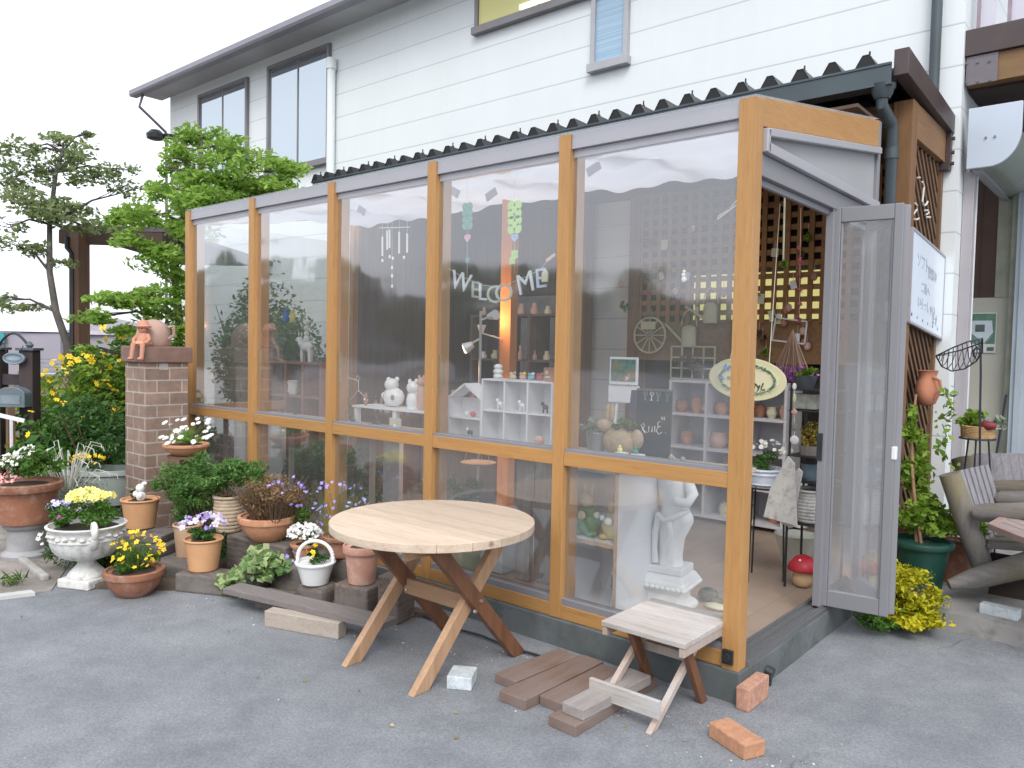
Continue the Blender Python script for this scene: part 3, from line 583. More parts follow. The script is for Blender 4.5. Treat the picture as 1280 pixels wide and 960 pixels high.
# =================================================================== OUTDOOR OBJECTS
YARD = True
TBL = wood('table_wood', (.46, .365, .275), (.61, .505, .40), 0, .6, .7, knots=True)
TLEG = wood('leg_wood', (.40, .24, .14), (.56, .36, .22), 2, .55, .9, knots=True)
TLEGD = wood('dark_leg_wood', (.13, .055, .028), (.25, .115, .06), 2, .5, .9, knots=True)
WEATH = wood('weathered_wood', (.34, .305, .28), (.55, .51, .475), 0, .75, 1.2, grey=(.47, .455, .45))
WEATHL = wood('weathered_leg', (.36, .27, .21), (.52, .41, .33), 2, .7, 1, grey=(.46, .42, .40))
PLK = wood('brown_plank', (.15, .10, .08), (.24, .165, .13), 1, .7, 1, grey=(.21, .16, .14))
GREYP = wood('grey_plank', (.17, .155, .15), (.24, .215, .205), 0, .75, 1)
SLEEP = wood('old_sleeper', (.05, .04, .034), (.23, .195, .17), 0, .95, 1.5, grey=(.19, .175, .165))
SLEEPY = wood('old_sleeper_end', (.055, .04, .034), (.27, .21, .17), 1, .95, 1.5, grey=(.20, .185, .175))

# round table
tc_ = (-1.40, -.44); RT = .50
tb = thing('round_table', 'round plank topped wooden table on crossed legs in front of the sunroom', 'table', (tc_[0], tc_[1], 0))
m = MB(); seams = [-RT, -.335, -.20, -.055, .085, .225, .36, RT]
for a, b in zip(seams[:-1], seams[1:]):
    g = .0016; a2, b2_ = max(a+g, -RT+1e-4), min(b-g, RT-1e-4); n = 18; X = lambda v: math.sqrt(max(RT*RT-v*v, 0))
    ys = [a2+(b2_-a2)*i/n for i in range(n+1)]; poly = [(X(y), y) for y in ys]+[(-X(y), y) for y in ys[::-1]]
    pl = []; [pl.append(p) for p in poly if not pl or (abs(p[0]-pl[-1][0])+abs(p[1]-pl[-1][1])) > 1e-5]
    m.prism(pl, (tc_[0], tc_[1], .660), (1, 0, 0), (0, 1, 0), (0, 0, .038))
m.build('table_top', TBL, tb, bevel=.002)
for xo in (-1.64, -1.165):
    s_ = 1 if xo < -1.5 else -1
    def leg(x, ya, yb, mat):
        m = MB(); hw_ = .046; m.prism([(ya-hw_, 0), (ya+hw_*1.1, 0), (yb+hw_*1.1, .658), (yb-hw_, .658)], (x, 0, 0), (0, 1, 0), (0, 0, 1), (.038, 0, 0)); return m.build('leg', mat, tb, bevel=.003)
    leg(xo-.019, -.745, -.155, TLEG); leg(xo+.021, -.10, -.70, TLEGD)
    m = MB(); m.b2((xo-.058, -.80, .60), (xo-.021, -.08, .655)); m.build('cross_batten', TLEG, tb, bevel=.003)
    for z in (.31, .35): m = MB(); m.tube([(xo+.058, -.425+(z-.33), z), (xo+.068, -.425+(z-.33), z)], .009, 8); m.build('bolt', plain('zinc_bolt', (.6, .6, .58), .35, .8, .1, 5, 0), tb)
m = MB(); m.b2((-1.60, -.445, .29), (-1.185, -.405, .37)); m.build('stretcher', wood('stretcher_wood', (.30, .17, .09), (.44, .27, .16), 0, .5), tb, bevel=.003)

# weathered stool
sx0, sx1, sy0, sy1, sz = -.545, -.135, -.225, .225, .345
stl = thing('stool', 'small weathered square stool with crossed legs beside the sunroom corner', 'stool', ((sx0+sx1)/2, 0, 0))
m = MB(); nb = 4; bw = (sy1-sy0)/nb
for i in range(nb): y = sy0+i*bw; m.b2((sx0, y+.002, sz-.022), (sx1, y+bw-.002, sz))
m.build('seat', WEATH, stl, bevel=.002)
for x in (sx0+.004, sx1-.028): m = MB(); m.b2((x, sy0+.006, sz-.062), (x+.024, sy1-.006, sz-.0225)); m.build('batten', WEATHL, stl, bevel=.002)
for x, q in ((sx0+.075, 1), (sx1-.075, -1)):
    def sleg(x, ya, yb, mat): m = MB(); h = .027; m.prism([(ya-h, 0), (ya+h, 0), (yb+h, sz-.024), (yb-h, sz-.024)], (x, 0, 0), (0, 1, 0), (0, 0, 1), (.026, 0, 0)); m.build('leg', mat, stl, bevel=.002)
    sleg(x-.013+q*.028*0, -.345, .12, WEATHL); sleg(x+.015, .05, -.14, TLEGD)
m = MB(); m.b2((sx0+.03, -.352, .06), (sx1-.04, -.332, .135)); m.build('front_stretcher', WEATH, stl, bevel=.002)
m = MB(); m.b2((sx0+.10, -.02, .185), (sx1-.10, .005, .225)); m.build('stretcher', WEATHL, stl, bevel=.002)
m = MB(); m.b2((sx0+.06, sy0+.10, sz-.06), (sx1-.06, sy0+.128, sz-.024)); m.build('seat_batten', wood('orange_batten', (.42, .22, .12), (.55, .32, .19), 0), stl)

# boards lying on the asphalt
def board(label, pts4, z0, z1, mat, group=None):
    m = MB(); m.prism([(p[0], p[1]) for p in pts4], (0, 0, z0), (1, 0, 0), (0, 1, 0), (0, 0, z1-z0))
    c = (sum(p[0] for p in pts4)/4, sum(p[1] for p in pts4)/4, z0)
    return m.build('wooden_board', mat, None, bevel=.003, label=label, cat='board', group=group, loc=c)
G = 'loose brown boards on the asphalt'
board('brown board lying farthest left in the row of boards beside the stool', [(-.985, -.43), (-.855, -.435), (-.82, .0), (-.955, .02)], 0, .045, PLK, G)
board('longest brown board, second in the row between table and stool', [(-.845, -.56), (-.700, -.556), (-.69, .03), (-.812, .03)], 0, .047, PLK, G)
board('brown board third in the row with its end over an orange chip', [(-.692, -.468), (-.563, -.472), (-.545, .0), (-.682, .0)], 0, .045, PLK, G)
board('lowest brown board that carries the grey board beside the stool', [(-.549, -.59), (-.408, -.597), (-.405, .04), (-.535, .04)], 0, .045, PLK, G)
board('grey weathered board stacked on top of a brown board by the stool', [(-.522, -.535), (-.412, -.540), (-.385, -.05), (-.505, -.04)], .046, .09, wood('grey_board', (.28, .255, .25), (.38, .35, .34), 1), G)
m = MB(); R = rotz(.15); P0 = Vector((-2.25, -.59, .108)); dv = (Vector((-1.70, -.45, 0))-Vector((-2.83, -.69, 0))); m.bar((-2.83, -.69, .105), (-1.70, -.45, .105), .135, .034)
m.build('long_plank', GREYP, bevel=.003, label='long grey plank laid across a beam beside the flower pots', cat='plank', loc=(-2.26, -.57, .09))
m = MB(); m.bar((-2.40, -.715, .044), (-1.95, -.56, .044), .075, .088)
m.build('wooden_beam', wood('pale_beam', (.40, .34, .29), (.50, .44, .38), 0), bevel=.004, label='short pale squared beam under the long grey plank', cat='beam', loc=(-2.18, -.64, 0))
m = MB(); m.bar((-2.72, -.56, .044), (-2.52, -.50, .044), .12, .088)
m.build('support_block', SLEEP, bevel=.005, label='dark wood offcut holding up the left end of the long grey plank', cat='block', loc=(-2.62, -.53, 0))
# bricks, stones
RB = plain('red_brick', (.42, .22, .15), .95, 0, .22, 22, .9, 40, (.52, .36, .29)); RB2 = plain('orange_brick', (.45, .235, .135), .95, 0, .2, 26, .9, 40, (.36, .18, .11))
m = MB(); m.bar((-.012, .082, .051), (-.012, .300, .051), .062, .102, up=(0, 0, 1)); m.build('brick', RB, bevel=.006, label='weathered red brick standing on edge against the plinth corner', cat='brick', loc=(0, .19, 0))
m = MB(); a, b = Vector((-.01+.02, -.19, .031)), Vector((.19, -.26, .031)); m.bar((.002, -.178, .031), (.192, -.262, .031), .105, .062); m.build('brick', RB2, bevel=.006, label='clean orange brick lying flat on the asphalt in front', cat='brick', loc=(.09, -.22, 0))
MARB = plain('marble_block', (.52, .57, .60), .6, 0, .2, 20, .4, 50, (.36, .42, .46))
m = MB(); m.box((-1.085, -.545, .03), (.115, .13, .06), rotz(.55)); m.build('stone_block', MARB, bevel=.004, label='small pale blue grey stone block on the asphalt under the table edge', cat='stone', loc=(-1.085, -.545, 0))
m = MB(); m.box((.66, 1.99, .128), (.19, .075, .056), rotz(-.1)); m.build('stone_block', MARB, bevel=.004, label='small pale stone block on the edge of the concrete porch', cat='stone', loc=(.66, 1.99, .1))

# hose / black cable along plinth
m = MB(); m.tube([(-1.95+.09*i, -.05+.012*math.sin(i*1.3)-.02, .012) for i in range(13)], .007, 6); m.build('cable', BLK, smooth=True, label='black cable lying along the foot of the plinth', cat='cable', loc=(-1.4, -.06, 0))

# ---- brick pillar
pil = thing('brick_pillar', 'square brown brick pillar with flat capping at the left end of the sunroom', 'pillar', (-4.80, -.21, 0))
m = MB(); m.b2((-4.975, -.375, 0), (-4.625, -.035, 1.385)); m.build('shaft', MATS['pillar_brick'], pil, bevel=.006)
m = MB(); m.b2((-5.0, -.40, 1.385), (-4.60, -.01, 1.51)); m.build('cap', plain('cap_brick', (.20, .125, .10), .85, 0, .2, 8, .5, 50), pil, bevel=.008)
m = MB(); m.b2((-4.626, -.27, 1.33), (-4.622, -.2, 1.38)); m.build('lime_stain', plain('lime_stain', (.42, .40, .38), .9), pil)
# clay dome pot and clay doll
CLAY = plain('pale_clay', (.40, .27, .22), .85, 0, .15, 8, .3, 50); CLAYO = plain('orange_clay', (.50, .235, .16), .7, 0, .12, 8, .2, 50)
dc = A(192, 431, X=-4.78); 
dome = thing('clay_dome_pot', 'round topped pale clay pot standing on the pillar cap behind the doll', 'pot', (dc.x, dc.y, 1.51))
m = MB(); m.lathe([(.115, 0), (.125, .02), (.128, .08), (.118, .13), (.095, .17), (.06, .198), (.02, .21)], (dc.x, dc.y, 1.511), 28); m.build('body', CLAY, dome, smooth=True)
m = MB(); m.tube([(dc.x+.10, dc.y+.07, 1.66), (dc.x+.13, dc.y+.10, 1.67), (dc.x+.13, dc.y+.10, 1.60), (dc.x+.10, dc.y+.07, 1.57)], .014, 8); m.build('handle', CLAY, dome, smooth=True)
dl = A(180, 433, X=-4.68); dl = Vector((dl.x, -.385, 1.511))
dl = Vector((-4.66, -.375, 1.511))
doll = thing('clay_doll', 'orange clay doll with a wide hat sitting on the front edge of the pillar cap', 'figurine', tuple(dl))
F_ = Vector((.55, -.83, 0)); Sd = Vector((.83, .55, 0))       # facing direction and side
def dp(s, f_, z): return dl+Sd*s+F_*f_+Vector((0, 0, z))
m = MB(); m.lathe([(.050, 0), (.055, .03), (.040, .07), (.026, .10), (.02, .11)], dp(0, 0, 0), 16)
for s_ in (-1, 1):
    m.tube([dp(s_*.035, .0, .085), dp(s_*.062, .02, .05), dp(s_*.05, .05, .02)], [.018, .016, .013], 8)
    m.tube([dp(s_*.03, .03, .018), dp(s_*.038, .07, .012), dp(s_*.04, .08, -.05), dp(s_*.04, .085, -.085)], [.020, .019, .017, .016], 8); m.ell(dp(s_*.04, .10, -.095), (.018, .024, .014))
m.ell(dp(0, .005, .13), (.036, .036, .036)); m.build('body', CLAYO, doll, smooth=True)
m = MB(); m.lathe([(.055, .0), (.058, .01), (.045, .022), (.036, .042), (.018, .056), (.003, .06)], dp(0, 0, .142), 18); m.build('hat', CLAYO, doll, smooth=True)
m = MB()
for s_ in (-1, 1): m.ell(dp(s_*.012, .036, .132), .005, 6, 5)
m.build('eyes', BLK, doll)
m = MB(); m.lathe([(.060, .0), (.062, .012), (.05, .02)], dp(0, .004, .015), 16, flute=.12, nf=9); m.build('skirt_frill', plain('pale_orange_clay', (.70, .36, .22), .7), doll, smooth=True)

# ---- timber blocks that carry the pots
def block(label, a, b, z0, z1, w_, mat=SLEEP, rough=.012, group='old timber blocks under the flower pots'):
    a, b = Vector(a), Vector(b); m = MB(); m.bar((a.x, a.y, (z0+z1)/2), (b.x, b.y, (z0+z1)/2), w_, z1-z0)
    return m.build('timber_block', mat, None, bevel=rough, label=label, cat='timber block', group=group, loc=((a.x+b.x)/2, (a.y+b.y)/2, z0))
block('dark weathered timber block under the pot of violet pansies', (-3.36, -.71), (-3.03, -.54), 0, .115, .19)
block('low dark timber between the white urn and the pansy pot', (-3.75, -.68), (-3.44, -.56), 0, .10, .2)
block('dark timber block in front of the ivy with sawn end', (-2.92, -.36), (-2.62, -.29), .0, .2, .16)
block('squat timber block with rounded grey face under the white basket', (-2.60, -.34), (-2.40, -.29), 0, .125, .18, rough=.03)
block('sawn timber block showing its end grain under the pink clay pot', (-2.37, -.22), (-2.13, -.17), 0, .155, .20, SLEEPY)
block('upright dark timber stump behind the round table leg', (-2.03, -.19), (-1.89, -.16), 0, .26, .17, SLEEPY)
block('timber block under the wide bowl of dry brown plants', (-3.42, -.30), (-2.86, -.22), 0, .275, .2)
block('timber block under the ribbed clay pot', (-3.85, -.20), (-3.52, -.16), 0, .225, .16)
block('timber block half hidden under the purple flowered pot', (-2.75, -.13), (-2.30, -.10), 0, .25, .12)
for i, (z0, z1) in enumerate(((0, .14), (.142, .27), (.272, .40))):
    block(('bottom', 'middle', 'topmost')[i]+' dark timber of the wall stacked behind the ribbed pot', (-4.25+i*.05, -.30-i*.0), (-3.78-i*.02, -.08), z0, z1, .16, group='dark timbers stacked beside the pillar')
STONE = plain('dark_slab', (.13, .115, .11), .9, 0, .3, 7, .5, 50, (.2, .18, .17))
for i, (z0, z1, r) in enumerate(((0, .075, .30), (.077, .145, .27), (.147, .20, .24))):
    c = (-4.20+.05*(2-i), -.60-.02*(2-i)); m = MB(); m.box((c[0], c[1], (z0+z1)/2), (r*1.9, r*1.1, z1-z0), rotz(.35+.12*i)); m.build('stone_slab', STONE, bevel=.008, label=('lowest', 'middle', 'uppermost')[i]+' dark slab of the stepped stack beneath the cherub pot', cat='slab', group='stacked dark stone slabs', loc=(c[0], c[1], z0))

# ---- pots
TERRA = plain('terracotta', (.50, .235, .125), .85, 0, .14, 9, .3, 50, (.58, .36, .25)); TERRAO = plain('orange_terracotta', (.60, .33, .17), .8, 0, .1, 7, .2, 50)
TERRAP = plain('pink_terracotta', (.50, .27, .20), .9, 0, .14, 7, .3, 50, (.56, .42, .36)); TERRAD = plain('brown_terracotta', (.27, .115, .065), .7, 0, .25, 6, .25, 50, (.36, .22, .17))
def potprof(r, h, kind):
    if kind == 'std': return [(r*.66, 0), (r*.70, .004), (r*.86, h*.76), (r*.86, h*.80), (r*.985, h*.81), (r, h*.84), (r, h*.97), (r*.97, h), (r*.90, h), (r*.88, h*.93), (0.001, h*.92)]
    if kind == 'smooth': return [(r*.68, 0), (r*.73, h*.03), (r*.92, h*.93), (r*.97, h*.94), (r*1.0, h*.965), (r*.98, h), (r*.90, h), (r*.88, h*.93), (0.001, h*.92)]
    if kind == 'bowl': return [(r*.50, 0), (r*.56, h*.05), (r*.80, h*.35), (r*.91, h*.68), (r*.92, h*.74), (r*.99, h*.76), (r, h*.82), (r*.99, h*.97), (r*.95, h), (r*.88, h), (r*.86, h*.92), (0.001, h*.9)]
    if kind == 'rib':
        p = [(r*.72, 0)]; n = 9
        for i in range(n): z = h*(.04+.86*i/n); b = r*(.78+.2*math.sin(PI*min(1, (i+2)/n)*.75)); p += [(b*.965, z), (b, z+h*.03), (b, z+h*.06), (b*.965, z+h*.088)]
        return p+[(r*.95, h*.93), (r, h*.95), (r*.98, h), (r*.86, h), (r*.84, h*.92), (.001, h*.9)]
def pot(name, label, cat, c, r, h, kind, mat, group=None, soil=True, flute=0, nf=0, n=32):
    t_ = thing(name, label, cat, tuple(c), group); m = MB(); m.lathe(potprof(r, h, kind), c, n, flute, nf); m.build('pot', mat, t_, smooth=35)
    if soil: m = MB(); m.lathe([(r*.86, h*.90), (r*.5, h*.94), (.001, h*.95)], c, 16); m.build('soil', SOIL, t_)
    return t_
LG = leafmat('leaf_green', (.05, .13, .02), (.13, .27, .05)); LD = leafmat('leaf_dark', (.035, .095, .028), (.085, .19, .05)); LY = leafmat('leaf_yellowgreen', (.14, .26, .03), (.30, .44, .07))
LBR = leafmat('leaf_brown', (.16, .095, .05), (.36, .24, .14), .2); LV = leafmat('leaf_variegated', (.12, .27, .09), (.55, .64, .36)); LS = leafmat('leaf_silver', (.26, .32, .27), (.48, .53, .46))
PY = plain('petal_yellow', (.85, .60, .02), .6, 0, .1, 20, 0); PLY = plain('petal_lemon', (.88, .84, .28), .6, 0, .1, 20, 0); PW = plain('petal_white', (.85, .85, .83), .6, 0, .05, 20, 0)
PV = plain('petal_violet', (.36, .28, .72), .6, 0, .35, 30, 0); PL = plain('petal_lilac', (.62, .58, .85), .6, 0, .2, 30, 0); PO = plain('petal_orange', (.88, .42, .03), .6, 0, .1, 20, 0); PK = plain('petal_pink', (.72, .32, .30), .6, 0, .15, 20, 0); PM = plain('petal_magenta', (.5, .06, .4), .6, 0, .1, 20, 0)
SIL = plain('silver_stem', (.50, .52, .46), .8, 0, .1, 20, 0); STM = plain('green_stem', (.09, .16, .04), .8, 0, .2, 20, 0); TW = plain('brown_twig', (.14, .085, .05), .8, 0, .2, 20, 0)
PB = 'potted plants in front of the sunroom'
def stems(c, n, r, h, rad=.0022, lean=.5, base=.3):
    m = MB()
    for i in range(n):
        a = RNG.random()*2*PI; q = r*math.sqrt(RNG.random()); p0 = Vector((c[0]+q*base*math.cos(a), c[1]+q*base*math.sin(a), c[2])); hh = h*(.6+.5*RNG.random()); p2 = Vector((c[0]+q*math.cos(a), c[1]+q*math.sin(a), c[2]+hh)); p1 = (p0+p2)/2+Vector((0, 0, hh*.15)); m.tube([p0, p1, p2], [rad, rad*.8, rad*.5], 4)
    return m

# big brown pot on a stone pedestal
c = Vector((-4.83, -1.13, .25))
pd = thing('stone_pedestal', 'grey cylindrical stone pedestal under the large brown pot', 'pedestal', (c.x, c.y, 0)); m = MB(); m.lathe([(.15, 0), (.155, .03), (.12, .06), (.115, .20), (.14, .225), (.14, .248)], (c.x, c.y, 0), 24); m.build('pedestal', plain('grey_stone', (.30, .30, .31), .9, 0, .25, 6, .5, 40), pd, smooth=35)
p = pot('flower_pot', 'large brown glazed pot with white and pink flowers on a stone pedestal', 'potted plant', c, .24, .29, 'std', TERRAD, PB)
L = Leaves(); L.blob((c.x+.05, c.y+.03, c.z+.42), (.20, .22, .14), 900, .045, .3, .45); L.build('foliage', LG, p)
m = MB(); m.cur = 0; blooms(inell((c.x-.07, c.y-.06, c.z+.40), (.15, .14, .09), 60, True), .017, m); m.build('white_flowers', [PW, PLY], p)
m = blooms(inell((c.x-.08, c.y-.10, c.z+.30), (.14, .12, .05), 60, True), .016); m.build('pink_flowers', [PK, PW], p)
bloom_parts(inell((c.x+.12, c.y+.0, c.z+.50), (.08, .1, .05), 9, True), .022, [PW, PLY], p)

# classical urn
c = Vector((-3.845, -1.10, 0)); R_ = .225
u = thing('stone_urn', 'white classical stone urn on a square foot planted with yellow and violet flowers', 'urn', tuple(c), PB)
URN = plain('urn_stone', (.66, .66, .64), .85, 0, .1, 9, .7, 30, (.42, .41, .38))
m = MB(); m.box((c.x, c.y, .03), (.235, .235, .058), rotz(.45)); m.build('plinth', URN, u, bevel=.01)
m = MB(); m.lathe([(.110, .060), (.112, .072), (.10, .09), (.075, .115), (.058, .135), (.052, .15), (.056, .158), (.056, .165)], c, 32); m.build('foot', URN, u, smooth=50)
m = MB(); m.lathe([(.055, .165), (.10, .176), (.15, .195), (.183, .228), (.200, .27), (.205, .30)], c, 64, .03, 20); m.build('fluted_bowl', URN, u, smooth=80)
m = MB(); m.lathe([(.205, .300), (.214, .304), (.214, .313), (.203, .318), (.205, .345), (.212, .368), (.228, .378), (.232, .388), (.215, .393), (.205, .375), (.19, .36), (.001, .355)], c, 48); m.build('rim', URN, u, smooth=50)
m = MB()
for i in range(26): a = 2*PI*i/26; m.ell((c.x+.208*math.cos(a), c.y+.208*math.sin(a), .334+.008*math.sin(i*2)), (.020, .020, .011), 8, 5)
m.build('garland', URN, u, smooth=80)
for s_ in (1, -1):
    d = Vector((math.cos(-.22), math.sin(-.22), 0))*s_; m = MB(); pts = []
    for i in range(26): a = -1.2+i*.34; q = .052*(1-i/32); pts.append(c+d*(.255+q*math.cos(a))+Vector((0, 0, .395+q*math.sin(a))))
    m.tube(pts, [.020-.0004*i for i in range(26)], 8); m.tube([c+d*.19+Vector((0, 0, .29)), c+d*.235+Vector((0, 0, .29)), c+d*.272+Vector((0, 0, .315)), c+d*.285+Vector((0, 0, .36))], [.016, .024, .026, .02], 8); m.build('handle', URN, u, smooth=80)
m = MB(); m.lathe([(.19, .362), (.001, .375)], c, 20); m.build('soil', SOIL, u)
L = Leaves(); L.blob((c.x+.02, c.y, .45), (.22, .2, .09), 900, .035, .3, .35, 18); L.blob((c.x+.12, c.y+.06, .47), (.09, .09, .09), 500, .03, .2, .25, 8); L.blob((c.x-.16, c.y-.12, .42), (.10, .09, .10), 350, .028, .3, .5, 8); L.build('foliage', LG, u)
m = blooms(inell((c.x-.015, c.y+.01, .555), (.13, .10, .045), 110, True), .024, petals=6); m.build('yellow_flowers', [PLY, PLY], u)
m = blooms(inell((c.x+.12, c.y+.08, .56), (.06, .05, .03), 24, True), .02, petals=6); m.build('yellow_side_flowers', [PLY, PO], u)
m = blooms(inell((c.x-.17, c.y-.10, .46), (.07, .07, .07), 34, True), .02); m.build('lilac_flowers', [PL, PV], u)
m = blooms([(c.x+.02, c.y-.17, .46), (c.x+.03, c.y-.16, .45)], .02); m.build('magenta_flower', [PM, PM], u)

# brown bowl of yellow violas
c = Vector((-3.44, -.985, 0))
p = pot('flower_bowl', 'brown clay bowl of small yellow flowers on the asphalt beside the urn', 'potted plant', c, .175, .16, 'bowl', TERRAD, PB)
L = Leaves(); L.blob((c.x, c.y, .20), (.16, .16, .07), 600, .028, .2, .35, 14); L.blob((c.x+.03, c.y, .25), (.13, .13, .09), 300, .03, 0, .2); L.build('foliage', LG, p)
m = stems((c.x, c.y, .14), 70, .15, .20); m.build('stems', STM, p)
bloom_parts(inell((c.x+.02, c.y, .28), (.17, .16, .11), 70, False), .016, [PY, PO], p)

# pot with cherub
c = Vector((-4.30, -.56, .205))
p = pot('flower_pot', 'orange clay pot holding a small white cherub on the stepped stack', 'potted plant', c, .135, .21, 'smooth', TERRAO, PB)
L = Leaves(); L.blob((c.x-.04, c.y-.02, c.z+.22), (.09, .09, .05), 200, .035, .3, .5, 6); L.build('foliage', LG, p)
ch = Vector((c.x+.03, c.y-.01, c.z+.195)); q = thing('cherub_figurine', 'small white cherub figurine sitting inside the orange clay pot', 'figurine', tuple(ch))
m = MB(); m.ell(ch+Vector((0, 0, .035)), (.038, .032, .038)); m.ell(ch+Vector((.0, -.005, .095)), (.030, .030, .031)); m.ell(ch+Vector((-.035, -.02, .05)), (.014, .022, .024)); m.ell(ch+Vector((.035, -.02, .05)), (.014, .022, .024)); m.ell(ch+Vector((0, .025, .125)), (.02, .02, .014))
m.build('body', PLAST, q, smooth=80)

# viola pot and the pale pot behind it
c = Vector((-3.27, -.63, .117))
p = pot('flower_pot', 'orange clay pot of violet and white pansies on a timber block', 'potted plant', c, .122, .20, 'smooth', TERRAO, PB)
L = Leaves(); L.blob((c.x, c.y, c.z+.23), (.12, .12, .06), 550, .03, .3, .5, 12); L.build('foliage', LD, p)
P_ = inell((c.x, c.y, c.z+.28), (.14, .14, .075), 46, True); bloom_parts(P_[:30], .022, [PL, PY], p); bloom_parts(P_[30:], .022, [PV, PO], p)
c = Vector((-3.72, -.50, .07)); p = pot('flower_pot', 'pale narrow clay pot half hidden behind the pansy pot', 'potted plant', c, .10, .245, 'smooth', plain('pale_terracotta', (.58, .38, .24), .8, 0, .1, 7, .2, 50), PB)
L = Leaves(); L.blob((c.x, c.y, c.z+.26), (.09, .09, .05), 200, .03, .3, .5, 6); L.build('foliage', LD, p)
# daisies bowl on a post
c = Vector((-4.20, -.27, .715))
st = thing('plant_stand', 'slim dark wooden stand under the bowl of white daisies', 'stand', (c.x, c.y, 0)); m = MB()
m.lathe([(.05, .03), (.045, .69), (.13, .695), (.13, .713)], (c.x, c.y, 0), 12); m.build('post', TW, st)
p = pot('flower_bowl', 'shallow clay bowl of white daisies raised beside the brick pillar', 'potted plant', c, .165, .085, 'bowl', TERRA, PB)
L = Leaves(); L.blob((c.x, c.y, c.z+.13), (.12, .12, .06), 900, .028, .1, .25, 12, hollow=0); L.build('foliage', leafmat('leaf_fresh', (.16, .33, .05), (.28, .5, .12)), p)
P_ = [(c.x+.17*math.cos(a)*(.8+.3*RNG.random()), c.y+.17*math.sin(a)*(.8+.3*RNG.random()), c.z+.10+.16*RNG.random()) for a in RNG.random(34)*2*PI]; bloom_parts(P_, .022, [PW, PLY], p, 9, .8)
m = stems((c.x, c.y, c.z+.06), 30, .17, .16); m.build('stems', STM, p)
for dx in (-.02, .03): pass
# big feathery shrub
c = Vector((-3.92, -.28, .30)); sh = thing('feathery_shrub', 'big soft dark green shrub spilling between the pillar and the pots', 'shrub', (c.x, c.y, .0))
L = Leaves(); L.blob((c.x-.0, c.y-.02, .58), (.44, .20, .18), 5200, .034, .35, .28, 42, .30); L.blob((c.x+.35, c.y+.05, .66), (.30, .16, .12), 2600, .034, .35, .28, 24, .34); L.blob((c.x-.05, c.y-.12, .42), (.28, .16, .14), 1800, .034, .35, .28, 18, .34); L.blob((c.x-.40, c.y-.02, .50), (.20, .16, .20), 1800, .034, .35, .28, 20, .32); L.blob((c.x+.62, c.y+.06, .60), (.16, .12, .16), 900, .034, .35, .28, 14, .32); L.build('foliage', leafmat('leaf_fern', (.085, .20, .05), (.20, .38, .11)), sh)
m = stems((c.x, c.y, .05), 40, .40, .62, .004, base=.25); m.build('stems', TW, sh)
# ribbed pot
c = Vector((-3.66, -.24, .226)); p = pot('ribbed_pot', 'beige ribbed clay pot with sparse stems in front of the lower panes', 'potted plant', c, .105, .26, 'rib', plain('beige_clay', (.48, .38, .28), .85, 0, .2, 9, .3, 50, (.34, .27, .2)), PB)
m = stems((c.x, c.y, c.z+.2), 12, .08, .12); m.build('stems', TW, p)
# brown bowl with dry plant
c = Vector((-3.10, -.28, .277)); p = pot('flower_bowl', 'wide clay bowl of dry brownish bushy plants', 'potted plant', c, .19, .16, 'bowl', TERRA, PB)
m = stems((c.x+.05, c.y, c.z+.13), 160, .30, .26, .0025, base=.45); m.build('stems', TW, p)
L = Leaves(); L.blob((c.x+.04, c.y, c.z+.29), (.30, .22, .13), 3200, .022, .1, .4, 40, .28); L.build('foliage', LBR, p)
bloom_parts(inell((c.x+.22, c.y, c.z+.34), (.18, .12, .1), 30), .012, [PV, PL], p)
# ivy
c = Vector((-2.86, -.50, .03)); p = pot('ivy_pot', 'dark pot overflowing with pale variegated ivy beside the grey plank', 'potted plant', c, .10, .13, 'std', plain('dark_pot', (.05, .045, .04), .7), PB)
L = Leaves(); L.blob((c.x, c.y, c.z+.17), (.22, .17, .10), 520, .055, .5, .85, 26, .35); L.blob((c.x-.05, c.y-.12, c.z+.06), (.18, .08, .08), 150, .055, .5, .85, 10, .4); L.build('foliage', LV, p)
# white basket planter
c = Vector((-2.50, -.34, .128)); bk = thing('basket_planter', 'white ceramic basket with a tall loop handle planted with pansies', 'potted plant', tuple(c), PB)
m = MB(); m.lathe([(.072, 0), (.078, .004), (.105, .10), (.110, .115), (.119, .120), (.121, .130), (.113, .136), (.10, .132), (.096, .12), (.001, .118)], c, 32); m.build('basket', WHITEG, bk, smooth=40)
hx = Vector((.80, .6, 0)); m = MB(); N = 22; m.tube([c+hx*.108*math.cos(PI*i/N)+Vector((0, 0, .128+.125*math.sin(PI*i/N)**.8)) for i in range(N+1)], .011, 8)
for i in range(1, N): a = PI*i/N; m.ell(c+hx*.108*math.cos(a)+Vector((0, 0, .128+.125*math.sin(a)**.8)), (.0135, .0135, .010), 8, 5)
m.build('handle', WHITEG, bk, smooth=80)
L = Leaves(); L.blob((c.x, c.y, c.z+.16), (.09, .09, .05), 260, .026, .2, .5, 9); L.build('foliage', LD, bk); bloom_parts([(c.x+.03, c.y-.04, c.z+.20), (c.x+.045, c.y-.05, c.z+.18), (c.x-.04, c.y-.03, c.z+.19), (c.x+.0, c.y+.0, c.z+.23)], .02, [PY, PO], bk)
# alyssum
c = Vector((-2.78, -.22, .22)); p = pot('flower_pot', 'cushion of tiny white flowers behind the white basket', 'potted plant', (c.x, c.y, c.z-.02), .09, .10, 'std', TERRA, PB)
L = Leaves(); L.blob((c.x+.02, c.y, c.z+.10), (.11, .1, .06), 300, .02, .2, .5, 8); L.build('foliage', LD, p)
m = blooms(inell((c.x+.01, c.y-.01, c.z+.13), (.12, .10, .075), 230, True), .011, petals=4); m.build('flowers', [PW, PW], p, kind='stuff')
m = blooms(inell((c.x+.04, c.y-.07, c.z+.0), (.09, .06, .05), 20), .014); m.build('lower_flowers', [PV, PL], p)
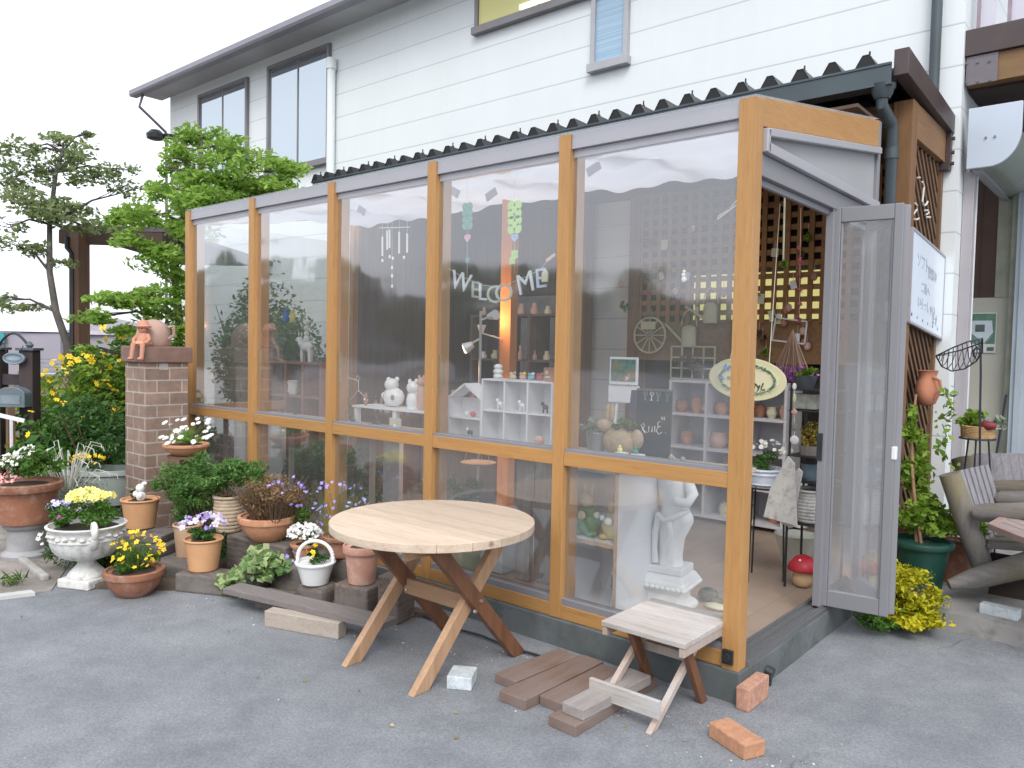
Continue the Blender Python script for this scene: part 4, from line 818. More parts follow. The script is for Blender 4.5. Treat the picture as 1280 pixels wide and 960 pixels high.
# purple flowered pot
c = Vector((-2.52, -.12, .25)); p = pot('flower_pot', 'red brown pot of tall thin purple flowers against the glass', 'potted plant', c, .13, .13, 'std', TERRAD, PB)
m = stems((c.x, c.y, c.z+.1), 60, .24, .36, .0018, base=.4); m.build('stems', STM, p)
L = Leaves(); L.blob((c.x, c.y, c.z+.20), (.16, .09, .10), 700, .032, .1, .28, 16); L.build('foliage', LG, p)
bloom_parts(inell((c.x-.02, c.y-.01, c.z+.30), (.25, .10, .18), 70), .0115, [PV, PL], p)
# pink clay pot
c = Vector((-2.24, -.20, .157)); p = pot('clay_pot', 'pinkish clay pot with a thick rim standing empty beside the round table', 'pot', c, .112, .225, 'std', TERRAP, PB)
# far items left: planter trough, silver plant, duck
c = A(127, 612, Y=-.38); tr = thing('planter_trough', 'pale grey green oblong planter left of the brick pillar', 'planter', (c.x, c.y, 0), PB)
m = MB(); m.lathe([(.2, .20), (.24, .44), (.26, .45), (.26, .49), (.235, .49), (.22, .45), (.001, .44)], (c.x, c.y, 0), 32, sx=1.25, sy=.8, rz=.8); m.build('trough', plain('sage_grey', (.36, .41, .39), .6, 0, .08, 5, .1), tr, smooth=40)
m = MB(); m.box((c.x, c.y, .1), (.35, .3, .2)); m.build('stand', STONE, tr)
L = Leaves(); L.blob((c.x, c.y, .62), (.28, .26, .14), 1500, .04, .3, .4, 18); L.build('foliage', LD, tr)
bloom_parts(inell((c.x-.02, c.y-.1, .56), (.22, .12, .06), 50, True), .016, [PY, PO], tr)
c = A(85, 640, Y=-.78); sv = thing('silver_plant', 'silvery plant with curling pale stems behind the urn', 'plant', (c.x, c.y, 0))
m = MB()
for i in range(34):
    a = RNG.random()*2*PI; r = .12+.22*RNG.random(); hgt = .45+.28*RNG.random(); p0 = Vector((c.x, c.y, .05)); p3 = p0+Vector((r*math.cos(a), r*math.sin(a), hgt)); p1 = p0+Vector((0, 0, hgt*.5)); p2 = p3-Vector((r*.3*math.cos(a), r*.3*math.sin(a), -.02)); m.tube([p0, p1, p2, p3, p3+Vector((.02, 0, -.03))], [.004, .004, .004, .0035, .003], 5)
m.build('stems', SIL, sv, smooth=True)
L = Leaves(); L.blob((c.x, c.y, .40), (.30, .28, .16), 1000, .028, .1, .35, 26); L.build('foliage', LS, sv)
c = A(97, 606, Y=-.62); bd = thing('duck_figurine', 'small dark duck ornament between the silver plant and the planter', 'figurine', (c.x, c.y, c.z-.02))
m = MB(); m.ell((c.x, c.y, c.z), (.07, .05, .05), R=rotz(.5)); m.tube([(c.x-.03, c.y-.01, c.z+.02), (c.x-.05, c.y-.02, c.z+.08), (c.x-.045, c.y-.02, c.z+.11)], [.028, .018, .018], 8); m.ell((c.x-.05, c.y-.02, c.z+.13), (.028, .022, .022)); m.ell((c.x-.085, c.y-.035, c.z+.125), (.02, .01, .007)); m.ell((c.x+.07, c.y+.03, c.z+.02), (.03, .015, .012)); m.build('body', plain('dark_bronze', (.045, .04, .045), .5), bd, smooth=80)
c2 = Vector((c.x, c.y, 0)); 
m = MB(); m.lathe([(.07, .0), (.05, .02), (.04, .25), (.075, .27), (.08, c.z-.05)], (c.x, c.y, 0), 12); m.build('perch', TW, bd, smooth=30)
# wild growth filling the gaps between the pots
for i, (x, y, z, r, n, mt, lb) in enumerate(((-3.55, -.42, .16, (.16, .14, .14), 500, LD, 'small dark leafy filler plant between the pansy pot and the timbers'), (-2.98, -.16, .42, (.22, .10, .12), 500, LG, 'loose green plant rising behind the bowl of dry plants'), (-2.68, -.28, .10, (.12, .08, .08), 260, LG, 'little green plant sprouting beside the timber under the white basket'), (-3.98, -.86, .10, (.2, .14, .10), 600, LG, 'low leafy plant growing behind the urn foot'), (-4.55, -.78, .22, (.26, .2, .20), 900, LS, 'pale grey leafy plant between the urn and the stepped slabs'))):
    q = thing('filler_plant', lb, 'plant', (x, y, 0)); L = Leaves(); L.blob((x, y, z), r, n, .034, .2, .35, 16, .36); L.build('foliage', mt, q); m = stems((x, y, 0), 26, r[0], z+r[2], .0022, base=.4); m.build('stems', STM, q)
# grit, petals and dry leaves blown on the asphalt
m = MB(); cols = 3
for i in range(280):
    if i < 250: u = RNG.random(); x = -3.6+4.6*u; y = -.10-abs(RNG.normal())*.22-(.55 if x < -2.9 else (.25 if x < -2.2 else 0)); 
    else: x = RNG.uniform(-3.6, 1.6); y = RNG.uniform(-2.2, 1.4)
    if -4.8 < x < .03 and y > -.03: continue
    r = RNG.uniform(.0025, .0075); m.cur = int(RNG.integers(0, 3)); m.ell((x, y, r*.4), (r, r*.8, r*.5), 6, 4, rotz(RNG.random()*3))
m.build('grit', [plain('grit_pale', (.5, .5, .48), .9), plain('grit_grey', (.25, .25, .26), .9), plain('grit_tan', (.40, .32, .22), .9)], kind='stuff', label='small pale stones and grit scattered over the asphalt', cat='grit', loc=(-1, -1, 0))
L = Leaves(); q = np.stack([RNG.uniform(-3.6, 1.2, 34), RNG.uniform(-1.5, -.1, 34), np.full(34, .008)], 1); q[:, 1] -= np.where(q[:, 0] < -2.8, .5, 0); L.pts(q, .022, .95, .55); L.build('dry_leaves', leafmat('dry_leaf', (.30, .24, .10), (.52, .46, .26), .1), kind='stuff', label='dry yellowed leaves and petals lying on the asphalt', cat='leaves', loc=(-1, -1, 0))
# ground cover around urn and edge stone
L = Leaves(); L.blob((-4.22, -.98, .12), (.30, .26, .13), 1500, .030, .2, .4, 26); L.blob((-3.62, -.80, .07), (.22, .12, .07), 500, .03, .2, .4, 10); L.blob((-4.02, -1.0, .28), (.16, .12, .14), 500, .028, .2, .4, 12)
L.build('ground_cover', LD, label='green and white low plants growing around the base of the urn', cat='ground cover', kind='stuff', loc=(-4.1, -.95, 0))
m = blooms(inell((-4.25, -1.0, .22), (.28, .24, .12), 70), .014); m.build('ground_cover_flowers', [PW, PK], label='tiny white flowers scattered at the left of the urn', cat='flowers', kind='stuff', loc=(-4.2, -1, 0))
m = MB(); m.bar((-4.70, -1.20, .02), (-4.10, -1.25, .02), .05, .045); m.build('edging_stone', plain('edging_grey', (.34, .33, .31), .9, 0, .2, 12, .5, 40), bevel=.012, label='narrow pale edging stone left of the urn foot', cat='kerb stone', loc=(-4.4, -1.24, 0))
for i, (gx, gy) in enumerate(((-4.15, -1.42), (-6.6, -1.6))):
    L = Leaves(); q = RNG.normal(size=(60, 3))*np.array([.035, .035, .012])+np.array([gx, gy, .04]); L.pts(q, .08, -.8, .12); L.build('grass_tuft', GR, label=('small grass tuft growing in gravel near the white line', 'small grass tuft farther left on the gravel')[i], cat='grass tuft', loc=(gx, gy, 0))
# boulders at far left
c = A(8, 655, Z=0); m = MB(); m.ell((c.x-.5, c.y-.1, .12), (.34, .28, .2), 18, 12, rotz(.4)); o = m.build('rock', plain('pale_rock', (.42, .42, .42), .9, 0, .25, 5, .8, 14), smooth=80, label='pale grey garden rock at the left edge behind the gravel', cat='rock', loc=(c.x-.5, c.y-.1, 0))

# =================================================================== GARDEN LEFT, SIGN POSTS
def bush(name, label, c, r, n, size, mat, fl=None, nf=0, fr=.02, clumps=40, aspect=.45, group=None, stem=True):
    t_ = thing(name, label, 'shrub', (c[0], c[1], 0), group); L = Leaves(); L.blob(c, r, n, size, .3, aspect, clumps, .3); L.build('foliage', mat, t_)
    if stem: m = stems((c[0], c[1], 0), 24, max(r[0], r[1])*.8, c[2]+r[2]*.4, .008, base=.3); m.build('stems', TW, t_)
    if fl and nf > 100: m = blooms(inell(c, (r[0]*1.02, r[1]*1.02, r[2]*1.05), nf), fr, petals=6, up=.5); m.build('flowers', fl, t_, kind='stuff')
    elif fl: bloom_parts(inell(c, (r[0]*1.02, r[1]*1.02, r[2]*1.05), nf), fr, fl, t_, 6, .5)
    return t_
LMID = leafmat('leaf_mid', (.05, .14, .025), (.12, .26, .06))
bush('shrub', 'golden yellow flowering shrub behind the pillar beside the brown post', tuple(A(118, 500, D=8.6)), (.85, .9, .50), 4200, .07, LY, [PY, PO], 260, .036, 60)
bush('shrub', 'green shrub with scattered yellow flowers next to the sign post', tuple(A(85, 545, D=7.6)), (.62, .6, .45), 3600, .06, LMID, [PY, PO], 46, .034, 50)
bush('shrub', 'dark green bushy shrub immediately left of the brick pillar', tuple(A(128, 548, D=7.0)), (.50, .5, .48), 4200, .05, LD, None, 0, .02, 60)
bush('shrub', 'bright leafy green shrub rising behind the pillar cap', tuple(A(150, 470, D=8.8)), (.8, .6, .55), 3000, .08, LG, [PY, PO], 30, .045, 50)
bush('shrub', 'low yellow sedum mound at the left edge of the picture', tuple(A(6, 562, D=8.2)), (.75, .5, .20), 3600, .05, leafmat('leaf_sulphur', (.40, .40, .01), (.66, .60, .03)), None, 0, .02, 50, stem=False)
bush('shrub', 'dark broad leaved plant growing behind the large brown pot', tuple(A(60, 570, D=6.8)), (.32, .3, .24), 420, .14, LMID, None, 0, .02, 18, .45)
# twin posts with arch, plaque and letter box
pA, pB_ = A(38, 560, D=7.4), A(-2, 560, D=7.5)
gp = thing('gate_posts', 'pair of dark square posts joined by a board with a small iron arch', 'post', (pA.x, pA.y, 0))
zt = A(38, 438, D=7.4).z
for i, q in enumerate((pA, pB_)):
    m = MB(); m.box((q.x, q.y, zt/2), (.13, .13, zt), rotz(.7)); m.build('post', plain('post_dark', (.045, .032, .032), .7, 0, .3, 4, .2), gp, bevel=.006)
    m = MB(); m.box((q.x, q.y, zt+.012), (.17, .17, .025), rotz(.7)); m.lathe([(.02, .025), (.035, .05), (.01, .085)], (q.x, q.y, zt), 10); m.build('post_cap', plain('cap_slate', (.08, .10, .12), .6), gp, bevel=.004)
m = MB(); z = A(38, 475, D=7.4).z; m.bar((pA.x, pA.y, z), (pB_.x, pB_.y, z), .04, .10); m.build('cross_board', plain('post_dark2', (.04, .03, .035), .7), gp)
m = MB(); mid = (pA+pB_)/2; m.tube([pA.lerp(pB_, i/14)*1.0+Vector((0, 0, zt-pA.lerp(pB_, i/14).z+.03+.13*math.sin(PI*i/14))) for i in range(1, 14)], .012, 8); m.build('arch', BLK, gp, smooth=True)
pq = A(17, 448, D=7.25); plq = thing('name_plaque', 'small oval slate blue plaque hanging between the dark posts', 'sign', tuple(pq))
Rv = Vector(_R); Uv = Vector((0, 0, 1)); Fv = Vector(_f)
Fh = Vector((_f[0], _f[1], 0)).normalized(); Rh = Vector((_R[0], _R[1], 0)).normalized()
def oval(c, a, b, depth, n=36): return [(a*math.cos(2*PI*i/n), b*math.sin(2*PI*i/n)) for i in range(n)]
m = MB(); m.prism(oval(0, .105, .058, 0), pq, Rh, Uv, Fh*.02); m.build('plate', plain('slate_blue', (.13, .18, .23), .5), plq, bevel=.003)
m = MB(); m.tube([pq-Fh*.003+Rh*.095*math.cos(2*PI*i/30)+Uv*.049*math.sin(2*PI*i/30) for i in range(30)], .005, 6, closed=True); m.prism(oval(0, .065, .02, 0), pq-Fh*.002, Rh, Uv, Fh*.003); m.build('rim', plain('slate_pale', (.25, .31, .36), .5), plq)
m = MB(); m.tube([pq+Rh*.06+Uv*.05, pq+Rh*.09+Uv*.12], .004, 5); m.tube([pq-Rh*.06+Uv*.05, pq-Rh*.09+Uv*.12], .004, 5); m.build('hanger', BLK, plq)
mbx = A(13, 497, D=7.2); mb_ = thing('letter_box', 'round topped galvanised letter box hanging between the dark posts', 'letter box', tuple(mbx))
m = MB(); w_, h_ = .13, .09; m.prism([(-w_, -h_), (w_, -h_), (w_, h_*.3)]+[(w_*math.cos(a), h_*.3+h_*.8*math.sin(a)) for a in [PI*i/12 for i in range(1, 12)]]+[(-w_, h_*.3)], mbx, Rh, Uv, Fh*.16); m.build('box', plain('galvanised', (.15, .19, .22), .45, .3, .2, 5, .1), mb_, bevel=.005)
m = MB(); m.prism([(-.09, -.06), (.09, -.06), (.09, .02), (-.09, .02)], mbx-Fh*.006, Rh, Uv, Fh*.006); m.build('flap', plain('galvanised_pale', (.22, .27, .31), .45, .3, .2, 5, .1), mb_, bevel=.002)
m = MB(); m.b2((mbx.x-.03, mbx.y-.03, 0), (mbx.x+.03, mbx.y+.03, mbx.z-h_)); m.build('stake', TW, mb_)
wp = A(14, 523, D=7.0); mk = thing('plant_marker', 'small white wooden cross marker in the bed below the letter box', 'marker', (wp.x, wp.y, 0))
m = MB(); m.bar((wp.x, wp.y, .3), (wp.x, wp.y, wp.z), .02, .02); m.build('stake', WHITEP, mk); m = MB(); m.bar(wp-Rh*.12+Uv*.03, wp+Rh*.12-Uv*.02, .012, .035); m.build('cross_piece', WHITEP, mk)

# distant pergola and buildings at left
d0 = 10.5
pp = A(100, 420, D=d0); rp_ = A(130, 300, D=d0)
dp_ = thing('garden_pergola', 'dark roofed timber garden shelter beyond the trees at left', 'shelter', (pp.x, pp.y, 0))
m = MB(); m.box((pp.x, pp.y, A(100, 292, D=d0).z/2), (.17, .17, A(100, 292, D=d0).z), rotz(.3)); m.build('post', wood('pergola_post', (.10, .05, .03), (.17, .09, .05), 2), dp_)
m = MB(); z = A(130, 292, D=d0).z; m.bar(A(76, 296, D=d0), A(205, 300, D=d0), .1, .18); m.build('beam', plain('pergola_dark', (.07, .045, .035), .8), dp_)
q0 = A(75, 288, D=d0); q1 = A(205, 290, D=d0); q2 = q1+Vector((-.2, 1.8, -.28)); q3 = q0+Vector((-.2, 1.8, -.28)); m = MB(); m.add([q0, q1, q2, q3]+[v+Vector((0, 0, .07)) for v in (q0, q1, q2, q3)], [(3, 2, 1, 0), (4, 5, 6, 7), (0, 1, 5, 4), (1, 2, 6, 5), (2, 3, 7, 6), (3, 0, 4, 7)]); m.build('roof', plain('pergola_roof', (.10, .09, .10), .7), dp_)
m = MB(); g0 = A(84, 300, D=d0-.1); m.tube([g0+Vector((0, 0, .04)), g0+Vector((.0, 0, -.1)), g0+Vector((.07, .03, -.18)), g0+Vector((.07, .03, -2.4))], .035, 8); m.build('downpipe', BLK, dp_, smooth=True)
# far greenhouse
bx = A(20, 425, D=34)
gh = thing('far_greenhouse', 'long pale roofed greenhouse building far beyond the left trees', 'building', (bx.x, bx.y, 0))
def farbox(x0, x1, y0, y1, D, dep, name, mat, par):
    a = A(x0, y0, D=D); b = A(x1, y1, D=D); dv = Fh*dep; P = []
    base = [(a.x, a.y), (b.x, b.y)]; m = MB(); z0, z1_ = min(a.z, b.z), max(a.z, b.z)
    v = [Vector((a.x, a.y, z0)), Vector((b.x, b.y, z0)), Vector((b.x, b.y, z1_)), Vector((a.x, a.y, z1_))]; v += [p+dv for p in v]
    m.add(v, [(0, 1, 2, 3), (5, 4, 7, 6), (1, 5, 6, 2), (4, 0, 3, 7), (3, 2, 6, 7), (4, 5, 1, 0)]); return m.build(name, mat, par)
farbox(-60, 76, 414, 500, 34, 8, 'wall', plain('far_wall', (.34, .32, .38), .8, 0, .1, .3, 0), gh)
a, b = A(-60, 414, D=33.8), A(80, 414, D=33.8); a.z = b.z = (a.z+b.z)/2; h_ = S(a, 22); m = MB(); ct = [(0, 0), (1, h_*.5), (2.6, h_*.85), (4.6, h_), (6.6, h_*.85), (8.2, 0)]
m.add([a+Fh*u+Uv*z for u, z in ct]+[b+Fh*u+Uv*z for u, z in ct], [(i, i+1, 6+i+1, 6+i) for i in range(5)]+[tuple(range(6))[::-1], tuple(range(6, 12))]); m.build('roof', plain('far_roof', (.62, .58, .66), .5, 0, .05, .5, 0), gh)
farbox(-20, 5, 416, 428, 33.7, .1, 'window', plain('far_teal', (.05, .35, .38), .4), gh)
gh2 = thing('far_house', 'grey house with pale roof edge seen between the trees and the pillar', 'building', tuple(A(128, 460, D=30)))
gh2.location.z = 0; gh2['_o'] = tuple(gh2.location)
farbox(108, 150, 418, 520, 30, 6, 'wall', plain('far_wall2', (.30, .29, .33), .8, 0, .1, .3, 0), gh2); farbox(104, 154, 413, 419, 29.8, 6.4, 'roof', plain('far_roof2', (.55, .52, .58), .6), gh2)
farbox(112, 124, 440, 452, 29.9, .1, 'window', plain('far_cream', (.5, .45, .34), .5), gh2)
fn = thing('far_fence', 'white topped slatted fence across the far side of the garden', 'fence', tuple(A(80, 470, D=20))); fn.location.z = 0; fn['_o'] = tuple(fn.location)
for y in (448, 453, 458, 463): farbox(46, 100, y, y+2.5, 20, .05, 'slat', plain('fence_grey', (.22, .25, .27), .7), fn)
farbox(46, 150, 467, 468.5, 19.9, .06, 'top_rail', WHITEP, fn); farbox(96, 99, 445, 520, 20.05, .06, 'post', plain('fence_grey', (.22, .25, .27), .7), fn); farbox(124, 132, 434, 520, 20.05, .1, 'post', plain('fence_post_pale', (.40, .38, .44), .7), fn)

YARD = False
# =================================================================== INSIDE THE SUNROOM
def text_mesh(s_, size, o, ux, uy, depth=.001, name='lettering', mat=None, parent=None, align='CENTER', sp=1.0):
    cu = bpy.data.curves.new('t', 'FONT'); cu.body = s_; cu.size = size; cu.align_x = align; cu.align_y = 'CENTER'; cu.extrude = depth; cu.space_character = sp; cu.resolution_u = 3
    ob = bpy.data.objects.new('t', cu); COL.objects.link(ob); bpy.context.view_layer.update()
    me = bpy.data.meshes.new_from_object(ob.evaluated_get(bpy.context.evaluated_depsgraph_get())); COL.objects.unlink(ob); bpy.data.objects.remove(ob)
    o = Vector(o); ux = Vector(ux).normalized(); uy = Vector(uy).normalized(); uz = ux.cross(uy); o0 = Vector(parent.get('_o', (0, 0, 0))) if parent else Vector((0, 0, 0))
    for v in me.vertices: v.co = o+ux*v.co.x+uy*v.co.y+uz*v.co.z-o0
    me.materials.clear(); me.materials.append(mat); ob = bpy.data.objects.new(name, me); COL.objects.link(ob)
    if parent: ob.parent = parent
    return ob
def strokes(lines, o, ux, uy, k, r=.004, mb=None, n=6):
    m = mb or MB(); o, ux, uy = Vector(o), Vector(ux), Vector(uy)
    for L_ in lines: m.tube([o+ux*(p[0]*k)+uy*(p[1]*k) for p in L_], r, n)
    return m
def fig(name, label, cat, c, parts, group=None):
    """figurine: parts = [(part name, material, [(offset, radii) ...])]"""
    t_ = thing(name, label, cat, tuple(c), group)
    for pn, mt, el in parts:
        m = MB()
        for e_ in el: m.ell(Vector(c)+Vector(e_[0]), e_[1], 10, 7, e_[2] if len(e_) > 2 else None)
        m.build(pn, mt, t_, smooth=80)
    return t_
BRK = plain('brown_pot_clay', (.40, .20, .13), .85, 0, .15, 9, .2, 50); CREAM = plain('cream_paint', (.62, .60, .42), .6, 0, .08, 5, .1); PINKC = plain('pink_clay', (.62, .40, .33), .8, 0, .1, 8, .2, 50); BURL = plain('burlap', (.40, .31, .21), .95, 0, .2, 40, .6, 90)
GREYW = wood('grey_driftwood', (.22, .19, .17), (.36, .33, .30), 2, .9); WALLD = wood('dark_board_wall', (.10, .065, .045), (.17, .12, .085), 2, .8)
# dark board wall and ceiling in the deep part of the room
rm = thing('room_lining', 'dark boarded back wall and ceiling deep inside the sunroom', 'wall', (-3.5, 3.3, 0))
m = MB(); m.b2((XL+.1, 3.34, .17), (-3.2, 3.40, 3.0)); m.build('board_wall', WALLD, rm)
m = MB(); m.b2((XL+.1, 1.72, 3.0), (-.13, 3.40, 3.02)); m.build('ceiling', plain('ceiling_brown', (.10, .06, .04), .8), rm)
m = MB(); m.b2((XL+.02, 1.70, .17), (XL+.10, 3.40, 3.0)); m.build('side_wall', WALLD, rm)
m = MB(); m.b2((-3.2, 3.2, .17), (-3.08, 3.34, 3.0)); m.build('post', BROWN, rm)
m = MB(); m.b2((-4.2, 3.25, .17), (-3.3, 3.335, 2.1)); m.build('cupboard', plain('cupboard_white', (.40, .40, .42), .6), rm)
# glazed-in shelf boards on the inner side of the rail
zs = ZR-.03
sh = thing('window_shelf', 'pale board shelf running along the inside of the middle rail', 'shelf', (-2.4, .25, zs))
for k in range(5):
    x1 = -ED-.04 if k == 0 else -ED/2-k*W_-.04; x0 = -ED/2-(k+1)*W_+.04
    m = MB(); m.b2((x0, .135, zs-.02), (x1, .40, zs)); m.build('board', wood('shelf_board', (.44, .36, .28), (.56, .48, .38), 0, .5), sh, bevel=.002)
    if k > 1: m = MB(); m.b2((x0+.06, .26, .17), (x0+.09, .29, zs-.02)); m.build('leg', GREYW, sh)
zs += .001
# ---- bay 4: pigeonhole shelf
def panelbox(name, label, cat, x0, x1, z0, z1, y0, y1, cols, rows, mat, th=.012, back=True, group=None, rz=None):
    t_ = thing(name, label, cat, ((x0+x1)/2, (y0+y1)/2, z0), group); m = MB()
    for i in range(cols+1): x = x0+(x1-x0-th)*i/cols; m.b2((x, y0, z0), (x+th, y1, z1))
    m.build('uprights', mat, t_); m = MB()
    for j in range(rows+1): z = z0+(z1-z0-th)*j/rows; m.b2((x0-.002, y0+.003, z+.0005), (x1+.002, y1-.002, z+th))
    m.build('shelves', mat, t_)
    if back: m = MB(); m.b2((x0+.002, y1, z0), (x1-.002, y1+.006, z1)); m.build('back_panel', mat, t_)
    return t_
a, b = A(605, 473, Y=.2), A(692, 556, Y=.2)
panelbox('pigeonhole_shelf', 'white six compartment pigeonhole shelf behind the fourth large pane', 'shelf', a.x, b.x, zs, a.z, .18, .32, 3, 2, WHITEP, .010)
X6 = a.x; W6 = b.x-a.x; Z6 = a.z
for i, (u, v, mt, lb) in enumerate(((.18, 0, PLAST, 'left'), (.50, 0, PLAST, 'middle'), (.82, 0, BLK, 'right'))):
    c = (X6+W6*u, .24, zs+(Z6-zs)*.5+.028); fig('toy_animal', ('tiny white toy dog in the upper left pigeonhole', 'tiny spotted toy dog in the upper middle pigeonhole', 'tiny black toy dog in the upper right pigeonhole')[i], 'toy', c, [('body', mt, [((0, 0, .01), (.022, .012, .014)), ((-.02, 0, .028), (.012, .010, .012)), ((-.014, 0, -.008), (.005, .005, .016)), ((.014, 0, -.008), (.005, .005, .016))])])
c = (X6+W6*.14, .24, Z6); fig('toy_block_tower', 'stack of white ribbed toy blocks on top of the pigeonhole shelf', 'ornament', c, [('body', WHITEG, [((0, 0, .015), (.03, .025, .018)), ((0, 0, .042), (.032, .027, .018)), ((0, 0, .068), (.028, .024, .016))])])
for i, (u, mt, mt2, lb) in enumerate(((.36, CREAM, PINKC, 'cream and pink toy animals left of centre on the pigeonhole shelf'), (.50, PINKC, PY, 'small yellow capped toy on the middle of the pigeonhole shelf'), (.62, plain('toy_blue', (.2, .42, .55), .5), WHITEG, 'blue and white toy figure on the pigeonhole shelf'), (.74, plain('toy_red', (.45, .08, .07), .5), BRK, 'dark red toy figure on the pigeonhole shelf'))):
    c = (X6+W6*u, .24, Z6+.012); fig('toy_figure', lb, 'toy', c, [('body', mt, [((0, 0, .004), (.024, .015, .014)), ((-.012, 0, .02), (.011, .011, .011))]), ('head', mt2, [((.012, 0, .024), (.010, .010, .010))])])
c = Vector((X6+W6*.90, .24, Z6)); t_ = thing('clay_house', 'little red clay house on the right of the pigeonhole shelf', 'ornament', tuple(c)); m = MB(); m.b2((c.x-.036, .21, Z6), (c.x+.036, .27, Z6+.075)); m.build('wall', BRK, t_, bevel=.003); m = MB(); m.b2((c.x-.02, .206, Z6+.04), (c.x-.002, .209, Z6+.06)); m.b2((c.x-.02, .206, Z6+.02), (c.x+.01, .2095, Z6+.03)); m.build('window', CREAM, t_)
c = (X6+W6*.86, .165, zs+.03); fig('sea_shell', 'pink curled sea shell on the shelf board before the pigeonholes', 'shell', c, [('shell', PINKC, [((0, 0, .008), (.035, .02, .03), Matrix.Rotation(.6, 3, 'Y')), ((.014, -.005, .018), (.02, .018, .022))]), ('base', plain('teal_paint', (.1, .45, .5), .5), [((.008, 0, -.02), (.025, .018, .008))])])
# house shaped shelf
a, b = A(562, 497, Y=.2), A(603, 540, Y=.2); x0, x1, z0, z1_ = a.x, b.x, zs, a.z; zt_ = A(583, 480, Y=.2).z; y0, y1 = .19, .30
t_ = thing('house_shelf', 'small white house shaped shelf with a pointed roof', 'shelf', ((x0+x1)/2, .25, z0)); m = MB()
m.b2((x0, y0, z0), (x0+.012, y1, z1_)); m.b2((x1-.012, y0, z0), (x1, y1, z1_)); m.b2((x0+.012, y0, z0), (x1-.012, y1, z0+.012)); m.b2((x0+.012, y0, (z0+z1_)/2), (x1-.012, y1, (z0+z1_)/2+.010)); m.b2((x0+.012, y1-.006, z0+.012), (x1-.012, y1, z1_)); m.build('body', WHITEP, t_)
xm = (x0+x1)/2; m = MB(); m.bar((x0-.012, (y0+y1)/2, z1_-.006), (xm, (y0+y1)/2, zt_), y1-y0+.01, .012); m.bar((x1+.012, (y0+y1)/2, z1_-.006), (xm, (y0+y1)/2, zt_), y1-y0+.01, .012); m.build('roof', WHITEP, t_)
fig('toy_animal', 'small red toy in the upper storey of the house shaped shelf', 'toy', (xm+.03, .23, (z0+z1_)/2+.02), [('body', plain('toy_red2', (.5, .07, .1), .5), [((0, 0, .008), (.022, .014, .016))]), ('head', WHITEG, [((-.05, 0, .008), (.014, .01, .014))])])
fig('toy_animal', 'tiny black and white toy cow in the lower storey of the house shaped shelf', 'toy', (xm+.01, .23, z0+.03), [('body', BLK, [((0, 0, .006), (.022, .012, .012)), ((-.014, 0, -.008), (.004, .004, .012)), ((.014, 0, -.008), (.004, .004, .012))]), ('head', WHITEG, [((-.022, 0, .022), (.010, .010, .012))])])
# floor lamp with spots
lp = A(601, 400, Y=.75); t_ = thing('spot_lamp', 'tall slim metal floor lamp with lit spot heads inside the fourth pane', 'lamp', (lp.x, .75, .17)); STE = plain('lamp_steel', (.5, .5, .5), .3, .7, .05, 3, 0)
m = MB(); m.tube([(lp.x, .75, .17), (lp.x, .75, lp.z+.06)], .010, 10); m.lathe([(.11, 0), (.11, .015), (.01, .02)], (lp.x, .75, .17), 20); m.build('pole', STE, t_, smooth=40)
h1 = A(618, 396, Y=.75); m = MB(); m.tube([(lp.x, .75, lp.z), (h1.x-.02, .73, h1.z)], .007, 6); m.tube([(h1.x-.03, .73, h1.z), (h1.x+.04, .72, h1.z+.012)], [.02, .034], 14); m.build('upper_head', plain('lamp_white', (.75, .75, .75), .35, .2, .03, 3, 0), t_, smooth=40)
h2 = A(588, 436, Y=.75); m = MB(); m.tube([(lp.x, .75, h2.z+.07), (h2.x+.05, .74, h2.z+.05), (h2.x+.02, .73, h2.z+.03)], .007, 6); m.tube([(h2.x+.04, .73, h2.z+.03), (h2.x-.005, .70, h2.z)], [.022, .04], 14); m.build('lower_head', plain('lamp_white', (.75, .75, .75), .35, .2, .03, 3, 0), t_, smooth=40)
m = MB(); m.tube([(h2.x-.006, .699, h2.z-.001), (h2.x-.010, .696, h2.z-.003)], .030, 14); m.build('bulb', emit('warm_bulb', (1, .75, .42), 9), t_)
ll = bpy.data.lights.new('lamp_light', 'SPOT'); ll.energy = 14; ll.color = (1, .66, .36); ll.spot_size = 1.9; ll.shadow_soft_size = .03; lo = bpy.data.objects.new('lamp_light', ll); COL.objects.link(lo); lo.location = (h2.x-.03, .66, h2.z-.02); lo.rotation_euler = Vector((.1, -.4, 1)).to_track_quat('Z', 'Y').to_euler(); 
# orange lit post
q0 = A(625, 400, Y=1.35); q1 = A(638, 400, Y=1.35)
t_ = thing('inner_post', 'orange brown square post lit by a warm lamp inside the room', 'post', (q0.x, 1.35, .17)); m = MB(); m.b2((q0.x, 1.35, .17), (q1.x, 1.43, 2.75)); m.build('shaft', wood('lit_post_wood', (.55, .20, .05), (.66, .28, .09), 2), t_)
l2 = bpy.data.lights.new('lamp_light', 'POINT'); l2.energy = 7; l2.color = (1, .55, .25); l2.shadow_soft_size = .04; lo = bpy.data.objects.new('lamp_light', l2); COL.objects.link(lo); lo.location = (q0.x-.05, 1.18, 1.75)
lb = thing('clip_lamp', 'small clip lamp shining on the orange inner post', 'lamp', (q0.x-.05, 1.2, 1.72)); m = MB(); m.tube([(q0.x-.05, 1.2, 1.66), (q0.x-.05, 1.2, 1.72)], [.015, .035], 12); m.tube([(q0.x-.05, 1.2, 1.66), (q0.x+.02, 1.34, 1.62)], .006, 6); m.build('shade', WHITEG, lb)
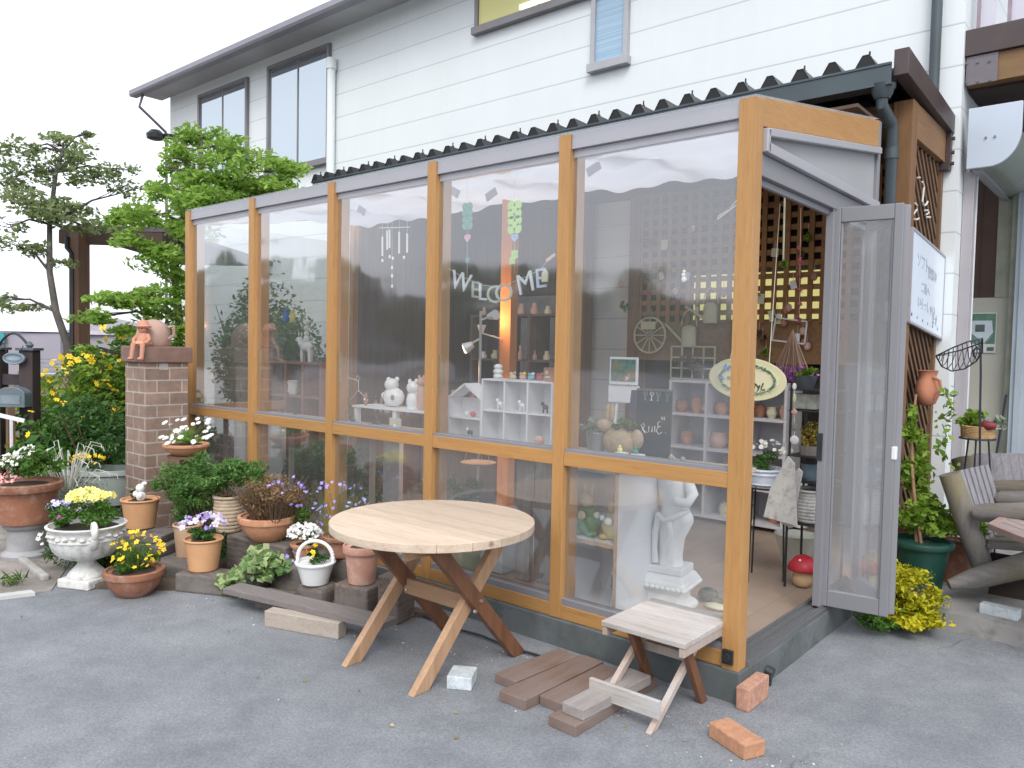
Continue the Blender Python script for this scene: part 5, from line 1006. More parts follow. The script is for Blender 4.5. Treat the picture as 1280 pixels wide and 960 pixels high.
# dark shelving with goods behind bays 3-4
def goods_shelf(name, label, x0, x1, y, dep, zlist, mat, seed, cols=3):
    t_ = thing(name, label, 'shelf', ((x0+x1)/2, y, .17)); m = MB()
    for i in range(cols+1): x = x0+(x1-x0-.03)*i/cols; m.b2((x, y, .17), (x+.03, y+dep, zlist[-1]+.02))
    m.build('uprights', mat, t_); m = MB()
    for z in zlist: m.b2((x0-.004, y+.004, z-.001), (x1+.004, y+dep-.002, z+.018))
    m.build('shelves', mat, t_); return t_
RDW = wood('red_wood', (.20, .085, .05), (.30, .14, .085), 2, .6)
a, b = A(640, 330, Y=2.4), A(705, 470, Y=2.4)
s1 = goods_shelf('goods_shelf', 'dark timber shelf with pale trinkets behind the fourth pane', A(588, 400, Y=2.4).x, A(702, 400, Y=2.4).x, 2.4, .3, [.5, .95, A(660, 452, Y=2.4).z, A(660, 395, Y=2.4).z], WALLD, 3)
cnt = 0
for zz in (A(660, 452, Y=2.4).z+.018, A(660, 395, Y=2.4).z+.018):
    for i in range(7):
        x = A(598, 400, Y=2.4).x+(A(695, 400, Y=2.4).x-A(598, 400, Y=2.4).x)*i/6; cnt += 1; hh = RNG.uniform(.05, .14); t_ = thing('trinket', 'small pale trinket in the row on the dark timber shelf', 'ornament', (x, 2.48, zz), 'trinkets on the dark timber shelf')
        m = MB(); r = RNG.uniform(.02, .045); m.lathe([(r, 0), (r*1.1, hh*.4), (r*.6, hh*.7), (r*.7, hh), (.001, hh)], (x, 2.48, zz), 12); m.build('body', [CREAM, PLAST, BRK, GREYW, PINKC][int(RNG.integers(0, 5))], t_, smooth=50)
# ---- bay 3
a, b = A(468, 507, Y=.24), A(530, 517, Y=.24)
t_ = thing('white_bench', 'low white painted display bench behind the third pane', 'bench', ((a.x+b.x)/2, .25, zs)); zt_ = a.z
xL, xR = A(452, 507, Y=.24).x, -ED/2-2*W_-.05
m = MB(); m.b2((xL, .16, zt_-.012), (xR, .36, zt_)); m.build('seat', WHITEP, t_)
for x in (xL+.01, (xL+xR)/2-.03, xR-.05): m = MB(); m.b2((x, .17, zs), (x+.035, .20, zt_-.012)); m.build('leg', WHITEP, t_)
bc = A(492, 495, Y=.27); fig('bear_ornament', 'big white round bear ornament with a grey heart on the display bench', 'ornament', (bc.x, .27, zt_), [('body', WHITEG, [((0, 0, .065), (.085, .06, .065)), ((-.01, -.01, .145), (.052, .045, .042)), ((-.05, 0, .175), (.018, .014, .018)), ((.03, 0, .18), (.018, .014, .018)), ((-.085, 0, .07), (.03, .025, .025))]), ('heart', plain('heart_grey', (.22, .22, .25), .5), [((.045, -.05, .065), (.016, .008, .018))])])
bc = A(516, 500, Y=.25); fig('bear_ornament', 'slim white bear ornament beside the round bear on the display bench', 'ornament', (bc.x, .25, zt_), [('body', WHITEG, [((0, 0, .05), (.045, .04, .065)), ((0, 0, .135), (.045, .04, .042)), ((-.03, 0, .175), (.014, .012, .016)), ((.03, 0, .178), (.014, .012, .016)), ((0, 0, .005), (.045, .04, .012))])])
bc = A(528, 492, Y=.22); fig('cat_ornament', 'pink standing cat ornament beside the fourth mullion', 'ornament', (bc.x-.01, .22, zt_), [('body', PINKC, [((0, 0, .08), (.032, .028, .09)), ((0, 0, .175), (.03, .026, .03)), ((-.02, 0, .205), (.008, .008, .015)), ((.02, 0, .205), (.008, .008, .015))])])
bc = A(457, 505, Y=.19); fig('fox_ornament', 'small orange fox ornament with a white chest behind the third pane', 'ornament', (bc.x, .19, zt_+.001), [('body', BRK, [((0, 0, .025), (.014, .012, .03)), ((0, 0, .06), (.014, .012, .014)), ((-.01, 0, .075), (.004, .004, .012)), ((.01, 0, .075), (.004, .004, .012))]), ('chest', WHITEG, [((0, -.009, .042), (.008, .006, .01))])])
for i, (px, lb) in enumerate(((441, 'small black dog ornament at the left end of the third window shelf'), (473, 'small dark crow ornament in front of the white bench legs'))):
    bc = A(px, 530, Y=.155); fig('dark_ornament', lb, 'ornament', (bc.x, .15, zs), [('body', plain('dark_slate', (.04, .06, .065), .5), [((0, 0, .03), (.018, .012, .03)), ((-.01, 0, .07), (.014, .01, .015)), ((.02, 0, .04), (.014, .006, .008))])])
a, b = A(487, 522, Y=.15), A(501, 546, Y=.15); t_ = thing('little_sign', 'little cream framed card leaning on the white bench', 'sign', (a.x, .15, zs)); m = MB(); m.b2((a.x, .148, zs), (b.x, .156, a.z)); m.build('card', plain('cream_card', (.58, .58, .46), .6), t_, bevel=.001); m = MB(); m.tube([((a.x+b.x)/2, .146, zs+.015), ((a.x+b.x)/2, .146, zs+.03), ((a.x+b.x)/2, .146, zs+.045)], [.016, .013, .006], 8); m.build('emblem', WHITEG, t_)
# wire scroll stand, left of bay 3
c = A(446, 480, Y=.3); t_ = thing('wire_stand', 'curled pale wire stand with a hanging loop behind the third pane', 'stand', (c.x, .3, zs)); m = MB()
sc = lambda px, py: A(px, py, Y=.3)
m.tube([sc(424, 545), sc(424, 476), sc(432, 471), sc(442, 474), sc(448, 476), sc(450, 472), sc(447, 470), sc(445, 474)], .004, 6); m.tube([sc(448, 476), sc(448, 488), sc(438, 500), sc(440, 508), sc(458, 508), sc(460, 500), sc(448, 488)], .003, 6); m.build('wire', CREAM, t_, smooth=True)
# ---- bay 2: reddish shelf unit
a, b = A(337, 415, Y=.9), A(402, 415, Y=.9); zz = [.5, A(370, 497, Y=.9).z, A(370, 455, Y=.9).z]
s2 = goods_shelf('goods_shelf', 'reddish open timber shelf behind the second pane', A(335, 450, Y=.9).x, A(402, 450, Y=.9).x, .9, .25, zz, RDW, 5)
zt2 = zz[2]+.018
c = Vector((A(383, 450, Y=.98).x, .98, zt2)); dk = thing('donkey_figurine', 'white donkey figurine carrying two small riders on the reddish shelf', 'figurine', tuple(c)); m = MB()
m.ell(c+Vector((0, 0, .135)), (.085, .04, .045)); 
for dx in (-.06, -.045, .05, .065): m.tube([c+Vector((dx, .015*(1 if dx in (-.06, .05) else -1), .11)), c+Vector((dx, .015*(1 if dx in (-.06, .05) else -1), .0))], [.018, .012], 8)
m.tube([c+Vector((-.06, 0, .15)), c+Vector((-.10, 0, .20)), c+Vector((-.105, 0, .215))], [.035, .028, .026], 8); m.ell(c+Vector((-.125, 0, .20)), (.036, .02, .02), R=Matrix.Rotation(-.4, 3, 'Y')); m.ell(c+Vector((-.095, .015, .245)), (.008, .006, .02)); m.ell(c+Vector((-.095, -.015, .245)), (.008, .006, .02)); m.build('body', PLAST, dk, smooth=80)
m = MB(); m.ell(c+Vector((0, 0, .20)), (.032, .025, .04)); m.ell(c+Vector((0, 0, .25)), (.024, .024, .024)); m.ell(c+Vector((.0, 0, .30)), (.022, .02, .03)); m.ell(c+Vector((0, 0, .345)), (.02, .02, .02)); m.ell(c+Vector((.03, 0, .36)), (.014, .008, .008)); m.build('riders', PLAST, dk, smooth=80)
c = A(365, 487, Y=.98); c.z = zz[1]+.018; t_ = thing('tulip_vase', 'white petal edged vase in the middle row of the reddish shelf', 'vase', (c.x, .98, c.z)); m = MB(); m.lathe([(.05, 0), (.065, .03), (.06, .08), (.07, .12), (.05, .13), (.001, .05)], (c.x, .98, c.z), 20, .12, 5); m.build('body', WHITEG, t_, smooth=60)
for px, mt, lb in ((358, plain('toy_cobalt', (.04, .16, .55), .5), 'blue toy figure hanging behind the second pane'), (366, plain('toy_yellow', (.7, .65, .2), .5), 'yellow toy figure hanging behind the second pane')):
    q = A(px, 397, Y=.9); fig('hanging_toy', lb, 'toy', (q.x, .9, q.z), [('body', mt, [((0, 0, 0), (.028, .02, .05)), ((0, 0, .055), (.02, .02, .02))])])
# ---- bay 5 shelf
def zat(px, py, y): return A(px, py, Y=y)
c = Vector((A(745, 550, Y=.26).x, .26, zs)); t_ = thing('zinc_bucket', 'small zinc bucket of silvery leaves on the fifth window shelf', 'bucket', tuple(c)); m = MB(); m.lathe([(.042, 0), (.052, .10), (.054, .105), (.050, .11), (.001, .10)], c, 24); m.build('bucket', plain('zinc', (.35, .42, .48), .35, .6, .1, 6, .05), t_, smooth=40)
L = Leaves(); L.blob((c.x-.02, c.y, c.z+.14), (.09, .08, .05), 300, .028, .2, .5, 9); L.build('foliage', LS, t_)
c = Vector((A(775, 540, Y=.27).x, .27, zs)); t_ = thing('burlap_rabbit', 'burlap rabbit shaped planter with green leaves beside the zinc bucket', 'planter', tuple(c)); m = MB(); m.ell(c+Vector((0, 0, .07)), (.10, .06, .075)); m.ell(c+Vector((-.09, -.01, .145)), (.045, .035, .035)); m.ell(c+Vector((-.05, 0, .215)), (.015, .012, .05)); m.ell(c+Vector((-.075, 0, .21)), (.015, .012, .05)); m.ell(c+Vector((.10, 0, .09)), (.035, .03, .05)); m.build('body', BURL, t_, smooth=80)
L = Leaves(); L.blob((c.x+.01, c.y, c.z+.155), (.09, .06, .035), 300, .026, .2, .6, 9); L.build('foliage', LG, t_)
a, b = A(763, 446, Y=.6), A(796, 478, Y=.6); t_ = thing('framed_picture', 'square picture of green trees and reddish ground in a white frame behind the rabbit planter', 'picture', (a.x, .6, b.z)); zc0, zc1 = A(762, 480, Y=.6).z, A(762, 446, Y=.6).z; x0, x1 = A(762, 460, Y=.6).x, A(797, 460, Y=.6).x
m = MB(); m.b2((x0, .6, zc0), (x1, .612, zc1)); m.build('frame', WHITEP, t_, bevel=.002)
t2 = NT('painting'); f = t2.noise(14, 5, .7); t2.l(t2.ramp(f, [(.35, (.03, .10, .10)), (.5, (.08, .20, .14)), (.6, (.35, .15, .08)), (.7, (.55, .62, .66))]), t2.b.inputs['Base Color']); m = MB(); m.b2((x0+.012, .596, zc0+.02), (x1-.012, .6, zc1-.012)); m.build('painting', t2.m, t_)
m = MB(); m.b2((x0-.01, .61, zc0-.10), (x1+.005, .618, zc0-.004)); m.build('lower_panel', WHITEP, t_); m = MB(); m.bar((x0+.02, .62, zs-.0), (x0+.05, .625, zc0), .012, .012); m.bar((x1-.02, .62, zs), (x1-.05, .625, zc0), .012, .012); m.build('easel', WHITEP, t_)
# chalkboard
o_ = A(790, 486, Y=.36); o2 = A(838, 482, Y=.36); o3 = A(843, 558, Y=.36); wB = (o2.x-o_.x)*.93; hB = o_.z-zs-.005
t_ = thing('chalkboard', 'black chalkboard with chalk flowers and handwriting on the fifth window shelf', 'sign', ((o_.x+o2.x)/2, .36, zs)); m = MB(); bx0 = o_.x+.02; m.prism([(0, 0), (wB, 0), (wB-.02, hB), (-.01, hB)], (bx0, .36, zs), (1, 0, 0), (0, .14, .99), (0, .012, 0)); m.build('board', plain('chalk_black', (.018, .028, .026), .7, 0, .4, 6, 0), t_, bevel=.002)
m = MB(); m.bar((bx0-.012, .36+.14*hB-.004, zs+hB+.002), (bx0+wB-.018, .36+.14*hB-.004, zs+hB+.002), .018, .010); m.build('top_edge', plain('chalk_rim', (.12, .10, .09), .7), t_)
m = MB(); m.prism([(-.055, 0), (0, .0), (-.012, hB), (-.05, hB)], (bx0-.003, .368, zs), (.9, .3, 0), (0, .14, .99), (0, .008, 0)); m.build('rear_leaf', plain('chalk_rear', (.05, .04, .07), .7), t_)
CH = plain('chalk', (.62, .68, .66), .9); ux, uy = Vector((1, 0, 0)), Vector((0, .14, .99)); oo = Vector((bx0, .3575, zs))
k = wB
lines = [[(.18, .66), (.24, .74), (.20, .80), (.14, .74), (.26, .60), (.34, .58)], [(.18, .66), (.28, .55)], [(.36, .74), (.37, .60), (.44, .60), (.47, .74), (.47, .60)], [(.53, .76), (.54, .60)], [(.66, .88), (.60, .84), (.62, .74), (.58, .64), (.66, .56), (.74, .62)], [(.62, .74), (.70, .76)], [(.70, 1.0), (.71, .92)], [(.76, 1.0), (.77, .92)], [(.84, .62), (.845, .60)]]
m = strokes(lines, oo, ux, uy, k, .0022); m.build('handwriting', CH, t_)
for i, (u, col) in enumerate(((.18, plain('chalk_mauve', (.3, .22, .28), .9)), (.36, CH), (.54, plain('chalk_green', (.25, .38, .28), .9)), (.80, plain('chalk_teal', (.08, .22, .22), .9)))):
    m = strokes([[(u-.05, 1.62), (u-.05, 1.54), (u, 1.50), (u+.05, 1.54), (u+.05, 1.63), (u, 1.56), (u-.05, 1.62)], [(u, 1.50), (u, 1.40)], [(u-.03, 1.39), (u+.03, 1.39)]], oo, ux, uy, k, .0026 if i < 3 else .003); m.build('chalk_flower', col, t_)
# little white boxes and dolls in front
for i, (px, w_, lb, mt) in enumerate(((776, .055, 'little white crate with a yellow toy behind the rail', PLY), (796, .06, 'little white crate with a green toy behind the rail', plain('toy_green', (.05, .3, .2), .5)))):
    c = A(px, 570, Y=.15); t_ = thing('little_crate', lb, 'box', (c.x, .15, zs)); m = MB(); m.b2((c.x-w_/2, .138, zs), (c.x+w_/2, .178, zs+.035)); m.build('crate', WHITEP, t_, bevel=.002); m = MB(); m.ell((c.x-.01, .155, zs+.045), (.014, .010, .014)); m.ell((c.x-.01, .155, zs+.062), (.008, .008, .008)); m.build('toy', mt, t_, smooth=80)
for i, (px, lb) in enumerate(((838, 'left one of two brown acorn headed dolls at the rail'), (853, 'right one of two brown acorn headed dolls at the rail'))):
    c = A(px, 575, Y=.15); fig('acorn_doll', lb, 'figurine', (c.x, .155, zs), [('body', CREAM, [((0, 0, .012), (.016, .012, .014))]), ('head', GREYW, [((0, 0, .034), (.014, .013, .014))])], 'acorn dolls')
# ---- low cabinet with rabbit dolls
ca, cb = A(716, 590, Y=.30), A(783, 752, Y=.30); zc = .30
cab = panelbox('low_cabinet', 'white low cabinet with ply edges behind the lower right pane', 'cabinet', ca.x-.01, cb.x, .175, .94, .20, .60, 1, 2, WHITEP, .018, True)
m = MB(); m.b2((ca.x-.01, .194, .175), (ca.x+.008, .199, .94)); m.b2((cb.x-.018, .194, .175), (cb.x, .199, .94)); 
m.build('ply_edge', wood('ply_edge', (.48, .34, .24), (.58, .43, .31), 2), cab); m = MB(); zmid = .175+(.94-.175-.018)*.5; m.b2((ca.x+.008, .193, zmid), (cb.x-.018, .198, zmid+.02)); m.b2((ca.x+.008, .193, .175), (cb.x-.018, .198, .20)); m.build('shelf_edge', wood('ply_edge_h', (.48, .34, .24), (.58, .43, .31), 0), cab)
zmid += .019
for i, (u, mt, mt2, sc_, lb) in enumerate(((.30, plain('doll_green', (.10, .24, .10), .4, 0, .4, 9, 0), CREAM, 1.0, 'round green rabbit doll in the low cabinet'), (.76, plain('doll_yellow', (.52, .42, .12), .4, 0, .3, 9, 0), WHITEG, .92, 'round yellow rabbit doll in the low cabinet'))):
    c = (ca.x+(cb.x-ca.x)*u, .30, zmid); s = sc_*.9; fig('rabbit_doll', lb, 'figurine', c, [('body', mt, [((0, 0, .075*s), (.085*s, .07*s, .075*s)), ((0, 0, .13*s), (.06*s, .05*s, .05*s)), ((-.05*s, -.03*s, .02*s), (.035*s, .04*s, .02*s)), ((.05*s, -.03*s, .02*s), (.035*s, .04*s, .02*s))]), ('head', BURL, [((0, -.01, .205*s), (.043*s, .04*s, .045*s)), ((-.025*s, 0, .27*s), (.012*s, .008*s, .04*s)), ((.025*s, 0, .27*s), (.012*s, .008*s, .04*s))]), ('emblem', mt2, [((0, -.068*s, .125*s), (.03*s, .012*s, .026*s)), ((-.075*s, -.02*s, .13*s), (.018*s, .02*s, .02*s)), ((.075*s, -.02*s, .13*s), (.018*s, .02*s, .02*s))])], 'rabbit dolls')
c = (ca.x+(cb.x-ca.x)*.8, .33, .195); t_ = thing('potted_fern', 'small dark plant on the bottom shelf of the low cabinet', 'plant', c); L = Leaves(); L.blob((c[0], c[1], c[2]+.13), (.05, .05, .09), 200, .03, .2, .5, 7); L.build('foliage', LD, t_); m = MB(); m.lathe([(.04, 0), (.045, .05), (.001, .045)], c, 12); m.build('pot', PLAST, t_, smooth=40)
# ---- statue
sc0 = Vector((A(836, 720, Y=.62).x, .62, .165)); st_ = thing('statue', 'white draped torso statue on a carved pedestal behind the lower right pane', 'statue', tuple(sc0))
zp = A(835, 728, Y=.55).z
ht = zp-.165
m = MB(); m.lathe([(.155, 0), (.16, .03), (.14, .05), (.115, ht*.35), (.115, ht*.62), (.13, ht*.78), (.16, ht*.84)], sc0, 4, rz=PI/4+.15, sx=1.15, sy=1.15); m.build('pedestal', PLAST, st_, bevel=.01)
m = MB(); m.lathe([(.165, 0), (.172, .012), (.172, .03), (.160, .04), (.15, .055), (.13, .07)], (sc0.x, sc0.y, sc0.z+ht*.84), 4, rz=PI/4+.15, sx=1.1, sy=1.1); m.build('pedestal_top', PLAST, st_, bevel=.008)
for i in range(28):
    pass
m = MB()
for i in range(36):
    s_ = i/36*4; e_ = int(s_); u = s_-e_; cs = [(-1, -1), (1, -1), (1, 1), (-1, 1), (-1, -1)]; px_, py_ = [cs[e_][q]*(1-u)+cs[e_+1][q]*u for q in (0, 1)]; v = Vector((px_*.128, py_*.128, 0)); v.rotate(Matrix.Rotation(.15, 3, 'Z')); m.ell(sc0+v+Vector((0, 0, ht*.84+.008)), (.016, .016, .013), 8, 5)
m.build('pedestal_beading', PLAST, st_, smooth=80)
b0 = sc0.z+ht*.84+.07
m = MB(); m.box((sc0.x+.01, sc0.y, b0+.02), (.19, .19, .04), rotz(.15)); m.build('base', PLAST, st_, bevel=.008)
# draped figure: one lofted body with folds
KS = .86
def ringbody(rows, n=40):
    m = MB(); vs = []; fs = []
    for (x, y, z, rx, ry, fold) in rows:
        for k in range(n):
            a = 2*PI*k/n; q = 1+fold*math.sin(7*a+z*18)+fold*.6*math.sin(13*a-z*9); vs.append((sc0.x+x+rx*q*math.cos(a), sc0.y+y+ry*q*math.sin(a), b0+z*KS))
    for i in range(len(rows)-1):
        for k in range(n): fs.append((i*n+k, i*n+(k+1) % n, (i+1)*n+(k+1) % n, (i+1)*n+k))
    fs.append(tuple(range(n))[::-1]); fs.append(tuple(len(vs)-n+k for k in range(n))); m.add(vs, fs); return m
rows = [(.0, 0, .04, .075, .07, .05), (0, 0, .08, .07, .065, .07), (.005, 0, .14, .066, .06, .08), (.01, 0, .20, .066, .062, .08), (.018, 0, .26, .078, .07, .07), (.03, 0, .32, .09, .078, .05), (.035, 0, .355, .088, .075, .03), (.03, 0, .385, .078, .065, .015), (.022, 0, .42, .072, .058, 0), (.015, 0, .47, .078, .06, 0), (.01, 0, .53, .088, .066, 0), (.008, 0, .575, .09, .062, 0), (.004, 0, .60, .062, .048, 0), (-.006, 0, .615, .034, .034, 0), (-.018, 0, .64, .03, .03, 0)]
m = ringbody(rows)
m.tube([(sc0.x+.09, sc0.y, b0+.575*KS), (sc0.x+.135, sc0.y-.02, b0+.50*KS), (sc0.x+.125, sc0.y-.05, b0+.45*KS), (sc0.x+.06, sc0.y-.07, b0+.455*KS)], [.034, .032, .027, .022], 12); m.tube([(sc0.x-.07, sc0.y, b0+.575*KS), (sc0.x-.115, sc0.y-.03, b0+.53*KS), (sc0.x-.10, sc0.y-.05, b0+.62*KS), (sc0.x-.05, sc0.y-.03, b0+.66*KS)], [.034, .03, .026, .022], 12)
m.tube([(sc0.x-.04, sc0.y-.075, b0+.36*KS), (sc0.x+.02, sc0.y-.09, b0+.33*KS), (sc0.x+.08, sc0.y-.08, b0+.37*KS), (sc0.x+.12, sc0.y-.03, b0+.40*KS)], [.014, .018, .016, .010], 8); m.tube([(sc0.x-.03, sc0.y-.075, b0+.34*KS), (sc0.x-.045, sc0.y-.08, b0+.25*KS), (sc0.x-.05, sc0.y-.075, b0+.15*KS), (sc0.x-.045, sc0.y-.07, b0+.06*KS)], [.02, .018, .016, .02], 8)
m.tube([(sc0.x+.03, sc0.y-.08, b0+.33*KS), (sc0.x+.05, sc0.y-.085, b0+.26*KS), (sc0.x+.03, sc0.y-.075, b0+.20*KS)], [.018, .015, .006], 8)
m.ell((sc0.x-.04, sc0.y-.004, b0+.66*KS), (.042, .05, .052)); m.ell((sc0.x-.038, sc0.y+.012, b0+.675*KS), (.05, .05, .046)); m.ell((sc0.x-.045, sc0.y-.055, b0+.65*KS), (.008, .012, .012)); m.build('figure', PLAST, st_, smooth=80)
# rocks at the right of the statue
c = A(885, 750, Z=.17); fig('garden_stone', 'dark mottled stone on the floor right of the statue pedestal', 'stone', (c.x, c.y, .17), [('stone', plain('moss_stone', (.10, .11, .08), .9, 0, .5, 20, .5), [((0, 0, .03), (.06, .05, .04)), ((.06, -.02, .015), (.04, .03, .02))])])
c = A(900, 762, Z=.17); fig('garden_stone', 'flat cream stone on the floor by the corner post', 'stone', (c.x-.02, c.y, .17), [('stone', CREAM, [((0, 0, .012), (.07, .04, .018))])])
# ---- things in the lower panes
for px0, px1, y, lb, mt in ((645, 662, .45, 'left one of the grey driftwood planks standing behind the lower pane', GREYW), (668, 690, .5, 'right one of the grey driftwood planks standing behind the lower pane', GREYW), (478, 498, .5, 'pale board standing behind the third lower pane', plain('pale_board', (.50, .50, .52), .6)), (330, 352, .6, 'white board standing behind the second lower pane', WHITEP), (292, 306, .6, 'narrow white board standing behind the first lower pane', WHITEP)):
    a, b = A(px0, 640, Y=y), A(px1, 640, Y=y); m = MB(); m.b2((a.x, y, .17), (b.x, y+.04, .93)); m.build('standing_board', mt, bevel=.004, label=lb, cat='board', loc=(a.x, y, .17))
c = A(625, 725, Y=.55); t_ = thing('storage_tub', 'translucent pale blue storage tub behind the fourth lower pane', 'tub', (c.x, .55, .17)); m = MB(); m.lathe([(.13, 0), (.15, .20), (.16, .205), (.16, .22), (.10, .225), (.001, .225)], (c.x, .55, .17), 4, rz=PI/4); m.build('tub', plain('tub_blue', (.42, .48, .52), .4), t_, bevel=.02)
c = A(578, 700, Y=.4); t_ = thing('celadon_pot', 'pale green glazed pot behind the fourth lower pane', 'pot', (c.x, .4, .17)); m = MB(); m.lathe(potprof(.14, .26, 'smooth'), (c.x, .4, .17), 28); m.build('pot', plain('celadon', (.40, .45, .33), .35), t_, smooth=40)
L = Leaves(); L.blob((c.x-.02, .42, .62), (.16, .12, .18), 700, .04, .2, .4, 16); L.build('foliage', LD, t_)
c = A(598, 580, Y=.5); t_ = thing('hanging_tray', 'round wooden hanging tray below the pigeonhole shelf', 'tray', tuple(c)); m = MB(); m.lathe([(.10, 0), (.115, .012), (.105, .014), (.001, .010)], c, 28); m.build('tray', wood('tray_wood', (.42, .28, .19), (.55, .38, .27), 0), t_, smooth=30)
m = MB(); [m.tube([c+Vector((.1*math.cos(a_), .1*math.sin(a_), .01)), c+Vector((0, 0, .30))], .0025, 4) for a_ in (0, 2.1, 4.2)]; m.build('cords', CREAM, t_)
for i, (px, y) in enumerate(((450, .6), (385, .7), (270, .6))):
    c = A(px, 640, Y=y); bush('indoor_plant', ('dark leafy plant behind the third lower pane', 'dark leafy plant behind the second lower pane', 'dark leafy plant behind the first lower pane')[i], (c.x, c.y, .55), (.30, .18, .30), 700, .06, LD, None, 0, .02, 20)
# ---- hanging things in the panes
c0 = A(550, 328, Y=.12); k_ = 1
def PX(px, py, y=.12): return A(px, py, Y=y)
wl = thing('welcome_garland', 'WELCOME letter garland hanging behind the fourth large pane', 'garland', tuple(PX(620, 330))); LW = plain('letter_white', (.72, .76, .82), .5, 0, .03, 3, 0); LGN = plain('letter_sage', (.42, .48, .40), .5, 0, .03, 3, 0)
for ch_, px, py, rot, mt, sz, turn in (('W', 576, 353, -.25, LW, .125, 0), ('E', 594, 363, -.05, LGN, .11, 1.42), ('L', 603, 366, .0, LW, .11, 1.42), ('C', 617, 369, 0, LGN, .115, .25), ('O', 630, 367, .05, LGN, .115, .35), ('M', 657, 355, .25, LW, .13, 0), ('E', 676, 349, .1, plain('letter_blue', (.48, .55, .72), .5), .12, .2)):
    o = PX(px, py); ux = Vector((math.cos(rot)*math.cos(turn), math.cos(rot)*math.sin(turn), math.sin(rot))); uy = Vector((-math.sin(rot), 0, math.cos(rot))); text_mesh(ch_, sz*1.22, o, ux, uy, .004, 'letter', mt, wl)
m = MB(); m.tube([PX(552, 326), PX(560, 335), PX(576, 345), PX(600, 356), PX(625, 359), PX(650, 349), PX(676, 337), PX(690, 318)], .0015, 4); m.build('string', CREAM, wl)
for a, b in (((549, 322), (562, 338)), ((694, 318), (683, 326))):
    m = MB(); m.bar(PX(*a), PX(*b), .006, .016); m.build('clip', PINKC, wl)
hp = PX(683, 344); m = MB(); m.prism([(-.02, -.035), (.02, -.035), (.02, .01), (0, .035), (-.02, .01)], (hp.x, .105, hp.z), (1, 0, 0), (0, 0, 1), (0, .006, 0)); m.build('little_house', CREAM, wl)
sq = PX(551, 326); m = MB(); m.box((sq.x, .11, sq.z), (.035, .005, .035)); m.build('square_tag', CREAM, wl)
CLV1 = plain('clover_lime', (.42, .68, .14), .5, 0, .05, 5, 0); CLV2 = plain('clover_jade', (.06, .30, .22), .5, 0, .05, 5, 0); HB = plain('heart_blue', (.30, .48, .80), .5); HP = plain('heart_pink', (.75, .35, .50), .5)
def clover(m, c, r, n=4, a0=PI/4):
    for i in range(n): a = a0+2*PI*i/n; cc = c+Vector((r*.55*math.cos(a), 0, r*.55*math.sin(a))); m.tube([cc, cc+Vector((0, .004, 0))], r*.5, 14)
    m.tube([c-Vector((0, .001, 0)), c+Vector((0, .0045, 0))], r*.35, 10)
for (px, ys, mt, hm, lb, big) in ((643, (262, 281), CLV1, HB, 'bright lime green clover ornament hanging above the garland', .055), (584, (262, 278), CLV2, HP, 'dark jade clover ornament hanging left above the garland', .045)):
    t_ = thing('clover_hanger', lb, 'ornament', tuple(PX(px, 300)), 'clover window hangers'); m = MB()
    for y_ in ys: clover(m, PX(px, y_, .11), big)
    m.build('big_clovers', mt, t_); h_ = PX(px, 297, .11); m = MB(); m.tube([h_+Vector((-.010, 0, .004)), h_+Vector((-.010, .004, .004))], .014, 10); m.tube([h_+Vector((.010, 0, .004)), h_+Vector((.010, .004, .004))], .014, 10); m.prism([(-.022, 0), (.022, 0), (0, -.026)], h_+Vector((0, -.0005, 0)), (1, 0, 0), (0, 0, 1), (0, .005, 0)); m.build('heart', hm, t_)
    m = MB(); lo_ = PX(px, 318 if px > 600 else 325, .11); clover(m, lo_, .026 if px > 600 else .016)
    if px > 600: clover(m, PX(px-3, 326, .108), .022)
    m.build('small_clover', mt, t_); m = MB(); m.tube([PX(px, 225, .114), PX(px, 350 if px < 600 else 342, .114)], .001, 4); m.build('thread', CREAM, t_)
# wind chime bay 3
t_ = thing('wind_chime', 'white tubular wind chime hanging behind the third large pane', 'wind chime', tuple(PX(490, 320, .2))); m = MB()
for px, a, b in ((478, 296, 320), (484, 288, 312), (487, 287, 310), (499, 290, 317), (509, 292, 316)): m = MB(); m.tube([PX(px, a, .2), PX(px, b, .2)], .006, 8); m.build('chime_tube', WHITEG, t_)
m = MB()
for px, a, b in ((478, 275, 296), (485, 275, 288), (490, 275, 360), (499, 275, 290), (509, 275, 292)): m.tube([PX(px, a, .2), PX(px, b, .2)], .001, 4)
m.tube([PX(474, 285, .2), PX(512, 284, .2)], .003, 5); m.build('strings', WHITEG, t_)
for px, py in ((478, 326), (487, 321), (491, 323), (505, 322), (490, 335), (490, 345), (490, 358)): m = MB(); q = PX(px, py, .2); m.ell(q, (.010, .006, .012), 8, 6); m.build('bead', WHITEG, t_, smooth=True)
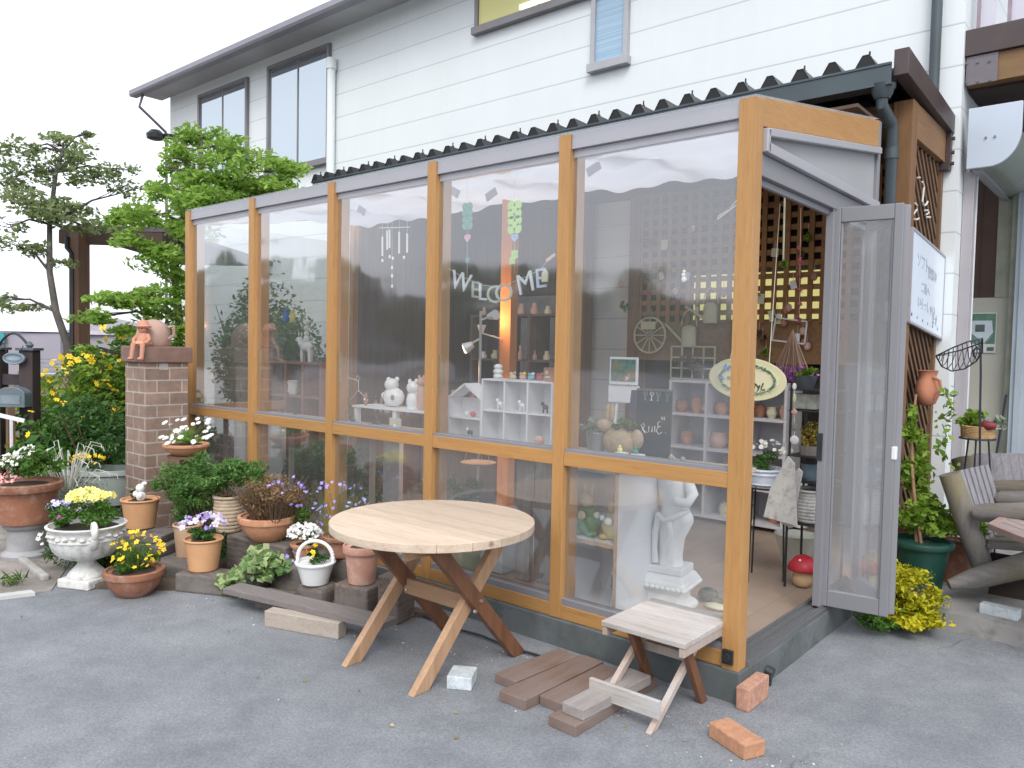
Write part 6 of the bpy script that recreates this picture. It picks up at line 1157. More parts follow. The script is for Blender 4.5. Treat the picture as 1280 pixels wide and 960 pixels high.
# white tags near the ceiling, shaped to stand in for bright reflections
for i, (px, py) in enumerate(((742, 211), (568, 240), (614, 243), (452, 263))):
    q = PX(px, py, .45); m = MB(); m.box(q, (.09, .004, .05), Matrix.Rotation(.5 if i % 2 else -.4, 3, 'Y')); m.build('reflection_tag', MATS['white_cloth'], label=('crumpled white tag modelling a bright reflection near the top of the fifth pane', 'white tag modelling a bright reflection near the top left of the fourth pane', 'thin white tag modelling a bright reflection near the top middle of the fourth pane', 'white tag modelling a bright reflection near the top of the third pane')[i], cat='reflection', loc=tuple(q))
q = PX(855, 346, .3); fig('bear_hanger', 'tiny white bear hanging on a thread in the fifth pane', 'ornament', tuple(q), [('body', WHITEG, [((0, 0, -.012), (.014, .008, .014)), ((-.003, 0, .010), (.011, .008, .010)), ((0, 0, .026), (.009, .006, .008))])])
t_ = thing('rope_loop', 'pale rope loop hanging beside the corner post in the fifth pane', 'rope', tuple(PX(910, 265, .3))); m = MB(); m.tube([PX(921, 250, .3), PX(912, 262, .3), PX(898, 270, .3), PX(897, 274, .3), PX(905, 268, .3), PX(921, 256, .3)], .0035, 6); m.build('rope', CREAM, t_, smooth=True)
# ---- on the trellis
def on(px, py, y=3.2): return A(px, py, Y=y)
t_ = thing('wagon_wheel', 'small cream wagon wheel ornament with a name board hanging on the trellis board', 'ornament', tuple(on(812, 419))); c = on(812, 419); Rw = S(c, 22); m = MB(); m.tube([c+Vector((Rw*math.cos(2*PI*i/36), 0, Rw*math.sin(2*PI*i/36))) for i in range(36)], .009, 6, closed=True); m.build('rim', CREAM, t_, smooth=True); m = MB()
for i in range(12): a = 2*PI*i/12; m.tube([c, c+Vector((Rw*math.cos(a), 0, Rw*math.sin(a)))], .0055, 5)
m.build('spokes', CREAM, t_); m = MB(); m.ell(c, (.028, .02, .028)); m.build('hub', GREYW, t_, smooth=True); m = MB(); q = on(812, 407); m.b2((q.x-.075, q.y-.03, q.z-.035), (q.x+.075, q.y-.02, q.z+.035)); m.build('name_board', CREAM, t_)
def wcan(px, py, lb, w_, h_, tip):
    c = on(px, py); t_ = thing('watering_can', lb, 'watering can', tuple(c), 'cream watering cans on the trellis'); r = S(c, w_/2); h = S(c, h_); m = MB(); m.lathe([(r*.95, -h/2), (r, -h*.45), (r, h*.25), (r*.85, h*.42), (r*.35, h*.5), (.001, h*.5)], c, 20, sy=.5); m.build('can', CREAM, t_, smooth=40)
    m = MB(); m.tube([c+Vector((-r*.8, 0, -h*.3)), on(*tip)], [.014, .010], 8); m.build('spout', CREAM, t_); m = MB(); N = 14; m.tube([c+Vector((r*1.05*math.cos(PI*i/N), 0, h*.45+h*.75*math.sin(PI*i/N))) for i in range(N+1)], .005, 6); m.build('handle', CREAM, t_, smooth=True)
wcan(888, 391, 'upper cream watering can with long spout on the trellis', 19, 26, (857, 383)); wcan(861, 420, 'lower cream watering can with long spout on the trellis', 20, 27, (832, 405))
a, b = on(840, 433), on(893, 475); t_ = thing('letter_rack', 'cream lattice wall rack with small pots and brown blossoms', 'rack', (a.x, a.y, b.z)); m = MB(); h = a.z-b.z; w_ = b.x-a.x
for i in range(5): x = a.x+w_*i/4; m.b2((x-.007, 3.19, b.z), (x+.007, 3.20, a.z))
for j in (0, .33, .66, 1): z = b.z+h*j; m.b2((a.x-.006, 3.2005, z-.007), (b.x+.006, 3.21, z+.007))
m.build('lattice', CREAM, t_); L = Leaves(); L.blob((a.x+w_/2, 3.16, b.z+h*.45), (w_*.48, .03, h*.38), 300, .03, .2, .6, 16); L.build('dried_blossom', LBR, t_)
a, b = on(965, 396), on(1008, 430); t_ = thing('empty_frame', 'thin white empty picture frame on the trellis beside the doorway', 'frame', tuple(a)); m = MB(); P4 = [on(970, 397), on(1009, 402), on(1006, 430), on(965, 425)]
for i in range(4): m.bar(P4[i], P4[(i+1) % 4], .012, .014, up=(0, 1, 0))
m.build('frame', WHITEP, t_)
# dried bunches
def bunch(name, label, top, n, spread, length, stem_m, bloom_m, fr=.014):
    t_ = thing(name, label, 'dried flowers', tuple(top)); m = MB(); ends = []
    for i in range(n):
        a = RNG.random()*2*PI; r = spread*math.sqrt(RNG.random()); e_ = top+Vector((r*math.cos(a), r*math.sin(a)*.6, -length*(.85+.2*RNG.random()))); m.tube([top+Vector((0, 0, 0)), e_], .0022, 4); ends.append(e_)
    m.build('stems', stem_m, t_); L = Leaves(); L.pts(np.array([tuple(e_+Vector(RNG.normal(size=3)*fr)) for e_ in ends for _ in range(8)]), fr*1.7, 0, .5); L.build('blossoms', bloom_m, t_, kind='stuff'); return t_
LP = leafmat('bloom_purple', (.32, .08, .42), (.55, .2, .62), .2); LPK = leafmat('bloom_pink', (.45, .10, .16), (.6, .2, .28), .2)
bunch('dried_bouquet', 'upside down bouquet of purple dried flowers hanging in the doorway', A(991, 412, Y=1.9), 60, .13, .30, plain('dry_stem', (.36, .24, .17), .8), LP, .016)
for i, (px, y0_, y1_) in enumerate(((1001, 290, 400), (981, 275, 330))):
    t_ = thing('butterfly_string', ('string of red pink butterflies hanging in the doorway', 'white hooked stick with a small bird nest of flowers hanging in the doorway')[i], 'ornament', tuple(A(px, y0_, Y=2.0))); m = MB(); m.tube([A(px, y0_-30, Y=2.0), A(px-2, y1_, Y=2.0)], .0015 if i == 0 else .006, 5); m.build('string', CREAM if i else PINKC, t_)
    L = Leaves(); L.pts(np.array([tuple(A(px-1+RNG.normal()*2, yy+RNG.normal()*2, Y=2.0)) for yy in (np.linspace(y0_+20, y1_, 6) if i == 0 else np.full(12, y1_)) for _ in range(6)]), .03, 0, .8); L.build('wings', LPK if i == 0 else LY, t_)
# oval sign hung near the corner
oc = A(934, 474, Y=.75); ov = thing('oval_sign', 'cream oval hanging sign with painted leaf garland and black handwriting', 'sign', tuple(oc)); wS = S(oc, 48); hS = S(oc, 27)
ux = Vector((math.cos(-.03), 0, math.sin(-.10))); oR = Vector((.93, .35, -.09)).normalized(); wS *= .98
# face the doorway viewer squarely enough to be read
nrm = oR.cross(Vector((0, 0, 1))).normalized(); oU = nrm.cross(oR)*-1; oU = oU if oU.z > 0 else -oU
m = MB(); m.prism([(wS*math.cos(2*PI*i/48), hS*math.sin(2*PI*i/48)) for i in range(48)], oc, oR, oU, nrm*-.014); m.build('board', plain('sign_cream', (.52, .49, .30), .6, 0, .08, 5, .1), ov, bevel=.004)
m = MB(); m.prism([(wS*.80*math.cos(2*PI*i/48), hS*.76*math.sin(2*PI*i/48)) for i in range(48)], oc+nrm*.002, oR, oU, nrm*-.002); m.build('inner_field', plain('sign_field', (.58, .54, .36), .6, 0, .08, 5, .1), ov)
P_ = [oc+nrm*.005+oR*(wS*.70*math.cos(a))+oU*(hS*.66*math.sin(a)) for a in np.linspace(0, 2*PI, 120)]; L = Leaves(); L.pts(np.array([tuple(p) for p in P_]), .022, 0, .6); L.build('leaf_garland', leafmat('sign_leaves', (.10, .24, .08), (.30, .40, .32), .1), ov)
m = blooms([oc+nrm*.006+oR*(wS*.68)+oU*(-hS*.2), oc+nrm*.006+oR*(-wS*.55)+oU*(hS*.45), oc+nrm*.006-oR*(wS*.66)], .022, up=0); m.build('painted_flowers', [plain('sign_blue', (.10, .22, .50), .6), plain('sign_teal', (.3, .55, .5), .6)], ov)
INK = plain('ink_black', (.015, .015, .015), .6); k = wS
m = strokes([[(.17, -.10), (.10, -.08), (.13, -.15), (.08, -.20)], [(.22, -.08), (.21, -.22)], [(.18, -.12), (.26, -.11)], [(.27, -.12), (.29, -.19), (.34, -.12)], [(.34, -.12), (.30, -.28)], [(.42, -.05), (.38, -.20), (.42, -.24), (.48, -.21)]], oc+nrm*.006, oR, oU, k, .0028, n=5); m.build('handwriting', INK, ov)
m = strokes([[(-.52, .0), (-.46, .02), (-.50, -.05), (-.44, -.03)], [(-.40, .02), (-.42, -.06), (-.35, -.05)], [(-.33, .01), (-.27, .02)]], oc+nrm*.006, oR, oU, k, .002, n=5); m.build('handwriting', plain('ink_brown', (.2, .13, .08), .6), ov)
m = MB(); m.tube([oc+oR*wS*.5+oU*hS*.8, oc+oU*(.9)+oR*.05], .002, 4); m.tube([oc-oR*wS*.5+oU*hS*.8, oc+oU*(.9)-oR*.05], .002, 4); m.build('hanging_wires', CREAM, ov)
# ---- white open shelf with pots
yS = 2.75; x0, x1 = A(836, 500, Y=yS).x, A(984, 500, Y=yS).x; zt_ = A(900, 477, Y=yS).z
ws = panelbox('open_shelf', 'large white open shelf with clay pots in the middle of the room', 'shelf', x0, x1, .20, zt_, yS, yS+.32, 3, 4, plain('shelf_grey_white', (.60, .60, .63), .6, 0, .05, 3, .05), .022, True)
rows_ = [.20+(zt_-.20-.022)*j/4+.022 for j in range(4)]
for i, (u, j, r, h, mt, lb) in enumerate(((.06, 3, .06, .10, BRK, 'round brown clay pot at the left of the top shelf row'), (.20, 3, .05, .13, TERRA, 'tall clay pot beside the round one in the top shelf row'), (.30, 3, .055, .09, PINKC, 'pink clay bowl in the top shelf row'), (.42, 3, .055, .10, TERRA, 'terracotta pot in the middle of the top shelf row'), (.55, 3, .04, .07, BRK, 'small brown pot in the middle of the top shelf row'), (.74, 3, .05, .10, TERRAD, 'brown glazed jug on the right of the top shelf row'), (.84, 3, .045, .09, CREAM, 'cream jar on the right of the top shelf row'), (.94, 3, .04, .11, PINKC, 'slim pink vase at the right end of the top shelf row'), (.40, 2, .08, .13, PINKC, 'big round pink pot in the second shelf row'), (.12, 2, .06, .12, TERRA, 'clay pot at the left of the second shelf row'))):
    c = (x0+(x1-x0)*u, yS+.12, rows_[j]); t_ = thing('clay_pot', lb, 'pot', c, 'clay pots on the white open shelf'); m = MB(); m.lathe([(r*.6, 0), (r*.95, h*.35), (r, h*.55), (r*.75, h*.85), (r*.85, h), (r*.7, h*.97), (.001, h*.9)], c, 20); m.build('pot', mt, t_, smooth=60)
# floral basket, black rack and its goods, seen through the doorway
c = A(955, 607, Y=1.5); t_ = thing('wicker_basket', 'white wicker basket of white flowers just inside the doorway', 'basket', tuple(c)); zb_ = c.z; m = MB(); m.lathe([(.09, 0), (.105, .015), (.10, .03), (.11, .045), (.105, .06), (.118, .075), (.112, .09), (.125, .10), (.118, .11), (.001, .09)], c, 28, .03, 14); m.build('basket', plain('white_wicker', (.62, .68, .78), .7), t_, smooth=60)
L = Leaves(); L.blob((c.x, c.y, c.z+.17), (.13, .12, .08), 600, .03, 0, .2, 14); L.build('foliage', LMID, t_); bloom_parts(inell((c.x, c.y, c.z+.22), (.16, .12, .06), 40, True), .014, [PW, PLY], t_, 8)
stn = thing('iron_stand', 'black iron stand carrying the white wicker basket', 'stand', (c.x, c.y, .17)); m = MB(); m.tube([c+Vector((.115*math.cos(2*PI*i/20), .115*math.sin(2*PI*i/20), -.006)) for i in range(20)], .006, 6, closed=True); [m.tube([(c.x+.115*math.cos(a_), c.y+.115*math.sin(a_), c.z-.006), (c.x+.13*math.cos(a_), c.y+.13*math.sin(a_), .17)], .006, 6) for a_ in (.3, 2.4, 4.5)]; m.build('frame', BLK, stn)
yR = 1.45; xa, xb = A(987, 560, Y=yR).x, A(1040, 560, Y=yR).x
rk = thing('iron_rack', 'black iron display rack at the right of the doorway', 'rack', (xa, yR, .17)); m = MB()
for x in (xa, xb): 
    for y in (yR, yR+.25): m.tube([(x, y, .17), (x, y, A(990, 478, Y=yR).z)], .008, 6)
m.build('uprights', BLK, rk)
for i, py in enumerate((487, 513, 570, 602, 655)):
    z = A(1000, py, Y=yR).z; m = MB(); m.b2((xa-.01, yR-.01, z-.006), (xb+.01, yR+.26, z)); m.build('shelf', BLK, rk)
z = A(1000, 570, Y=yR).z; c = ((xa+.08), yR+.1, z); t_ = thing('flower_bunch', 'tall mixed bunch of yellow and brown dried flowers on the iron rack', 'dried flowers', c); L = Leaves(); L.blob((c[0], c[1], z+.14), (.07, .09, .13), 700, .02, 0, .7, 20); L.build('blossoms', leafmat('bloom_mixed', (.18, .06, .04), (.62, .55, .12), .2), t_); m = MB(); m.lathe([(.05, 0), (.06, .05), (.001, .05)], c, 12); m.build('pot', GREYW, t_)
c = ((xa+.1), yR+.1, A(1000, 655, Y=yR).z); t_ = thing('ribbed_bucket', 'white ribbed bucket with grey bands on the lower rack shelf', 'bucket', c); m = MB(); m.lathe(potprof(.10, .20, 'rib'), c, 28); m.build('bucket', plain('bucket_white', (.60, .60, .58), .6, 0, .1, 5, .1, 50, (.35, .34, .33)), t_, smooth=50)
c = ((xa+.09), yR+.1, A(1000, 602, Y=yR).z); t_ = thing('blue_jar', 'grey blue jar with green leaves in the middle of the iron rack', 'jar', c); m = MB(); m.lathe([(.04, 0), (.06, .04), (.05, .09), (.055, .10), (.001, .09)], c, 16); m.build('jar', plain('slate_jar', (.16, .22, .27), .4), t_, smooth=50)
c = ((xa+.08), yR+.1, A(1000, 513, Y=yR).z); t_ = thing('small_box', 'pale decorated box on the upper shelf of the iron rack', 'box', c); m = MB(); m.box((c[0]-.02, c[1], c[2]+.05), (.12, .08, .09)); m.build('box', plain('box_pale', (.50, .52, .46), .6, 0, .3, 25, 0), t_, bevel=.003)
c = ((xa+.04), yR+.1, A(1000, 487, Y=yR).z); t_ = thing('grey_planter', 'dark grey planter of yellow green leaves on top of the iron rack', 'planter', c); m = MB(); m.lathe([(.05, 0), (.07, .08), (.001, .08)], c, 16); m.build('pot', plain('dark_zinc', (.10, .11, .12), .4, .3), t_, smooth=40); L = Leaves(); L.blob((c[0], c[1], c[2]+.10), (.10, .08, .05), 200, .03, .2, .5, 8); L.build('foliage', LY, t_)
# string of pebbles
t_ = thing('pebble_string', 'string of pale discs and shells hanging by the iron rack', 'ornament', tuple(A(993, 485, Y=1.38))); q = [A(993, y, Y=1.36) for y in (483, 498, 515, 533, 550)]; m = MB(); m.tube([q[0], q[-1]], .002, 4); m.build('string', CREAM, t_)
for i, p in enumerate(q): m = MB(); m.ell(p, ((.012, .006, .02), (.01, .008, .028), (.018, .008, .016), (.016, .008, .026), (.026, .008, .026))[i], 12, 8); m.build('disc', [WHITEG, CREAM, PINKC, GREYW, WHITEP][i], t_, smooth=True)
# white wooden cut-outs
for i, (P4, lb) in enumerate(((((985, 570), (993, 580), (996, 658), (954, 646), (962, 612)), 'weathered white wooden bag shaped board leaning on the rack, left one'), (((998, 585), (1003, 590), (990, 660), (976, 654), (985, 600)), 'weathered white wooden board leaning on the rack, right one'))):
    y = 1.30+.04*i; m = MB(); pts_ = [A(px, py, Y=y) for px, py in P4]; m.prism([(p.x, p.z) for p in pts_], (0, y, 0), (1, 0, 0), (0, 0, 1), (0, .015, 0)); m.build('cutout_board', plain('worn_white', (.58, .57, .54), .8, 0, .1, 9, .2, 50, (.30, .27, .24)), bevel=.003, label=lb, cat='board', group='white wooden cut-outs', loc=tuple(pts_[2]))
# scalloped planter and mushroom
c = A(990, 712, Z=.168); c.y += .06; t_ = thing('scalloped_planter', 'pale stone planter with a scalloped rim on the tiled floor by the doorway', 'planter', (c.x, c.y, .168)); r = .135; h = .22; m = MB(); m.lathe([(r*.55, 0), (r*.6, .02), (r*.7, .08), (r*.72, .085), (r*.82, .15), (r*.84, .155), (r*.95, h*.93), (r*1.02, h), (r*.92, h), (r*.8, h*.9), (.001, h*.85)], (c.x, c.y, .168), 48, .035, 12); m.build('pot', plain('pale_stone_pot', (.56, .58, .51), .85, 0, .1, 8, .3, 50), t_, smooth=60)
c = A(1003, 733, Z=.168); t_ = thing('mushroom_ornament', 'red toadstool ornament with white spots on the tiled floor', 'ornament', (c.x, c.y, .168)); m = MB(); m.lathe([(.03, 0), (.055, .02), (.062, .055), (.05, .09), (.035, .12)], (c.x, c.y, .168), 24); m.build('stem', plain('toadstool_stem', (.62, .42, .25), .6), t_, smooth=80)
m = MB(); m.lathe([(.03, .105), (.085, .10), (.09, .112), (.075, .145), (.045, .178), (.015, .19), (.001, .191)], (c.x, c.y, .168), 28); m.build('cap', plain('toadstool_red', (.55, .03, .05), .4), t_, smooth=80)
for a_, z in ((-2.2, .13), (-1.6, .165), (-.9, .135), (-2.9, .15), (.1, .14)): rr = .083-(z-.112)*.6; m = MB(); m.ell((c.x+rr*math.cos(a_), c.y+rr*math.sin(a_), .168+z), (.009, .009, .009), 8, 6); m.build('spot', WHITEG, t_)

# small goods hung on the trellis and crowding the back of the shop
kinds = ((0, 'small cream tag hung on the trellis'), (1, 'small clay heart hung on the trellis'), (2, 'small green sprig hung on the trellis'))
for i in range(34):
    px, py = (RNG.uniform(945, 1022), RNG.uniform(285, 445)) if i < 20 else (RNG.uniform(765, 905), RNG.uniform(285, 400)); q = A(px, py, Y=3.22); kd = i % 3
    t_ = thing('hanging_trinket', kinds[kd][1], 'ornament', tuple(q), kinds[kd][1]+' group'.replace(' group', 's')); m = MB()
    if kd == 0: m.box(q, (RNG.uniform(.03, .07), .008, RNG.uniform(.04, .09)), Matrix.Rotation(RNG.normal()*.2, 3, 'Y')); m.build('tag', [CREAM, WHITEP][i % 2], t_)
    elif kd == 1: m.ell(q, (.028, .014, .034), 10, 7); m.build('heart', [PINKC, BRK][i % 2], t_, smooth=True)
    else: L = Leaves(); L.blob(tuple(q), (.05, .03, .06), 40, .04, .2, .5, 5); L.build('leaves', [LY, LBR][i % 2], t_)
    m = MB(); m.tube([q, q+Vector((0, 0, .10))], .002, 4); m.build('cord', CREAM, t_)
bk_ = 0
for j, (y, zz) in enumerate(((2.95, rows_[0]), (2.95, rows_[1]))):
    for i in range(7):
        x = x0*0+ws.location.x-.62+.2*i; hh = RNG.uniform(.10, .22); r = RNG.uniform(.04, .07); t_ = thing('stored_jar', 'jar or pot standing in the lower rows of the white open shelf', 'jar', (x, y-.05, zz), 'jars in the lower rows of the white open shelf'); m = MB(); m.lathe([(r*.8, 0), (r, hh*.4), (r*.8, hh*.8), (r*.5, hh*.9), (r*.55, hh), (.001, hh)], (x, y-.05, zz), 14); m.build('jar', [CREAM, BRK, GREYW, PLAST, TERRA][int(RNG.integers(0, 5))], t_, smooth=50)
# counter, crates and bottles deeper in the middle bays
for i, (px, y, w_, h_, mt, lb) in enumerate(((560, 1.9, .7, .78, WALLD, 'dark timber counter behind the little white house shelf'), (470, 1.8, .8, .70, RDW, 'reddish timber counter behind the white display bench'), (350, 1.7, .8, .74, WALLD, 'dark timber counter deep behind the second pane'))):
    c = A(px, 560, Y=y); t_ = thing('counter', lb, 'counter', (c.x, y, .17)); m = MB(); m.b2((c.x-w_/2, y, .17), (c.x+w_/2, y+.4, .17+h_)); m.build('body', mt, t_, bevel=.004); m = MB(); m.b2((c.x-w_/2-.03, y-.03, .171+h_), (c.x+w_/2+.03, y+.42, .20+h_)); m.build('top', BROWNX, t_, bevel=.004)
    for k in range(8):
        x = c.x-w_/2+.06+(w_-.12)*k/7; hh = RNG.uniform(.08, .26); r = RNG.uniform(.025, .05); zq = .20+h_; q = thing('counter_goods', 'small jar or figure in the row on a timber counter', 'ornament', (x, y+.1, zq), 'small goods on the timber counters'); m = MB(); m.lathe([(r*.8, 0), (r, hh*.3), (r*.7, hh*.6), (r*.35, hh*.75), (r*.5, hh*.9), (.001, hh)], (x, y+.1, zq), 12); m.build('body', [CREAM, BRK, GREYW, PLAST, TERRA, plain('bottle_green', (.05, .16, .09), .2), PINKC][int(RNG.integers(0, 7))], q, smooth=50)
# =================================================================== RIGHT SIDE OBJECTS
# whiteboard on the lattice wall
wb = thing('whiteboard', 'white marker board with faint handwriting hung on the lattice wall', 'sign', (.02, 2.9, 2.0))
ya, yb = 2.47, 3.42; P4 = [Vector((.0, ya, 1.775)), Vector((.0, yb, 1.685)), Vector((.0, yb, 2.29)), Vector((.0, ya, 2.38))]
m = MB(); m.prism([(p.y, p.z) for p in P4], (.0, 0, 0), (0, 1, 0), (0, 0, 1), (.014, 0, 0)); m.build('board', plain('board_white', (.72, .80, .90), .15, 0, .02, 2, 0), wb)
m = MB()
for i in (0, 2): a, b = P4[i], P4[(i+1) % 4]; m.bar(a+Vector((.008, 0, 0)), b+Vector((.008, 0, 0)), .022, .016)
for i in (1, 3): a, b = P4[i], P4[(i+1) % 4]; m.bar(a+Vector((.008, 0, 0)), b+Vector((.008, 0, 0)), .022, .012, up=(0, 1, 0))
m.build('frame', ALUP, wb)
MKR = plain('marker_grey', (.38, .44, .52), .6); o = Vector((.0155, ya, 1.775)); uy_ = Vector((0, .995, -.095)); uz_ = Vector((0, 0, 1))
for s_, y, z, sz in (('\u30bd\u30d5\u30c8', .30, .43, .11), ('\u71df\u696d\u4e2d', .58, .40, .09), ('\u4e8c\u968e\u3078', .40, .27, .08), ('\u3044\u3089\u3063\u3057\u3083\u3044', .45, .16, .085), ('\u307e\u305b', .70, .10, .09)):
    try: text_mesh(s_, sz, o+uy_*y+uz_*z, uy_, uz_+uy_*.0, .0004, 'handwriting', MKR, wb)
    except Exception as ex: print('text', ex)
for i in range(6): m = MB(); q = o+uy_*(.05+.15*i)+uz_*(.055-.0*i); m.ell(q, (.003, .012, .012), 8, 6); m.build('magnet', plain('magnet_blue', (.06, .07, .3), .4) if i == 0 else plain('magnet_grey', (.3, .32, .45), .4), wb)
# cord letters on the lattice: shi, to/ra strokes
lt = thing('rope_letters', 'pale rope bent into hiragana letters on the brown lattice', 'letters', (.0, 2.8, 2.55))
def LQ(px, py): return A(px, py, X=-.02)
m = MB(); ROPE = plain('white_rope', (.62, .60, .58), .8)
for pl in ([(1147, 222), (1150, 222)], [(1153, 227), (1155, 233), (1154, 243), (1153, 252), (1154, 256), (1156, 257), (1158, 255), (1159.5, 252)], [(1144, 254), (1146.5, 257), (1146, 262), (1143, 266), (1141.5, 268)], [(1142.5, 274), (1146, 274.5), (1148.5, 273)], [(1156, 263), (1160, 263), (1161, 266), (1157, 269), (1158, 271.5), (1163, 271.5)]):
    m = MB(); m.tube([LQ(*p) for p in pl], .0065, 6); m.build('stroke', ROPE, lt, smooth=True)
# wall vase
c = A(1150, 486, X=.07); c = Vector((.07, 2.78, 1.33)); vz = thing('wall_jug', 'terracotta wall jug with one handle hanging on the brown lattice', 'jug', tuple(c))
m = MB(); m.lathe([(.045, -.115), (.085, -.10), (.115, -.05), (.118, .0), (.10, .05), (.085, .085), (.098, .12), (.105, .125), (.09, .12), (.001, .05)], c, 28, sx=.62, sy=1.0); m.build('jug', plain('bright_terracotta', (.52, .22, .13), .8, 0, .08, 8, .2, 50), vz, smooth=60)
m = MB(); m.tube([c+Vector((.05, -.06, .08)), c+Vector((.09, -.075, .06)), c+Vector((.10, -.075, .0)), c+Vector((.06, -.06, -.06))], .011, 8); m.build('handle', plain('bright_terracotta', (.52, .22, .13), .8, 0, .08, 8, .2, 50), vz, smooth=True)
# wire hay basket on a tall curled stem
YARD = True
def W(px, py, y=2.9): return A(px, py, Y=y)
wk = thing('wire_basket_stand', 'dark wire boat basket on a tall curled iron stem', 'stand', (W(1225, 560).x, 2.9, .1)); IR = plain('dark_iron', (.05, .05, .07), .5, .4)
rimF = [W(1170, 445, 2.80), W(1190, 435, 2.75), W(1210, 427, 2.75), W(1228, 423, 2.82)]; rimB = [W(1228, 423, 2.82), W(1226, 429, 3.05), W(1200, 438, 3.08), W(1170, 445, 2.80)]
m = MB(); m.tube(rimF, .005, 6); m.tube(rimB, .005, 6); keel = [W(1170, 445, 2.80), W(1177, 458, 2.86), W(1190, 464, 2.9), W(1206, 461, 2.9), W(1220, 452, 2.9), W(1228, 440, 2.88), W(1228, 423, 2.82)]; m.tube(keel, .005, 6)
def along(L_, u): s = u*(len(L_)-1); i = min(int(s), len(L_)-2); return L_[i].lerp(L_[i+1], s-i)
for i in range(1, 11):
    u = i/11; a, b, c_ = along(rimF, u), along(keel, u*.95), along(rimB[::-1], u); m.tube([a, a.lerp(b, .55)+Vector((0, -.02, -.02)), b, b.lerp(c_, .5)+Vector((0, .02, -.02)), c_], .003, 5)
m.build('basket', IR, wk); m = MB(); m.tube([W(1219, 447), W(1217, 444), W(1217, 438), W(1221, 434), W(1225, 437), W(1226, 445), W(1226, 470), W(1225, 520), W(1225, 620), Vector((W(1225, 620).x, 2.9, .1))], .007, 6); m.build('stem', IR, wk, smooth=True)
# wicker planter on iron stand
c = W(1222, 547, 3.0); pk = thing('wicker_planter', 'round wicker basket of green plants on a thin iron stand', 'planter', (c.x, 3.0, c.z)); r = S(c, 19); m = MB(); hh = S(c, 15); prof = []
for i in range(8): z = hh*i/8; prof += [(r*(.94+.05*i/8), z), (r*(.98+.05*i/8), z+hh/18), (r*(.94+.05*i/8), z+hh/9)]
m.lathe(prof+[(r*.9, hh), (.001, hh*.9)], c, 36, .02, 18); m.build('basket', plain('wicker', (.42, .27, .13), .8, 0, .3, 30, .5, 60), pk, smooth=80)
L = Leaves(); L.blob((c.x-.03, c.y, c.z+hh+.05), (.13, .10, .07), 260, .05, .3, .45, 10); L.build('foliage', LY, pk); L = Leaves(); L.blob((c.x+.09, c.y, c.z+hh+.04), (.10, .1, .06), 200, .03, .2, .5, 8); L.build('grey_foliage', LS, pk); m = MB(); m.ell((c.x+.07, c.y-.07, c.z+hh+.01), (.05, .03, .03)); m.build('red_bloom', plain('wine_red', (.18, .02, .03), .6), pk, smooth=80)
st2 = thing('iron_plant_stand', 'thin iron stand under the wicker basket of plants', 'stand', (c.x, 3.0, .1)); m = MB(); m.tube([c+Vector((r*1.05*math.cos(2*PI*i/20), r*1.05*math.sin(2*PI*i/20), -.006)) for i in range(20)], .006, 6, closed=True); [m.tube([(c.x+dx, 3.0+dy, c.z-.006), (c.x+dx*2.2, 3.0+dy*2.2, .1)], .006, 6) for dx, dy in ((.0, -.05), (.06, .03), (-.06, .04))]; m.build('frame', IR, st2)
m = MB(); m.tube([W(1258, 493, 3.3), W(1246, 565, 3.3), Vector((W(1244, 580, 3.3).x, 3.3, .1))], .008, 6); m.build('iron_rod', IR, label='dark iron rod leaning near the wicker basket stand', cat='rod', loc=(W(1246, 565, 3.3).x, 3.3, .1))
# log chairs
LOG = wood('log_grey', (.105, .098, .092), (.20, .19, .19), 2, .8, .8, grey=(.20, .175, .11)); LOGX = wood('log_grey_x', (.125, .115, .11), (.235, .225, .23), 0, .8, .8, grey=(.16, .14, .085)); SLATW = wood('slat_grey', (.19, .185, .205), (.32, .315, .35), 2, .8)  # log colours darkened to stand in for shade under the terrace roof
def V3(px, py, **k): return A(px, py, **k)
lc = thing('log_chair', 'grey weathered log armchair with slatted back on the porch', 'chair', (.62, 2.45, .1))
# rear leaning log (near side): from upper left to foot
def at_(px, py, y): return A(px, py, Y=y)
P0, P1 = at_(1187, 592, 2.30), at_(1228, 708, 2.35)
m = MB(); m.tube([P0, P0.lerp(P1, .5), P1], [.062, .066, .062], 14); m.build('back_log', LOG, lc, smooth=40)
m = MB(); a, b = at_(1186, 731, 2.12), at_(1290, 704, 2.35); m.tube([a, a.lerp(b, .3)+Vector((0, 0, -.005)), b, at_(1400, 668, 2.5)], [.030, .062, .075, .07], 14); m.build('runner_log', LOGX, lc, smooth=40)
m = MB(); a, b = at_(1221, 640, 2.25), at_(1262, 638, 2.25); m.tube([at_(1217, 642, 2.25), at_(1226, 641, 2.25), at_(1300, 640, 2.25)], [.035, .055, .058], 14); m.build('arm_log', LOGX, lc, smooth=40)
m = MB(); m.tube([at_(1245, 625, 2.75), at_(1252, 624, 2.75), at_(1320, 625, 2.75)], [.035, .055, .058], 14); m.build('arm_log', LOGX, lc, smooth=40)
for i in range(6):
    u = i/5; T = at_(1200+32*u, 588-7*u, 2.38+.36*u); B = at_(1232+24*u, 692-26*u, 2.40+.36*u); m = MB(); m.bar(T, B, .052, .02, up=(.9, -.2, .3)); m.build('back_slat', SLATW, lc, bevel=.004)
for i in range(4):
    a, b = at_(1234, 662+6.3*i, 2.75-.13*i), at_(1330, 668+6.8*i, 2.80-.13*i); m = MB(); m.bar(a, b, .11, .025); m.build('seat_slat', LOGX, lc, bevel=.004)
a, b = at_(1238, 672, 2.40), at_(1238, 708, 2.40); m = MB(); m.b2((a.x, 2.42, .1), (a.x+.7, 2.46, a.z-.10)); m.build('seat_apron', plain('apron_dark', (.035, .028, .022), .9), lc)
bn = thing('log_bench', 'grey slatted log bench behind the log armchair against the recess', 'bench', (.9, 3.35, .1))
